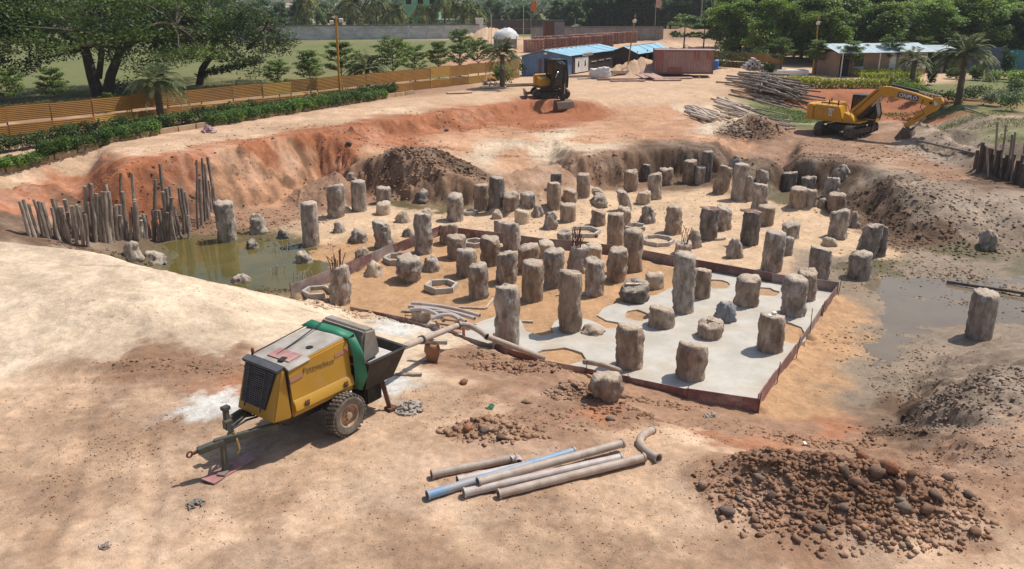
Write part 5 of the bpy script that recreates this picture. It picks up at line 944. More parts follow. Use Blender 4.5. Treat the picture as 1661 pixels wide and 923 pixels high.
# bucket as an open shell, mouth towards the machine
prof = [(4.05, 1.0), (4.42, .82), (4.62, .45), (4.5, .12), (4.15, .0), (3.45, .02)]
s = MB(); k = len(s.v)
for y in (-.52, .52): s.v += [(x, y, z) for x, z in prof]
s.f += [(i, i + 1, 6 + i + 1, 6 + i) for i in range(5)]; s.f += [(0, 1, 2, 3, 4, 5), (11, 10, 9, 8, 7, 6)]
bk = s.build('bucket', M['bucket'], exc); md = bk.modifiers.new('thick', 'SOLIDIFY'); md.thickness = .05; md.offset = 1
for y in np.linspace(-.46, .46, 5): MB().hexa([(3.5, y - .06, .0), (3.5, y + .06, .0), (3.25, y + .03, .0), (3.25, y - .03, .0), (3.5, y - .06, .09), (3.5, y + .06, .09), (3.25, y + .03, .02), (3.25, y - .03, .02)]).build('tooth', M['steel_dark'], bk)
MB().box((-.75, -1.305, 1.58), (.22, .012, .36)).build('number_plate', M['white'], exc); MB().box((-.72, -1.305, 1.86), (.42, .012, .13), rot=(0, .05, 0)).build('sticker', M['white'], exc)
tm = text_mesh('6', .26); tm.materials.append(M['black']); o = link('lettering', tm, exc); o.matrix_local = Matrix.Translation((-.75, -1.315, 1.57)) @ Matrix.Rotation(R(90), 4, 'X')

# small dark-armed excavator at the road edge
g = G(893, 160); mz = hz(g.x, g.y)
mex = empty('mini_excavator', (g.x, g.y + .9, mz + .02), R(-66), 'small excavator with black arm and yellow rear at the road edge', 'excavator')
T2 = R(70); mex.scale = (1.12, 1.12, 1.12)
for y in (-.78, .78): track(mex, 2.5, .58, .38, y, T2)
rotz(MB().box((0, 0, .42), (1.3, 1.2, .3)), T2).build('undercarriage', M['steel_dark'], mex); 
s = MB(); s.hexa([(-1.75, -1.0, .06), (-1.62, -1.0, .06), (-1.62, 1.0, .06), (-1.75, 1.0, .06), (-1.82, -1.0, .5), (-1.7, -1.0, .5), (-1.7, 1.0, .5), (-1.82, 1.0, .5)]); s.bar((-1.65, -.4, .25), (-.8, -.4, .4), .1, .1); s.bar((-1.65, .4, .25), (-.8, .4, .4), .1, .1); rotz(s, T2).build('dozer_blade', M['bucket'], mex)
MB().lathe([(.5, .55), (.5, .68)]).build('slew_ring', M['steel_dark'], mex); MB().box((-.1, 0, .72), (2.0, 1.85, .1)).build('deck', M['black'], mex)
s = MB(); s.prism([(-.35, -.95), (-.35, .95), (-.85, .93), (-1.15, .6), (-1.22, 0), (-1.15, -.6), (-.85, -.93)], 'z', .76, 1.5); s.build('counterweight', M['exc_yellow'], mex, True, .06)
s = MB(); s.hexa([(-.33, -.93, .78), (.55, -.93, .78), (.55, -.15, .78), (-.33, -.15, .78), (-.33, -.9, 1.4), (.4, -.9, 1.25), (.4, -.15, 1.25), (-.33, -.15, 1.4)]); s.build('side_housing', M['exc_yellow'], mex, True, .04)
cq = [(-.45, .78), (.85, .78), (.9, 1.3), (.65, 2.45), (-.4, 2.48)]; cb = MB().prism(cq, 'y', -.1, .9).build('cab', M['glass'], mex, False, .05); s = MB()
for y in (-.1, .9):
    for a, c in zip(cq, cq[1:] + cq[:1]): s.bar((a[0], y, a[1]), (c[0], y, c[1]), .07, .07)
s.build('cab_frame', M['black'], cb); MB().box((.12, .4, 2.52), (1.15, 1.0, .06)).build('cab_roof', M['steel_dark'], cb, False, .02)
bp_ = [(.75, .75), (1.0, .7), (1.55, 1.7), (1.75, 2.05), (2.55, 2.0), (2.7, 2.15), (2.55, 2.3), (1.7, 2.5), (1.35, 2.3)]
s = MB().prism(bp_, 'y', -.45, -.2); b2 = s.build('boom', M['black'], mex, True, .02)
s = MB().prism([(2.45, 2.45), (2.72, 2.4), (2.72, 1.9), (2.66, -.05), (2.42, -.05), (2.45, 1.9)], 'y', -.46, -.2); s.build('stick', M['black'], mex, True, .02)
cyl(mex, (1.05, -.32, .95), (1.75, -.32, 1.85), .06); cyl(mex, (1.5, -.32, 2.6), (2.52, -.32, 2.5), .05); cyl(mex, (2.8, -.32, 2.0), (2.78, -.32, .5), .045)
for dy in (-.5, -.15, -.1): MB().tube([(.9, dy, 1.2), (1.3, dy, 2.1), (1.8, dy, 2.55), (2.5, dy, 2.4)], .02, 6).build('hose', M['cable'], b2)
prof = [(2.45, .1), (2.95, -.02), (3.1, -.42), (2.85, -.8), (2.3, -.84)]; s = MB()
for y in (-.95, .3): s.v += [(x, y, z) for x, z in prof]
s.f += [(i, i + 1, 5 + i + 1, 5 + i) for i in range(4)] + [(0, 1, 2, 3, 4), (9, 8, 7, 6, 5)]; bk = s.build('bucket', M['bucket'], mex); md = bk.modifiers.new('thick', 'SOLIDIFY'); md.thickness = .04
# ---------------------------------------------------------------- fences, sheds, container, yard clutter
M['ochre'] = mat('ochre_sheet', (.36, .175, .02), (.29, .135, .016), 1.2, .4, .04, 10, dirt=(.30, .17, .06), dscale=1.1, damt=.5, vary=.14)
M['ochre_lt'] = mat('ochre_sheet_light', (.52, .30, .05), (.44, .24, .035), 1.2, .4, .04, 10, dirt=(.36, .2, .06), dscale=1.1, damt=.4, vary=.14)
M['kerb'] = mat('cream_kerb', (.50, .36, .22), (.38, .26, .16), 3, .85, .2, 20, vary=.15)
def corrugated(L_, H_, amp, pitch, horiz=True, th=.004):
    n = max(2, int((H_ if horiz else L_) / pitch * 4)); V = []
    for i in range(n + 1):
        t = i / n; o = amp * math.sin(2 * math.pi * i / 4)
        V += ([(-L_ / 2, o, t * H_), (L_ / 2, o, t * H_)] if horiz else [(-L_ / 2 + t * L_, o, 0), (-L_ / 2 + t * L_, o, H_)])
    m = MB(); m.add(V, [(2 * i, 2 * i + 1, 2 * i + 3, 2 * i + 2) for i in range(n)]); return m.mesh('sheet')
def corr_fence(A_, B_, lab, two=True, step=2.4, h0=.06, gap=(.70, .84), top=1.72, mats=('ochre', 'ochre', 'ochre_lt')):
    d = B_ - A_; n = max(1, round(d.length / step)); L_ = d.length / n; ang = math.atan2(d.y, d.x); q = random.Random(4)
    e = empty('sheet_fence', A_, 0, lab, 'fence'); up, lo = corrugated(L_ * .995, top - gap[1], .011, .10), corrugated(L_ * .995, gap[0] - h0, .011, .10)
    for k in range(n):
        c = d * ((k + .5) / n)
        for me, z in ((up, gap[1]), (lo, h0)) if two else ((up, gap[1]),):
            m2 = me.copy(); m2.materials.append(M[q.choice(mats)]); gz = hz(A_.x + c.x, A_.y + c.y) - A_.z
            link('sheet', m2, e, None, (c.x, c.y, gz + z + q.uniform(-.03, .03)), (q.uniform(-.03, .03), q.uniform(-.015, .015), ang + q.uniform(-.02, .02)))
        c = d * (k / n); nv = Vector((-d.y, d.x, 0)).normalized() * .06; MB().box((0, 0, .9), (.06, .06, 1.95)).build('post', M['rust'], e, loc=(c.x + nv.x, c.y + nv.y, hz(A_.x + c.x, A_.y + c.y) - A_.z - .1))
    return e
fA, fB = P(-60, 232, 0), P(842, 127, 0)
corr_fence(fA, fB, 'long ochre corrugated sheet fence along the road, in two bands')
corr_fence(P(1062, 100, 0), P(1268, 118, 0), 'shaded ochre sheet fence behind the red container', True)
# planter kerb
kA, kB = P(-40, 266, 0), P(672, 152, 0); kd = kB - kA; ke_ = empty('planter_kerb', kA, 0, 'low cream kerb of blocks under the roadside hedge', 'kerb'); nk = int(kd.length / 1.25); kme = MB().box((0, 0, .16), (1.2, .16, .36)).mesh('block', bevel=.015); kme.materials.append(M['kerb'])
for k in range(nk): c = kd * ((k + .5) / nk); link('block', kme, ke_, None, (c.x, c.y, hz(kA.x + c.x, kA.y + c.y) - kA.z - .04), (0, 0, math.atan2(kd.y, kd.x) + random.uniform(-.02, .02)))
# posts with lamps
def lamp_post(px, yb, yt, w, m, lab, heads=(), knots=0):
    g = G(px[0], yb) if yb > 100 else P(px[0], yb, 0); zt = z_at(yt, g.y); e = empty('lamp_post', g, 0, lab, 'lamp post'); dx = x_at(px[1], g.y, zt) - g.x; h = zt - g.z
    pl = MB().tube([(0, 0, -.3), (dx * .5, 0, h * .5), (dx, 0, h)], w, 8).build('pole', m, e, True)
    for k in range(knots): t = (k + 1) / (knots + 1); MB().tube([(dx * t, 0, h * t - .03), (dx * t, 0, h * t + .03)], w * 1.25, 8).build('knot', m, pl)
    for (ox, oz, s) in heads: MB().box((dx * (1 + oz / h) + ox, -.05, h + oz), (s, .14, s * .8), rot=(.3, 0, 0)).build('lamp_head', M['white'], e, False, .02); MB().bar((dx, 0, h + oz), (dx + ox, 0, h + oz), .03, .03).build('bracket', M['steel_dark'], e)
    return e
M['bamboo'] = mat('ochre_pole', (.50, .25, .03), (.40, .19, .025), 3, .5)
lamp_post((552, 545), 163, 28, .085, M['bamboo'], 'ochre knotted pole with two white floodlights beside the hedge', ((-.32, -.35, .3), (.36, -.2, .3)), 7)
lamp_post((1018, 1031), 106, 22, .06, M['bamboo'], 'thin leaning pole with a floodlight in front of the blue roof', ((0, -.7, .36),), 0)
lamp_post((1320, 1328), 119, 22, .07, M['bamboo'], 'ochre lamp pole with two floodlights beside the site office', ((0, -.9, .36), (-.1, -2.6, .3)), 0)
# blue shed, corrugated, light blue roof
M['blue_sheet'] = mat('blue_sheet', (.10, .19, .33), (.075, .14, .26), 1.0, .5, .03, 10, dirt=(.25, .25, .26), dscale=1.2, damt=.5)
M['roof_blue'] = mat('pale_blue_roof', (.27, .50, .62), (.22, .42, .54), .8, .45, .03, 10, dirt=(.45, .5, .5), dscale=.8, damt=.4)
M['dark_in'] = mat('painted_shade_sheet', (.06, .035, .03), (.04, .025, .022), 2, .8); M['door_dark'] = mat('doorway_dark', (.015, .014, .014), (.01, .01, .01), 2, .9)  # dark_in: shade of the open shed interior put into the sheet colour
M['ridge_white'] = mat('ridge_caps', (.6, .52, .5), (.5, .4, .38), 3, .7)
A0, A1 = P(846, 124, 0), P(921, 122, 0); ax = Vector((6.1, 9.8, 0)).normalized()
def shed(name, p, q, depth, he, hr, lab, cat, wall_m, roof_m, open_side=False, over=.35):
    e = empty(name, p, 0, lab, cat); Q = q - p; D = ax * depth; mid = Q / 2; up = Vector((0, 0, 1))
    s = MB(); s.add([Vector((0, 0, 0)), Q, Q + up * he, mid + up * hr, up * he], [(0, 1, 2, 3, 4)]); s.build('front_wall', wall_m, e)
    s = MB(); s.add([D, Q + D, Q + D + up * he, mid + D + up * hr, D + up * he], [(0, 1, 2, 3, 4)]); s.build('rear_wall', wall_m, e)
    s = MB(); s.add([Vector((0, 0, 0)), D, D + up * he, up * he], [(0, 1, 2, 3)]); s.build('side_wall', wall_m, e)
    if not open_side: s = MB(); s.add([Q, Q + D, Q + D + up * he, Q + up * he], [(0, 1, 2, 3)]); s.build('side_wall', wall_m, e)
    n = max(4, int(depth / .9)); ud = Q.normalized() * over; drop = up * ((hr - he) / (Q.length / 2) * over)
    for sd, eb in ((0, -1), (1, 1)):
        base = (Q if sd else Vector()) + up * he + ud * eb - drop; top = mid + up * (hr + .03)
        for k in range(n):
            a, b = D * (k / n) - ax * over * (k == 0), D * ((k + 1.02) / n) + ax * over * (k == n - 1); z = up * (.012 * (k % 2) + .03)
            s = MB(); s.add([base + a + z, base + b + z, top + b + z, top + a + z], [(0, 1, 2, 3)]); o = s.build('roof_sheet', roof_m, e); md = o.modifiers.new('t', 'SOLIDIFY'); md.thickness = .02
    for k in range(n): c = mid + D * ((k + .5) / n) + up * (hr + .09); MB().box(c, (.35, .35, .06), rot=(0, 0, .9)).build('ridge_cap', M['ridge_white'], e)
    return e, Q, D
e, Q, D = shed('blue_shed', A0, A1, 11.5, 1.9, 2.4, 'blue sheet-metal shed with long pale blue roof and dark doorway', 'shed', M['blue_sheet'], M['roof_blue'])
u = Q.normalized(); nrm = Vector((u.y, -u.x, 0)); ang = math.atan2(u.y, u.x)
for k in range(1, 12): c = Q * (k / 12) + nrm * .015; MB().box(c + Vector((0, 0, .93)), (.035, .03, 1.86), rot=(0, 0, ang)).build('sheet_rib', M['blue_sheet'], e)
MB().box(Q * .56 + nrm * .03 + Vector((0, 0, .82)), (.72, .05, 1.64), rot=(0, 0, ang)).build('doorway', M['door_dark'], e); MB().box(Q * .40 + nrm * .04 + Vector((0, 0, .85)), (.28, .05, 1.5), rot=(0, 0, ang)).build('red_panel', M['rust'], e)
MB().box(Q * .5 + nrm * .06 + Vector((0, 0, 2.12)), (.36, .04, .2), rot=(0, 0, ang)).build('white_plate', M['white'], e)
su = ax; sn = Vector((su.y, -su.x, 0)); sa = math.atan2(su.y, su.x); C0 = Q + sn * .04
MB().box(C0 + su * 5.6 + Vector((0, 0, .9)), (9.4, .04, 1.8), rot=(0, 0, sa)).build('open_side', M['dark_in'], e)  # solid dark panel painted as the shade within the open side
for k in range(2): MB().box(C0 + su * (2.0 + 1.45 * k) + sn * .06 + Vector((0, 0, .85)), (1.4, .05, 1.45), rot=(0, 0, sa)).build('white_door', M['white'], e)
for k in range(2): MB().hexa([C0 + su * (2.0 + 1.45 * k + dx) + sn * (.10 + dy) + Vector((0, 0, z)) for z, w in ((.7, .15), (1.25, .05)) for dx, dy in ((-w, 0), (w, 0), (w, .01), (-w, .01))]).build('door_mark', M['black'], e)
MB().box(C0 + su * 3.9 + sn * .12 + Vector((0, 0, 1.84)), (2.2, .05, .34), rot=(0, 0, sa)).build('sign_board', M['white'], e)
for k in range(7): MB().box(C0 + su * (3.1 + k * .26) + sn * .155 + Vector((0, 0, 1.84)), (.16, .012, .16), rot=(0, 0, sa)).build('sign_letter', M['blue_sheet'], e)
for k in range(3): MB().box(C0 + su * (5.5 + k * 1.7) + sn * .07 + Vector((0, 0, 1.0 + .03 * k)), (1.2, .02, .09), rot=(0, 0, sa)).build('painted_light_strip', M['ridge_white'], e)  # solid pale strips painted as daylight showing through the dark side
B0, B1 = P(983, 116, 0) + ax * 1.5, P(1026, 119, 0) + ax * 1.0
e2, Q2, D2 = shed('open_shed', B0, B1, 8.0, 1.95, 2.45, 'open dark-sided shed under the pale blue roof behind the container', 'shed', M['dark_in'], M['roof_blue'], True)
for k in range(4): c = Q2 + D2 * (k / 3.2); MB().box(c + Vector((0, 0, 1.05)), (.1, .1, 2.1)).build('post', M['rust'], e2)
# container
M['cont'] = mat('faded_container', (.40, .245, .215), (.33, .18, .155), 1.2, .6, .05, 20, dirt=(.46, .33, .29), dscale=.8, damt=.6)
M['cont_red'] = mat('container_red_patch', (.36, .085, .07), (.31, .08, .065), 3, .55, dirt=(.42, .25, .2), damt=.4); M['cont_dark'] = mat('container_end', (.24, .12, .11), (.18, .085, .08), 2, .65, dirt=(.32, .2, .18), damt=.5)
c0, c1 = P(1060, 125, 0), P(1155, 126, 0); cu = (c1 - c0).normalized(); L_ = (c1 - c0).length; ca = math.atan2(cu.y, cu.x); H_ = 2.2
ct = empty('shipping_container', (c0.x, c0.y, hz(c0.x, c0.y) + .12), ca, 'faded red corrugated shipping container with brighter red patches', 'shipping container')
def cont_wall(name, L2, m, loc, rz, patches=()):
    n = int(L2 / .28); V = []; x = 0; pts = [(0, 0)]
    for k in range(n): w = L2 / n; pts += [(k * w + .06 * w / .28, 0), (k * w + .12 * w / .28, .045), (k * w + .21 * w / .28, .045), ((k + 1) * w, 0)]
    s = MB(); s.add([(a, b, z) for a, b in pts for z in (.12, H_ - .1)], [(2 * i, 2 * i + 2, 2 * i + 3, 2 * i + 1) for i in range(len(pts) - 1)]); return s.build(name, m, ct, loc=loc, rot=(0, 0, rz))
cont_wall('side_wall', L_, M['cont'], (0, 0, 0), 0); cont_wall('side_wall', L_, M['cont'], (0, 2.4, 0), 0); cont_wall('end_wall', 2.4, M['cont_dark'], (0, 2.4, 0), -math.pi / 2); cont_wall('end_wall', 2.4, M['cont_dark'], (L_, 2.4, 0), -math.pi / 2)
MB().box((L_ / 2, 1.2, H_ - .03), (L_ - .05, 2.36, .06)).build('roof', M['cont'], ct)
for z in (.06, H_ - .05):
    for y in (-.01, 2.41): MB().box((L_ / 2, y, z), (L_ + .1, .1, .14)).build('rail', M['cont_dark'], ct)
for x in (0, L_):
    for y in (0, 2.4): MB().box((x, y, H_ / 2), (.12, .12, H_)).build('corner_post', M['cont_dark'], ct)
for (xa, xb, za, zb) in ((.15, .95, .15, H_ - .12), (3.65, 4.3, 1.35, H_ - .12), (4.85, 5.4, 1.35, H_ - .12), (1.3, 2.65, .14, .62)):
    k = max(1, round((xb - xa) / .28))
    for i in range(k): MB().box((xa + (i + .5) * (xb - xa) / k, -.0105, (za + zb) / 2), ((xb - xa) / k * .52 if zb > 1 else (xb - xa) / k, .012, zb - za)).build('red_patch', M['cont_red'], ct)
# blue barrel, white blocks, boards
g = P(1160, 117, 0); b = MB().lathe([(.27, 0), (.30, .05), (.30, .3), (.315, .33), (.30, .36), (.30, .62), (.315, .65), (.30, .68), (.29, .92), (.25, .95)], n=18).build('plastic_barrel', mat('blue_plastic', (.02, .15, .5), (.02, .12, .4), 2, .45), None, True, loc=(g.x, g.y, hz(g.x, g.y))); tag(b, 'blue plastic barrel at the right end of the container', 'barrel')
M['aac'] = mat('white_block', (.56, .54, .51), (.46, .43, .40), 3, .8, .1, 20, vary=.1); bme = MB().box((0, 0, 0), (.62, .3, .22)).mesh('concrete_block', bevel=.01); bme.materials.append(M['aac']); g = P(1218, 118, 0); q = random.Random(8)
for lv in range(5):
    for k in range(5 - lv + (lv == 0)):
        for j in range(2):
            if q.random() < .08: continue
            x = g.x - 1.0 + k * .5 + lv * .22 + q.uniform(-.06, .06) + .3; y = g.y + j * .66 + q.uniform(-.08, .08)
            tag(link('concrete_block', bme, None, None, (x, y, hz(g.x, g.y) + .13 + lv * .225), (0, 0, q.uniform(-.25, .25) + 1.57)), 'white building block in the stepped stack by the road end', 'block', 'white blocks in the stepped stack')
for (px, py, L2, W2, a, t, m, lab) in [(1000, 130, 3.6, .9, .05, .02, 'rust', 'long rusty steel sheet lying before the shed'), (1018, 132, 3.2, .7, .1, .0, 'ply', 'plywood sheet in front of the rusty steel sheet'), (1010, 121, 3.0, .5, .2, .5, 'rust', 'upright rusty form panel behind the white cloth'), (1048, 127, 1.8, 1.2, .6, .25, 'ply', 'tilted pink plywood sheet left of the container'), (1062, 129, 2.0, 1.3, 1.0, .3, 'ply', 'peaked plywood sheet beside the container corner'), (1082, 131, 2.6, .8, .1, .05, 'ply', 'flat pale plywood sheet in front of the container'), (1098, 128, 3.0, .6, .15, .08, 'ply', 'long plywood sheet leaning along the container foot'), (1050, 120, 1.4, .9, -.5, .3, 'ply', 'small plywood piece on the sand by the container'), (930, 126, 4.0, .25, .35, .0, 'wood_grey', 'grey beam lying in front of the blue shed'), (942, 124, 4.2, .3, .25, .02, 'wood_grey', 'upper grey beam of the stack before the shed'), (955, 128, 2.4, .3, .5, .0, 'wood_pale', 'pale beam among the clutter before the shed'), (850, 140, 4.5, .3, .35, .0, 'rust', 'rusty beam left of the small excavator'), (838, 138, 4.2, .3, .3, .02, 'wood_grey', 'weathered beam behind the rusty one by the hedge end'), (800, 143, 2.2, .7, .2, .03, 'wood_pale', 'pale slabs at the road edge near the hedge end'), (745, 152, 2.0, .7, .3, .02, 'kerb', 'pale slab lying at the road edge')]:
    g = G(px, py); o = MB().box((0, 0, .05 + W2 / 2 * math.sin(t) + .03), (L2, W2, .08), rot=(t, 0, 0)).build(('steel_sheet' if m == 'rust' else 'plywood_sheet') if m in ('rust', 'ply') else 'beam', M[m], None, loc=(g.x, g.y, g.z), rot=(0, 0, a)); tag(o, lab, 'sheet' if m in ('rust', 'ply') else 'beam')
g = G(974, 128); sme = pile_mesh(.75, 1.0, 'm', 77); sme.materials.append(mat('white_cloth', (.72, .72, .74), (.6, .6, .62), 2, .8, .3, 5)); o = link('covered_machine', sme, None, None, (g.x, g.y + .5, g.z - .1)); o.scale = (1.2, .7, 1); tag(o, 'machine under a white cloth in front of the shed', 'covered machine')
for k in range(26):                          # broken stones at the hedge end
    a = random.uniform(0, 6.28); r = random.random() ** .5; g = G(796 + 12 * r * math.cos(a), 136 + 5 * r * math.sin(a)); o = link('stone', _cm[4], None, None, (g.x, g.y, g.z + .12 + .3 * (1 - r)), (a, a, a)); s = random.uniform(.12, .26); o.scale = (s, s, s * .7); tag(o, 'rough stone in the small heap at the right end of the hedge', 'stone', 'stones in the heap by the hedge')
# ---------------------------------------------------------------- walls and buildings beyond
def wall(p, q, h, th, m, name, lab, cap=None, cat='wall', pil=0):
    d = q - p; e = empty(name, p, math.atan2(d.y, d.x), lab, cat); MB().box((d.length / 2, 0, h / 2 - .2), (d.length, th, h + .4)).build('panel', m, e)
    if cap: MB().box((d.length / 2, 0, h + .1), (d.length, th * 1.5, .2)).build('coping', cap, e)
    for k in range(pil): MB().box((d.length * (k + .5) / pil, 0, h / 2), (.35, th * 1.6, h + .1)).build('pillar', m, e)
    return e
M['wall_grey'] = mat('stained_wall', (.62, .62, .635), (.42, .40, .39), .5, .85, .1, 5, stretch=(1, 1, 2.5), dirt=(.18, .15, .14), dscale=.35, damt=.45); M['wall_dark'] = mat('dark_coping', (.2, .17, .15), (.13, .11, .10), 1, .9)
M['wall_plain'] = mat('grey_block_wall', (.30, .29, .285), (.22, .20, .19), .6, .9, dirt=(.4, .38, .37), damt=.5); M['laterite'] = mat('laterite_wall', (.16, .10, .08), (.10, .065, .055), 1.2, .95, .2, 4, dirt=(.24, .19, .15), dscale=.6, damt=.5)
wall(P(380, 66, 0), P(790, 62, 0), 2.3, .3, M['wall_grey'], 'compound_wall', 'stained grey and white compound wall behind the field', M['wall_dark'], pil=14)
wall(P(862, 67, 0), P(1075, 66, 0), 2.2, .25, M['wall_plain'], 'compound_wall', 'plain grey wall behind the brick stacks', M['wall_dark'], pil=9); wall(P(790, 50, 0), P(1080, 48, 0), 2.3, .6, M['laterite'], 'laterite_wall', 'long dark brown wall in front of the far trees', None, pil=0); wall(P(785, 56, 0), P(1075, 54, 0), 1.1, .8, M['laterite'], 'laterite_wall', 'lower brown bank wall before the long dark one')
g = P(778, 62, 0); o = MB().box((0, 0, 1.6), (1.3, 1.0, 3.4)).box((0, 0, 3.4), (1.5, 1.2, .25)).build('gate_pillar', M['white'], None, loc=g); tag(o, 'white pillar at the right end of the compound wall', 'pillar')
# tarp-covered tank
g = P(822, 78, 0); e = empty('covered_tank', g, .2, 'round-topped white tarp over a grey block tank', 'tank'); MB().box((0, 1.2, .85), (3.1, 2.4, 1.7)).build('block_base', M['wall_plain'], e)
s = MB(); s.lathe([(1.95, 1.5), (1.9, 1.85), (1.5, 2.5), (1.0, 2.95), (.5, 3.15), (.01, 3.2)], (0, 1.2, 0), n=20); o = s.build('tarp', mat('white_tarp', (.7, .7, .7), (.6, .59, .58), 1.5, .6, .3, 3), e, True); o.scale = (1.0, .75, .88)
for v in o.data.vertices: n_ = mnoise.noise(v.co * 1.1) * .16; v.co = v.co * (1 + n_)
# brick stacks
M['brick'] = mat('red_brick', (.42, .24, .19), (.26, .13, .105), 5, .9, .2, 10, vary=.2); M['brick_pale'] = mat('brick_pillar', (.34, .22, .19), (.25, .15, .13), 3, .9)
bst = MB()
for lv in range(8):
    for k in range(6): bst.box((-1.1 + k * .44 + (lv % 2) * .1, 0, .11 + lv * .22), (.36, .85, .17))
bm_ = bst.mesh('bricks'); bm_.materials.append(M['brick'])
for r_, (xa, ya, xb, yb2, n) in enumerate([(866, 85, 1000, 74, 7), (880, 79, 1010, 70, 7), (940, 74, 1040, 68, 5)]):
    for k in range(n):
        p = P(xa + (xb - xa) * k / n, ya + (yb2 - ya) * k / n, 0); o = link('brick_stack', bm_, None, None, (p.x, p.y, 0), (0, 0, .12)); tag(o, ['red brick stack in the front row behind the blue roof', 'red brick stack in the middle row behind the blue roof', 'red brick stack in the far row behind the blue roof'][r_], 'brick stack', 'red brick stacks behind the shed')
        if r_ == 0: c = MB().box((0, 0, .85), (.34, .34, 1.75)).build('brick_pillar', M['brick_pale'], None, loc=(p.x - 1.3, p.y - .7, 0)); tag(c, 'pale pillar in front of the brick stacks', 'pillar', 'pale pillars in front of the brick stacks')
g = P(897, 74, 0); e = empty('steel_bin', g, .1, 'tall dark red steel bin with one grey side behind the brick stacks', 'bin'); MB().box((-.75, 0, 1.8), (1.5, 1.6, 3.6)).build('red_part', M['rust'], e); MB().box((.85, 0, 1.8), (1.6, 1.7, 3.5)).build('grey_part', M['wall_plain'], e); MB().box((0, 0, 3.65), (3.3, 1.9, .1)).build('cover', M['black'], e)
g = P(936, 66, 0); e = empty('small_hut', g, .3, 'small hut with dark roof and white side by the grey wall', 'hut'); MB().box((0, 0, .9), (3, 2, 1.8)).build('wall', M['white'], e); MB().prism([(-1.8, 1.8), (1.8, 1.8), (0, 2.7)], 'y', -1.2, 1.2).build('roof', M['wall_dark'], e)
# flags, poles, billboard, tank
def flag(px, yb, yt, col, lab, w=.9):
    g = P(px, yb, 0); zt = z_at(yt, g.y); e = empty('flag', g, 0, lab, 'flag'); MB().tube([(0, 0, -.2), (0, 0, zt)], .04, 6).build('pole', M['wood_pale'], e)
    n = 8; V = [(w * i / n, .10 * math.sin(i * 1.3), zt - .05 - j * 1.5 + .15 * i / n * (1 - j) - .25 * i / n * j) for j in (0, 1) for i in range(n + 1)]; s = MB(); s.add(V, [(i, i + 1, n + 2 + i, n + 1 + i) for i in range(n)]); o = s.build('cloth', col, e); o.modifiers.new('t', 'SOLIDIFY').thickness = .01
M['saffron'] = mat('saffron_cloth', (.75, .18, .04), (.6, .13, .03), 3, .8)
flag(861, 66, 2, M['saffron'], 'saffron orange flag on a thin pole left of the brick stacks'); flag(1061, 66, -4, mat('pale_flag', (.7, .55, .5), (.6, .3, .2), 1, .8), 'pale flag on a tall pole behind the blue roof'); 
def pole(px, yb, yt, r, m, lab): g = P(px, yb, 0); o = MB().tube([(0, 0, -.2), (0, 0, z_at(yt, g.y))], r, 8).build('utility_pole', m, None, loc=g); tag(o, lab, 'pole')
pole(1135, 60, -6, .14, M['wall_plain'], 'grey concrete utility pole before the dark trees'); pole(797, 80, 22, .05, M['wood_pale'], 'thin pole left of the white tarp'); pole(849, 66, 8, .05, M['wood_pale'], 'thin bare pole left of the orange flag'); pole(1650, 60, -20, .12, M['wall_plain'], 'utility pole rising from the trees at the far right'); pole(1481, 50, -20, .1, M['wall_plain'], 'utility pole behind the right tree belt'); pole(932, 72, 30, .06, M['wall_plain'], 'thin grey pole behind the brick stacks')
g = P(1175, 62, 0); e = empty('billboard', g, 0, 'lattice-framed billboard with dark blue printed sheet in front of the trees', 'billboard'); s = z_at(2, g.y)
for x in (-1.1, 1.1): MB().box((x, 0, s / 2), (.1, .1, s)).build('post', M['wall_plain'], e)
MB().box((0, -.05, s * .68), (2.0, .05, 2.2)).build('board', M['sign_blue'], e); MB().box((0, -.09, s * .45), (2.0, .05, 1.2)).build('lower_board', M['wall_plain'], e)
for z in (.3, .5, .9): MB().box((0, 0, s * z), (2.2, .06, .06)).build('rail', M['wall_plain'], e)
g = P(1293, 92, 0); e = empty('water_tank', g, 0, 'white ribbed water tank on a stand among the trees', 'water tank'); zt = z_at(36, g.y)
s = MB(); s.lathe([(.5, zt - 1.9)] + [(.52 + .02 * (k % 2), zt - 1.85 + k * .15) for k in range(11)] + [(.3, zt - .12), (.2, zt), (.01, zt + .02)], n=18); s.build('tank', M['white'], e, True)
for x in (-.45, .45): MB().box((x, 0, (zt - 1.9) / 2), (.12, .8, zt - 1.9)).build('leg', M['steel_dark'], e)
# site office at the right
M['office'] = mat('tan_wall', (.36, .235, .165), (.30, .19, .13), 1, .8, dirt=(.28, .19, .14), damt=.4); M['roof_grey'] = mat('pale_metal_roof', (.46, .55, .60), (.38, .46, .5), 1, .4, .03, 8, dirt=(.3, .3, .3), damt=.4)
p0, p1 = P(1352, 124, 0), P(1500, 121, 0); d = p1 - p0; an = math.atan2(d.y, d.x); of = empty('site_office', p0, an, 'low tan site office with pale metal roof and veranda', 'office'); W_ = d.length
MB().box((W_ / 2, 2.0, 1.15), (W_, 4, 2.3)).build('wall', M['office'], of)
n = 12
for k in range(n):
    s = MB(); x0, x1 = -.3 + k * (W_ + .6) / n, -.3 + (k + 1.02) * (W_ + .6) / n; z = .01 * (k % 2); s.add([(x0, -.9, 2.25 + z), (x1, -.9, 2.25 + z), (x1, 2.2, 2.95 + z), (x0, 2.2, 2.95 + z)], [(0, 1, 2, 3)]); o = s.build('roof_sheet', M['roof_grey'], of); o.modifiers.new('t', 'SOLIDIFY').thickness = .02
    s = MB(); s.add([(x0, 2.2, 2.95 + z), (x1, 2.2, 2.95 + z), (x1, 4.4, 2.3 + z), (x0, 4.4, 2.3 + z)], [(0, 1, 2, 3)]); o = s.build('roof_sheet', M['roof_grey'], of); o.modifiers.new('t', 'SOLIDIFY').thickness = .02
MB().box((1.0, -.03, .98), (.95, .06, 1.95)).build('doorway', M['door_dark'], of)
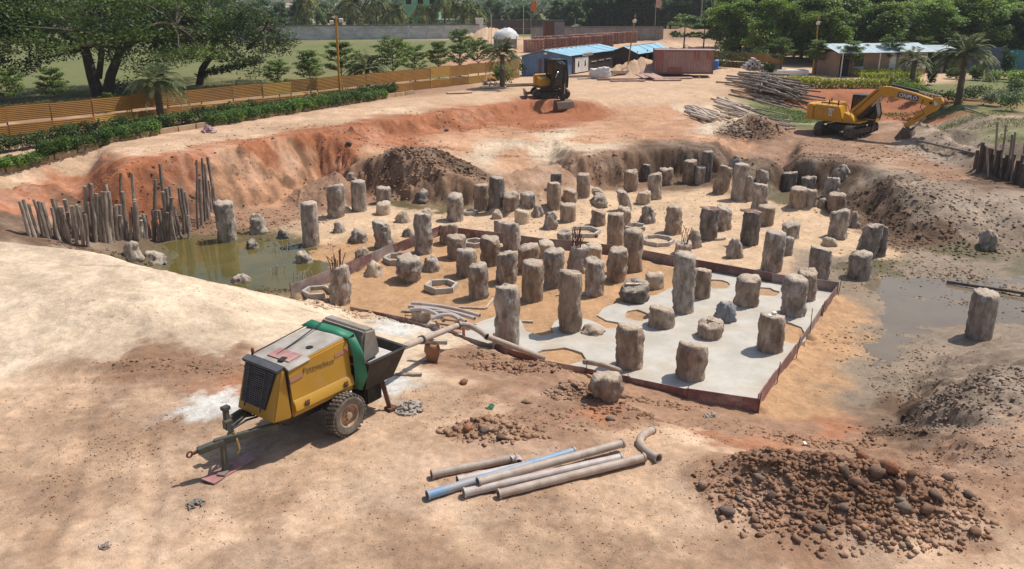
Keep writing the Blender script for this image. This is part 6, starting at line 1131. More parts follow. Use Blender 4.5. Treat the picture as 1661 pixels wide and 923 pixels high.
for x, w, m in ((2.55, .9, 'glass'), (6.2, .7, 'white'), (7.1, .7, 'wall_plain')):
    wi = MB().box((x, -.03, 1.35), (w, .06, .95 if w > .8 else 1.5)).build('window', M[m], of); MB().box((x, -.05, .84 if w > .8 else .58), (w + .15, .1, .08)).build('sill', M['white'], wi)
MB().box((8.8, -.04, 1.2), (2.3, .08, 1.2)).build('white_panel', M['white'], of); MB().box((2.7, -.2, .45), (.62, .35, .55)).build('air_conditioner', M['white'], of); MB().lathe([(.2, -.39), (.2, -.375)], (2.62, 0, .45), 'y', 14).build('fan_grille', M['black'], of)
for x in (.2, 4.2, 8.4): MB().box((x, -.85, 1.1), (.08, .08, 2.25)).build('veranda_post', M['white'], of)
p0, p1 = P(1505, 118, 0), P(1550, 118, 0); d = p1 - p0; hu = empty('dark_hut', p0, 0, 'dark hut with pale roof edge behind the big palm', 'hut'); MB().box((d.length / 2, 1.5, 1.1), (d.length, 3, 2.2)).build('wall', M['door_dark'], hu); MB().box((d.length / 2 - .2, 1.4, 2.3), (d.length + .8, 3.6, .1), rot=(.12, 0, 0)).build('roof', M['roof_grey'], hu); MB().box((d.length * .45, -.1, 1.1), (.3, .2, 2.2)).build('pillar', M['wall_plain'], hu)
M['blue_tarp'] = mat('blue_sheet_fence', (.09, .12, .20), (.07, .09, .155), .7, .6, .05, 8, dirt=(.17, .18, .22), damt=.4)
wall(P(1552, 117, 0), P(1622, 118, 0), 2.5, .06, M['blue_tarp'], 'sheet_screen', 'blue-grey sheet screen right of the big palm', cat='screen'); wall(P(1632, 116, 0), P(1720, 122, 0), 2.2, .08, mat('teal_glass', (.08, .30, .36), (.05, .2, .24), 1, .2), 'teal_panel', 'teal glazed panel at the right edge', cat='panel')
wall(P(1638, 110, 0) + Vector((0, 6, 0)), P(1720, 112, 0) + Vector((0, 6, 0)), 4.6, .2, M['blue_sheet'], 'blue_building', 'dark blue building corner behind the teal panel', cat='building')
g = P(1275, 122, 0); o = MB().box((0, .4, .25), (4.2, 1.6, .5)).build('white_parapet', M['white'], None, True, .05, loc=g); tag(o, 'low white rounded parapet beside the croton hedge', 'parapet')
# far houses
def house(px0, px1, yb, yt, depth, m, roof, lab, win=4, storeys=1, flat=False):
    p, q = P(px0, yb, 0), P(px1, yb, 0); q = Vector((q.x, p.y, 0)); W_ = q.x - p.x; H_ = z_at(yt, p.y); e = empty('house', p, 0, lab, 'house'); MB().box((W_ / 2, depth / 2, H_ / 2), (W_, depth, H_)).build('wall', m, e)
    if flat: MB().box((W_ / 2, depth / 2, H_ + .15), (W_ + .5, depth + .5, .3)).build('roof', roof, e)
    else: MB().prism([(-.6, H_ - .1), (depth + .6, H_ - .1), (depth / 2, H_ + depth * .22)], 'x', -.6, W_ + .6).build('roof', roof, e)
    for s_ in range(storeys):
        for k in range(win): w = MB().box((W_ * (k + .5) / win, -.02, H_ * (s_ + .55) / storeys), (min(1.2, W_ / win * .45), .1, min(1.3, H_ / storeys * .45))).build('window', M['glass'], e); MB().box((W_ * (k + .5) / win, -.06, H_ * (s_ + .55) / storeys - .7), (min(1.5, W_ / win * .55), .16, .08)).build('sill', M['white'], w)
    return e
mc = lambda n, c: mat(n, c, tuple(x * .85 for x in c), .5, .8, dirt=tuple(x * .6 for x in c), damt=.3)
house(690, 775, 52, 34, 6, mc('turquoise', (.16, .55, .62)), M['wall_plain'], 'turquoise single-storey house behind the coconut palms', 5, 1, True); house(655, 712, 50, -12, 8, mc('mint', (.22, .50, .30)), M['white'], 'mint green two-storey house behind the coconut palms', 3, 2, True)
house(310, 372, 48, 28, 6, mc('azure', (.35, .38, .42)), mc('blue_roof', (.10, .25, .62)), 'house with bright blue roof seen through the big trees', 3); house(225, 300, 52, 40, 6, mc('grey_h', (.4, .38, .35)), mc('teal_roof', (.03, .36, .32)), 'house with teal roof seen through the big trees', 3); house(430, 500, 52, 14, 8, mc('white_h', (.68, .67, .66)), M['white'], 'white two-storey house at the left end of the compound wall', 3, 2, True); house(0, 60, 56, 30, 8, mc('white_h2', (.6, .58, .56)), M['wall_plain'], 'pale house at the far left behind the trees', 3, 1, True); house(385, 425, 46, 12, 8, mc('orange_h', (.55, .3, .16)), M['white'], 'orange-tinted house between the big trees', 2, 2, True)
for k, (a, b, t, c) in enumerate([(770, 800, -4, (.62, .6, .6)), (802, 838, -6, (.7, .68, .68)), (842, 858, 2, (.5, .5, .52)), (876, 900, -6, (.72, .71, .7)), (903, 925, -3, (.6, .6, .6)), (560, 600, -5, (.6, .55, .5)), (1340, 1372, -8, (.6, .6, .6)), (955, 985, -4, (.66, .62, .6))]):
    house(a, b, 22, t - 5, 12, mc('far_%d' % k, c), M['wall_plain'], ['pale far house above the wall end', 'white far house left of the saffron flag', 'grey far house beside the white one', 'bright white far house right of the saffron flag', 'pale far house left of the dark trees', 'far house behind the left coconut palms', 'grey building top above the right tree belt', 'pale far house peeping through dark trees'][k], 4, 3, True)
# ---------------------------------------------------------------- vegetation
M['leaf'] = leaf_mat('leaf'); M['bark'] = mat('bark', (.10, .075, .058), (.055, .042, .034), 6, .9, .5, 12, stretch=(1, 1, .3)); M['palm_bark'] = mat('palm_bark', (.15, .11, .08), (.085, .062, .047), 8, .9, .6, 14, stretch=(1, 1, 2.5))
def leaf_quads(C, half, rg, up=.5, asp=.5, axis=None):
    n = len(C); nr = rg.normal(size=(n, 3)); nr /= np.linalg.norm(nr, axis=1)[:, None]; nr[:, 2] = np.abs(nr[:, 2]) + up; nr /= np.linalg.norm(nr, axis=1)[:, None]
    t = axis if axis is not None else rg.normal(size=(n, 3)); t = t - nr * (t * nr).sum(1)[:, None]; t /= np.linalg.norm(t, axis=1)[:, None] + 1e-9; b = np.cross(nr, t)
    l = (half * rg.uniform(.65, 1.35, n))[:, None]; w = l * asp
    V = np.stack([C - t * l, C + b * w, C + t * l, C - b * w], 1).reshape(-1, 3); return V, np.arange(4 * n).reshape(n, 4)
def foliage(name, clumps, half, cols, seed, up=.5, asp=.5, shell=.45):
    rg = np.random.default_rng(seed); C = []; K = []
    for (c, r, n) in clumps:
        d = rg.normal(size=(n, 3)); d /= np.linalg.norm(d, axis=1)[:, None]; q = rg.random(n) ** shell; C.append(np.array(c) + d * q[:, None] * np.array(r)); k = np.array(cols[rg.integers(len(cols))]) * rg.uniform(.72, 1.25); K.append(np.repeat(k[None], n, 0) * rg.uniform(.7, 1.3, n)[:, None])
    C = np.concatenate(C); K = np.concatenate(K); V, F = leaf_quads(C, half, rg, up, asp); me = np_mesh(name, V, F, np.repeat(K, 4, 0)); me.materials.append(M['leaf']); return me
GREEN = [(.15, .24, .035), (.18, .275, .04), (.115, .19, .035), (.215, .30, .05)]; DARK = [(.042, .08, .016), (.06, .105, .02), (.034, .062, .014)]; FAR = [(.085, .145, .05), (.07, .12, .045), (.105, .165, .055)]; LIME = [(.32, .35, .03), (.42, .42, .05), (.22, .28, .03)]; YOUNG = [(.125, .195, .035), (.155, .23, .042), (.10, .165, .034)]
def branches(paths, name='trunk'):
    m = MB()
    for pts, r0, r1 in paths: m.tube(pts, [r0 + (r1 - r0) * i / (len(pts) - 1) for i in range(len(pts))], 7)
    me = m.mesh(name, True); me.materials.append(M['bark']); return me
def bez(a, b, c, n=6): a, b, c = Vector(a), Vector(b), Vector(c); return [a * (1 - t) ** 2 + b * 2 * t * (1 - t) + c * t * t for t in [i / n for i in range(n + 1)]]
def broad(seed, H=8.5, R_=3.6, n=44, per=120, half=.21, cols=GREEN, base=2.2, squash=1.0):
    q = random.Random(seed); cl = []; br = [([(0, 0, -.2), (q.uniform(-.15, .15), q.uniform(-.15, .15), base * .6), (q.uniform(-.3, .3), q.uniform(-.3, .3), base + .8)], .24, .15)]
    for k in range(n):
        a = q.uniform(0, 6.283); zt = q.random(); rr = R_ * math.sqrt(max(.05, 1 - (2 * zt - .85) ** 2 * .75)) * q.uniform(.55, 1.0); z = base + (H - base) * (zt * .92 + .04)
        c = (math.cos(a) * rr, math.sin(a) * rr, z); s = q.uniform(.7, 1.25) * R_ / 3.4; cl.append((c, (s, s, s * .62 * squash), int(per * s * s)))
        if k % 3 == 0: br.append((bez((0, 0, base * .8), (c[0] * .4, c[1] * .4, base + (z - base) * .7), c), .09, .025))
    for k in range(6): cl.append(((q.uniform(-.8, .8), q.uniform(-.8, .8), base + (H - base) * q.uniform(.3, .8)), (R_ * .5, R_ * .5, R_ * .45), per))
    return foliage('crown', cl, half, cols, seed, .9), branches(br)
def plant_tree(name, cr, tr, loc, s, rz, lab, cat='tree', grp=None):
    e = empty(name, loc, rz, lab, cat, grp); e.scale = (s, s, s * random.uniform(.92, 1.1)); link('trunk', tr, e); link('crown', cr, e); return e
# belt of trees behind the office, wood behind the walls
BT = [broad(300 + k, 8.8 + k * .3, 4.0, 56, 170, .20, GREEN, 1.0) for k in range(4)]; FT = [broad(320 + k, 9.5 + k * .4, 4.2, 40, 95, .30, FAR, 1.2) for k in range(3)]
rt = random.Random(31)
def tree_at(px, y, V, s, name, lab, grp, cat='tree'):
    v = V[rt.randrange(len(V))]; x = x_at(px, y, 3); return plant_tree(name, v[0], v[1], (x, y, hz(x, y) - .05), s, rt.uniform(0, 6.28), lab, cat, grp)
for k in range(60):
    row = k % 4; px = 1195 + (k // 4) * 38 + rt.uniform(-14, 14); y = 98 + row * 11 + rt.uniform(-3, 3)
    if row == 0 and 1340 < px < 1500: y += 4
    if px < 1250 and row == 0: continue
    tree_at(px, y, BT, rt.uniform(.78, 1.02) * (.82 if row == 0 else 1), 'broadleaf_tree', ['leafy tree in the front rank of the belt behind the office', 'leafy tree in the second rank of the right belt', 'leafy tree in the third rank of the right belt', 'leafy tree in the back rank of the right belt'][row], 'trees of the right belt')
for k in range(40):
    row = k % 3; px = 935 + (k // 3) * 24 + rt.uniform(-10, 10); y = 193 + row * 16 + rt.uniform(-4, 4); s = rt.uniform(.85, 1.25)
    if px < 985: s *= .6
    tree_at(px, y, FT, s, 'dark_tree', ['dense dark tree in the front of the far wood', 'dense dark tree in the middle of the far wood', 'dense dark tree at the back of the far wood'][row], 'trees of the far wood')
for k in range(34):
    px = 500 + k * 14 + rt.uniform(-7, 7); y = 196 + rt.uniform(0, 30); tree_at(px, y, FT, rt.uniform(.28, .62), 'bush', 'rounded bush in the row beyond the left wall' if px < 790 else 'green bush on the rise beyond the brown wall', 'bushes beyond the walls', 'bush')
for k in range(16):
    px = -40 + k * 36 + rt.uniform(-10, 10); tree_at(px, 150 + rt.uniform(0, 35), FT, rt.uniform(.5, .9), 'far_tree', 'tree among the houses beyond the field at the left', 'trees among the left houses')
rg = np.random.default_rng(77); fc = []
for k in range(420): x = rg.uniform(-260, 280); y = rg.uniform(300, 420); s = rg.uniform(3, 7); fc.append(((x, y, rg.uniform(0, 6.5)), (s, s, s * .7), 60))
o = link('far_woodland', foliage('far_woodland', fc, .9, FAR, 78, .5)); tag(o, 'far green woodland closing the horizon', None, None, 'stuff')
# the two big spreading trees
def spreading(seed, base, trunks, R_, z0, z1, n, per, half, skip=None):
    q = random.Random(seed); cl = []; br = list(trunks); forks = [t[0][-1] for t in trunks]
    for k in range(n):
        a = q.uniform(0, 6.283); rr = R_ * math.sqrt(q.random()) * (.95 + .1 * q.random()); t = rr / R_; z = z0 + (z1 - z0) * (q.random() ** .8) * (1 - .42 * t * t) - ((1.0 + 1.6 * q.random()) * t if q.random() < .55 else 0); c = Vector((math.cos(a) * rr, math.sin(a) * rr, z))
        if skip and skip(c): continue
        s = q.uniform(1.0, 1.8); cl.append((tuple(c), (s * 1.25, s * 1.25, s * .42), int(per * s * s))); f = Vector(min(forks, key=lambda f: (Vector(f) - c).length))
        if k % 2 == 0: m = (f + c) / 2 + Vector((q.uniform(-.8, .8), q.uniform(-.8, .8), q.uniform(-.2, .9))); br.append((bez(f, m, c, 7), .13, .025))
    return foliage('crown', cl, half, DARK + [(.095, .14, .024), (.08, .12, .024)], seed, .7, .42, .5), branches(br)
p = P(165, 156, 0); cr, tr = spreading(41, p, [([(-.2, 0, -.2), (-.5, 0, 1.6), (-.8, .2, 3.6)], .52, .34), ([(.35, 0, -.2), (.9, .1, 1.6), (2.0, .2, 3.6)], .48, .3), ([(2.0, .2, 3.6), (4.0, 0, 4.6), (6.5, -.3, 5.2)], .28, .16), ([(-.8, .2, 3.6), (-2.6, 0, 5), (-4.4, -.6, 6)], .26, .14), ([(0, 0, 1.4), (.5, -.2, 2.8), (.6, .3, 4.6)], .26, .2)], 9.4, 3.2, 9.6, 230, 105, .14, lambda c: c.z < 4.0 and abs(c.x - 1) < 3.0)
e = empty('spreading_tree', p, 0, 'huge dark spreading tree with forked trunk behind the fence at left', 'tree'); link('trunk', tr, e); link('crown', cr, e)
p = P(322, 138, 0); cr, tr = spreading(43, p, [([(0, 0, -.2), (.5, 0, 1.4), (1.4, .2, 2.6), (2.0, 0, 4.2)], .34, .2), ([(2.0, 0, 4.2), (3.4, 0, 5.2), (5.2, 0, 6.4)], .19, .1), ([(2.0, 0, 4.2), (.2, 0, 4.9), (-2.2, 0, 5.3)], .17, .09), ([(1.4, .2, 2.6), (2.3, 0, 2.8), (2.7, 0, 3.3)], .13, .07), ([(4.6, 0, 3.0), (5.6, 0, 4.0), (6.4, 0, 5.0)], .14, .08)], 7.8, 2.7, 8.6, 160, 100, .14, lambda c: (c.z < 4.4 and -1 < c.x < 3.5) or c.x < -5)
e = empty('spreading_tree', p, 0, 'dark spreading tree with bent leaning trunk, right of the huge one', 'tree'); link('trunk', tr, e); link('crown', cr, e)
p = P(-20, 165, 0); v = broad(51, 9, 4.6, 60, 150, .15, DARK, 2.2); plant_tree('broadleaf_tree', v[0], v[1], p, 1, .3, 'dark leafy tree cut by the left edge of the picture')
# low drooping bough of tree two over the fence is a clump shrub behind the fence
p = P(372, 150, 0); o = link('shrub', foliage('shrub', [((-2.0 + i * .5, .1 * (i % 3), 1.4 + .12 * i + .1 * (i % 2)), (.7, .6, .35), 170) for i in range(10)], .11, DARK, 52, .6)); o.location = p; tag(o, 'dark shrub leaning over the fence below the bent tree', 'shrub')
# young tiered trees
def tiered(seed, H=4.2, R0=1.7):
    q = random.Random(seed); cl = []; br = [([(0, 0, -.15), (.02, .02, H * .5), (0, 0, H)], .065, .02)]; nt = q.choice((3, 4, 4))
    for t in range(nt):
        z = H * (.40 + .46 * t / (nt - 1)); Rr = R0 * (1.0 - .5 * t / (nt - 1)) * q.uniform(.7, 1.12); nb = q.choice((6, 7)); a0 = q.uniform(0, 6)
        for k in range(nb):
            a = a0 + 6.283 * k / nb + q.uniform(-.25, .25); e = Vector((math.cos(a) * Rr, math.sin(a) * Rr, z + .62 * Rr * q.uniform(.4, 1.35))); br.append(([(0, 0, z - .1), (e.x * .55, e.y * .55, (z - .1) * .4 + e.z * .6), tuple(e)], .026, .01))
            for f in (.5, .75, 1.0): cl.append(((e.x * f, e.y * f, z - .1 + (e.z - z + .1) * f + .05), (.42, .42, .13), int(62 * (.7 + f * .5))))
    return foliage('crown', cl, .085, YOUNG, seed, .7, .5, .6), branches(br)
TT = [tiered(60 + k) for k in range(4)]
def tier_at(px, yb, yt, lab, k):
    g = G(px, yb) if yb > 112 else P(px, yb, 0); H_ = z_at(yt, g.y) - g.z; v = TT[k % 4]; e = plant_tree('tiered_tree', v[0], v[1], (g.x, g.y, hz(g.x, g.y)), H_ / 4.35, k * 1.3, lab, 'tree', 'young tiered trees along the fences'); e.scale.z = e.scale.x
for k, (px, yb, yt, lab) in enumerate([(454, 163, 96, 'young tiered tree, second to the left of the ochre floodlight pole'), (505, 157, 80, 'young tiered tree just left of the ochre floodlight pole'), (556, 150, 62, 'young tiered tree right behind the ochre floodlight pole'), (639, 144, 62, 'dense young tiered tree right of the low wide palm'), (674, 137, 72, 'young tiered tree with bare lower boughs, second right of the wide palm'), (712, 132, 66, 'young tiered tree with high flat crown in the middle of the fence'), (746, 128, 68, 'young tiered tree in the dense pair left of the shed palm'), (776, 124, 64, 'young tiered tree next to the shed palm'), (748, 108, 46, 'small tiered tree beyond the fence near the white pillar'), (93, 186, 108, 'young tiered tree at far left in front of the fence'), (178, 182, 148, 'stunted tiered sapling below the forked trunk'), (20, 190, 112, 'young tiered tree at the left picture edge'), (1265, 119, 60, 'young tiered tree left of the ochre lamp pole in the garden'), (1322, 121, 64, 'tiered tree wrapped around the ochre lamp pole'), (1378, 124, 62, 'tiered tree in front of the office doorway'), (1440, 121, 58, 'tiered tree in front of the middle of the office'), (1492, 112, 58, 'tiered tree at the right end of the office')]): tier_at(px, yb, yt, lab, k)
# palms
def palm_meshes(seed, nf, L_, leaf_half, droop, cols, trunk_h, tr_r, up0=.2, up1=1.25, nl=22):
    q = random.Random(seed); rg = np.random.default_rng(seed); C = []; A = []; K = []; m = MB()
    for k in range(nf):
        a = q.uniform(0, 6.283); el = up0 + (up1 - up0) * q.random(); Lf = L_ * q.uniform(.8, 1.1); d = Vector((math.cos(a), math.sin(a), 0)); pts = []
        for i in range(nl):
            t = (i + 1) / nl; p = d * (Lf * t * math.cos(el) * (1 - .12 * t)) + Vector((0, 0, trunk_h + Lf * t * math.sin(el) - droop * Lf * t * t * (1.2 - el * .4))); pts.append(p)
        m.tube([Vector((0, 0, trunk_h))] + pts[::4] + [pts[-1]], .018, 4, False); col = np.array(cols[q.randrange(len(cols))]) * q.uniform(.8, 1.2)
        for i in range(2, nl):
            t = i / nl; tg = (pts[i] - pts[i - 1]).normalized(); sd = tg.cross(Vector((0, 0, 1))).normalized(); ln = leaf_half * (1.1 - .75 * abs(t - .45))
            for sg in (-1, 1):
                ax_ = (sd * sg + tg * .7 + Vector((0, 0, -.25 if droop > .5 else .1))).normalized(); C.append(pts[i] + ax_ * ln); A.append(ax_ * ln); K.append(col * rg.uniform(.8, 1.2))
    C = np.array(C); A = np.array(A); n = len(C); ln = np.linalg.norm(A, axis=1)[:, None]; t = A / ln; rn = rg.normal(size=(n, 3)) * .4 + np.array([0, 0, 1]); b = np.cross(t, rn); b /= np.linalg.norm(b, axis=1)[:, None]; w = (.030 if droop < .8 else .055) * L_ / 2
    V = np.stack([C - A, C + b * w, C + A, C - b * w], 1).reshape(-1, 3); me = np_mesh('crown', V, np.arange(4 * n).reshape(n, 4), np.repeat(np.array(K), 4, 0)); me.materials.append(M['leaf'])
    tm = MB(); prof = []
    for i in range(15): z = -.2 + (trunk_h + .2) * i / 14; prof.append((tr_r * (1.12 - .25 * i / 14) * (1.1 if i % 2 else .95), z))
    tm.lathe(prof, n=12); t2 = tm.mesh('trunk', True); t2.materials.append(M['palm_bark']); st = m.mesh('frond_stem'); st.materials.append(M['leaf']); return me, t2, st
PH = [(.14, .165, .065), (.175, .195, .085), (.115, .145, .055)]; CO = [(.13, .17, .045), (.18, .205, .055), (.25, .22, .07), (.11, .15, .045)]
def palm(px, yb, yc, L_px, seed, lab, kind='date', nf=44):
    g = G(px, yb) if yb > 112 else P(px, yb, 0); s = scale_at(g.y, 2); h = max(.5, z_at(yc, g.y) - g.z); L_ = L_px / s
    me, t2, st = palm_meshes(seed, nf, L_, L_ * .13, .55 if kind == 'date' else .95, PH if kind == 'date' else CO, h, .21 if kind == 'date' else .17, -.1 if kind == 'date' else -.5, 1.3)
    e = empty('date_palm' if kind == 'date' else 'coconut_palm', (g.x, g.y, g.z), 0, lab, 'palm', None if kind == 'date' else 'coconut palms beyond the compound wall'); link('trunk', t2, e); link('crown', me, e); return e
palm(262, 197, 132, 58, 1, 'feathery date palm in front of the fence below the huge tree'); palm(597, 146, 112, 46, 2, 'low wide date palm right of the ochre floodlight pole'); palm(815, 143, 88, 42, 3, 'date palm left of the blue shed'); palm(1553, 170, 88, 58, 4, 'tall date palm with thick trunk in the right garden', nf=54); palm(1477, 143, 98, 34, 5, 'small date palm left of the tall one in the garden')
for k, (px, yc, lab) in enumerate([(500, 6, 'coconut palm near the white house'), (574, 8, 'leftmost full coconut palm beyond the wall'), (612, 2, 'second coconut palm beyond the wall, drooping fronds'), (640, 18, 'low coconut palm before the mint house'), (690, 16, 'coconut palm over the turquoise house'), (722, 4, 'tall coconut palm right of the mint house'), (752, 6, 'coconut palm nearest the white pillar'), (768, 20, 'short coconut palm at the white pillar')]): palm(px, 57, yc, 34, 20 + k, lab, 'coconut', 26)
# hedges along the road
def hedge_mesh(seed, L_, W_, H_, n, half, cols):
    q = random.Random(seed); cl = [((-L_ / 2 + L_ * (i + .5) / 9 + q.uniform(-.1, .1), q.uniform(-.12, .12), H_ * q.uniform(.45, .62)), (L_ / 9 * .85, W_ / 2 * q.uniform(.85, 1.15), H_ * .5 * q.uniform(.85, 1.2)), n // 9) for i in range(9)]; return foliage('hedge', cl, half, cols, seed, .5, .45, .35)
HC_ = [(.11, .195, .034), (.15, .25, .038), (.085, .155, .032)]
HF = [hedge_mesh(80 + k, 3.7, 1.25, .78, 4200, .075, HC_) for k in range(3)]; HB = [hedge_mesh(85 + k, 4.7, 1.2, .95, 3800, .08, DARK + HC_[2:]) for k in range(3)]
hd = (kB - kA); ha = math.atan2(hd.y, hd.x); hn = Vector((-hd.y, hd.x, 0)).normalized(); nh = int(hd.length / 3.4)
for k in range(nh):
    c = kA + hd * ((k + .5) / nh) + hn * .16; gap = k in (3, 9); 
    if gap: continue
    o = link('hedge', HF[k % 3], None, None, (c.x, c.y, hz(c.x, c.y) + .02), (0, 0, ha + (math.pi if k % 2 else 0))); o.scale = (1, random.uniform(.85, 1.1), random.uniform(.8, 1.15)); tag(o, 'low trimmed roadside hedge behind the cream kerb blocks', 'hedge', 'low hedges along the road')
nb = int(hd.length / 4.4)
for k in range(nb):
    c = kA + hd * ((k + .5) / nb) + hn * 1.9; o = link('hedge', HB[k % 3], None, None, (c.x, c.y, hz(c.x, c.y)), (0, 0, ha + (math.pi if k % 2 else 0))); o.scale = (1, 1, random.uniform(.75, 1.15)); tag(o, 'dark taller hedge between the low hedge and the fence', 'hedge', 'dark hedges below the fence')
# garden at the right: croton rows, bushes, topiary
def blades(name, rows, n, H_, cols, seed, half=.16):
    rg = np.random.default_rng(seed); C = []; A = []; K = []
    for (a, b) in rows:
        for k in range(n):
            t = rg.random(); p = a.lerp(b, t) + Vector((rg.normal() * .3, rg.normal() * .3, 0)); d = Vector((rg.normal() * .5, rg.normal() * .5, 1)).normalized(); C.append((p.x, p.y, hz(p.x, p.y) + H_ * rg.random() ** .7)); A.append(tuple(d)); K.append(np.array(cols[rg.integers(len(cols))]) * rg.uniform(.75, 1.25))
    V, F = leaf_quads(np.array(C), half, rg, .2, .22, np.array(A)); me = np_mesh(name, V, F, np.repeat(np.array(K), 4, 0)); me.materials.append(M['leaf']); return me
YG = LIME + [(.38, .37, .08), (.09, .14, .03)]
for j, (a, b, n, H_, lab) in enumerate([((1238, 141), (1345, 143), 2600, .75, 'front row of yellow-green croton hedge above the red bank, left half'), ((1345, 143), (1490, 143), 3000, .75, 'front row of yellow-green croton hedge behind the yellow excavator'), ((1400, 133), (1490, 131), 2200, .8, 'second croton row in front of the office'), ((1385, 125), (1480, 123), 1800, .7, 'third croton row along the office wall'), ((1250, 133), (1330, 134), 1200, .5, 'dark low croton row beside the white parapet')]):
    a, b = P(*a, 0), P(*b, 0); o = link('croton_hedge', blades('croton_hedge', [(a, b)], n, H_, YG, 90 + j)); tag(o, lab, 'hedge')
def bush(px, yb, w, h, cols, seed, lab, half=.08, n=900, name='bush'):
    g = G(px, yb) if yb > 112 else P(px, yb, 0); s = scale_at(g.y, .5); W_, H_ = w / s, h / s; q = random.Random(seed)
    cl = [((q.uniform(-.32, .32) * W_, q.uniform(-.25, .25) * W_, H_ * q.uniform(.3, .68)), (W_ * .26, W_ * .26, H_ * .32), n // 8) for _ in range(8)]; o = link(name, foliage(name, cl, half, cols, seed, .5, .5, .4)); o.location = g; return tag(o, lab, 'bush')
for k, (px, yb, w, h, cols, lab) in enumerate([(820, 136, 40, 42, YOUNG, 'leafy plant at the foot of the shed palm'), (838, 124, 34, 40, YOUNG, 'big-leaved shrub against the blue shed'), (1490, 162, 40, 30, YOUNG, 'bright bush right of the excavator boom'), (1530, 168, 60, 26, DARK, 'dark bush at the foot of the tall garden palm'), (1580, 162, 60, 26, DARK, 'dark bush right of the tall garden palm'), (1610, 172, 46, 30, [(.17, .19, .11), (.14, .16, .09)], 'grey-green bush on the right bank'), (1640, 180, 60, 36, FAR, 'pale bush at the right picture edge'), (1650, 158, 50, 34, DARK, 'dark green bush above the right edge of the bank'), (1545, 128, 22, 22, YOUNG, 'round bush left of the tall palm trunk'), (1585, 130, 30, 26, YOUNG, 'round bush before the blue screen'), (1610, 132, 40, 20, GREEN, 'clipped low hedge right of the round bush'), (1645, 134, 40, 22, GREEN, 'clipped hedge at the right edge'), (1632, 128, 26, 56, DARK, 'tall column-shaped clipped tree at the right'), (1510, 138, 20, 44, DARK, 'slim upright shrub left of the tall palm'), (1470, 152, 40, 26, YOUNG, 'bright leafy shrub above the excavator boom'), (1250, 122, 26, 22, DARK, 'dark shrub beside the white block stack'), (1100, 106, 60, 34, DARK, 'dark undergrowth behind the left half of the container'), (1180, 112, 70, 44, DARK, 'dark undergrowth right of the container'), (1235, 112, 60, 40, DARK, 'dark undergrowth behind the white blocks')]): bush(px, yb, w, h, cols, 200 + k, lab, .09 if yb > 150 else .12)
def almond(seed):
    q = random.Random(seed); cl = []
    for z, Rr, nn in ((2.6, 2.6, 9), (3.8, 2.2, 8), (4.8, 1.2, 5)):
        for k in range(nn): a = 6.283 * k / nn + q.uniform(-.3, .3); f = q.uniform(.5, 1); cl.append(((math.cos(a) * Rr * f, math.sin(a) * Rr * f, z + q.uniform(-.2, .2)), (.85, .85, .26), 60))
    return foliage('crown', cl, .2, [(.12, .18, .045), (.15, .22, .06), (.09, .14, .035)], seed, .7, .55), branches([([(0, 0, -.2), (.05, 0, 2.4), (0, 0, 4.8)], .13, .05)] + [([(0, 0, 2.2), (math.cos(k) * 1.2, math.sin(k) * 1.2, 2.6)], .05, .02) for k in range(7)])
AL = [almond(210 + k) for k in range(2)]
for k, (px, yb, s, lab) in enumerate([(1108, 88, .95, 'flat-tiered broad-leaved tree left above the container'), (1140, 90, .9, 'flat-tiered broad-leaved tree above the middle of the container'), (1200, 90, 1.05, 'flat-tiered broad-leaved tree above the white blocks'), (1235, 92, .9, 'flat-tiered broad-leaved tree left of the garden')]): p = P(px, yb, 0); plant_tree('broadleaf_tree', AL[k % 2][0], AL[k % 2][1], p, s, k * 1.1, lab, 'tree')
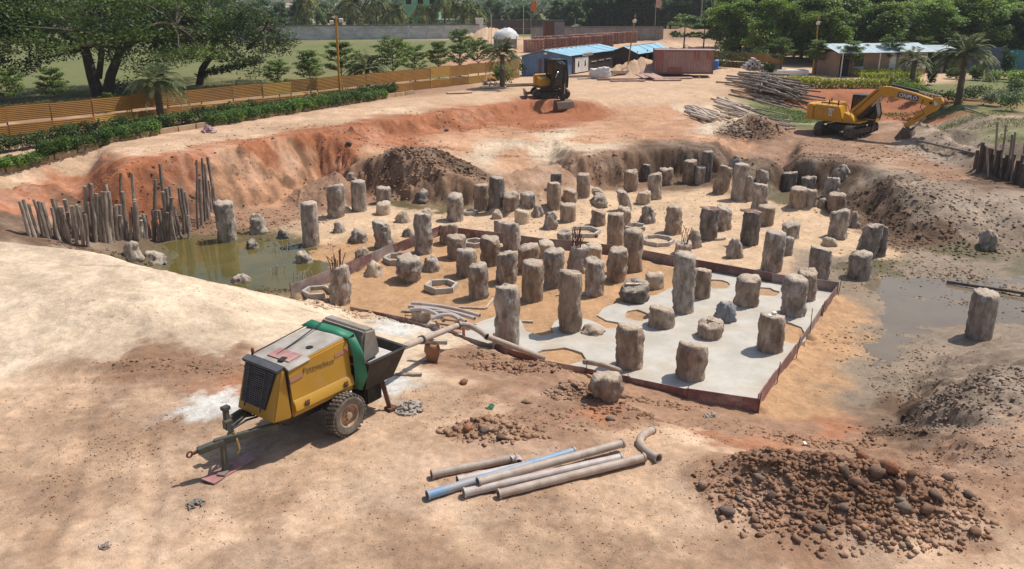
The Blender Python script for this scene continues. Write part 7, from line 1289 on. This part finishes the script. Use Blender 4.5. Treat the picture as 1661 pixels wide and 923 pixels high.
# weeds on the terrace and the bank
def weeds(name, spots, cols, seed, lab, half=.09): 
    rows = []; rgx = random.Random(seed); rr = [(G(px, py) + Vector((-w, 0, 0)), G(px, py) + Vector((w, 0, 0))) for px, py, w in spots]; o = link(name, blades(name, rr, 420, .22, cols, seed, half)); tag(o, lab, None, None, 'stuff')
weeds('weeds', [(1285, 185, 2.5), (1300, 192, 2.5), (1310, 198, 2), (1270, 192, 2), (1320, 188, 1.5), (1450, 188, 1.0), (1260, 180, 2)], [(.10, .18, .035), (.13, .21, .04), (.08, .15, .035)], 95, 'green weeds on the terrace by the pole heaps')
weeds('weeds', [(1520, 188, 1.5), (1580, 190, 2), (1610, 200, 2), (1640, 205, 2), (1560, 200, 1.5)], [(.13, .18, .05), (.17, .2, .07)], 96, 'green weeds on the right bank')
# ---------------------------------------------------------------- labels: number look-alikes that stand in a row
ORD = 'first second third fourth fifth sixth seventh eighth ninth tenth eleventh twelfth thirteenth fourteenth fifteenth sixteenth seventeenth eighteenth nineteenth twentieth'.split(); ORD += ['twenty-' + w for w in ORD[:9]] + ['thirtieth'] + ['thirty-' + w for w in ORD[:9]] + ['fortieth']
bpy.context.view_layer.update(); _by = {}
for o in SC.objects:
    if o.parent is None and o.get('category'):
        o['kind'] = 'thing'; _by.setdefault(o['label'], []).append(o)
for lab, os_ in _by.items():
    if len(os_) < 2 or len(os_) > 40 or len(lab.split()) > 13 or any(w in lab for w in ('clod', 'pole in', 'stick', 'stone', 'block in')): continue
    os_.sort(key=lambda o: o.matrix_world.translation.x / (o.matrix_world.translation.y * _c + (HC - o.matrix_world.translation.z) * _s))
    for k, o in enumerate(os_): o['label'] = lab + ', ' + ORD[k] + ' from left'
# ---------------------------------------------------------------- the hot day's thin haze
hm = bpy.data.materials.new('haze'); hm.use_nodes = True; nt = hm.node_tree; nt.nodes.remove(nt.nodes['Principled BSDF']); pv = nt.nodes.new('ShaderNodeVolumePrincipled')
pv.inputs['Density'].default_value = .00028; pv.inputs['Color'].default_value = (.92, .95, 1, 1); pv.inputs['Anisotropy'].default_value = .2; nt.links.new(pv.outputs[0], nt.nodes['Material Output'].inputs['Volume'])
hb_ = MB().box((0, 432, 6.25), (1240, 960, 21.5)).build('haze', hm); hb_['kind'] = 'stuff'; hb_['label'] = 'thin pale haze over the site'
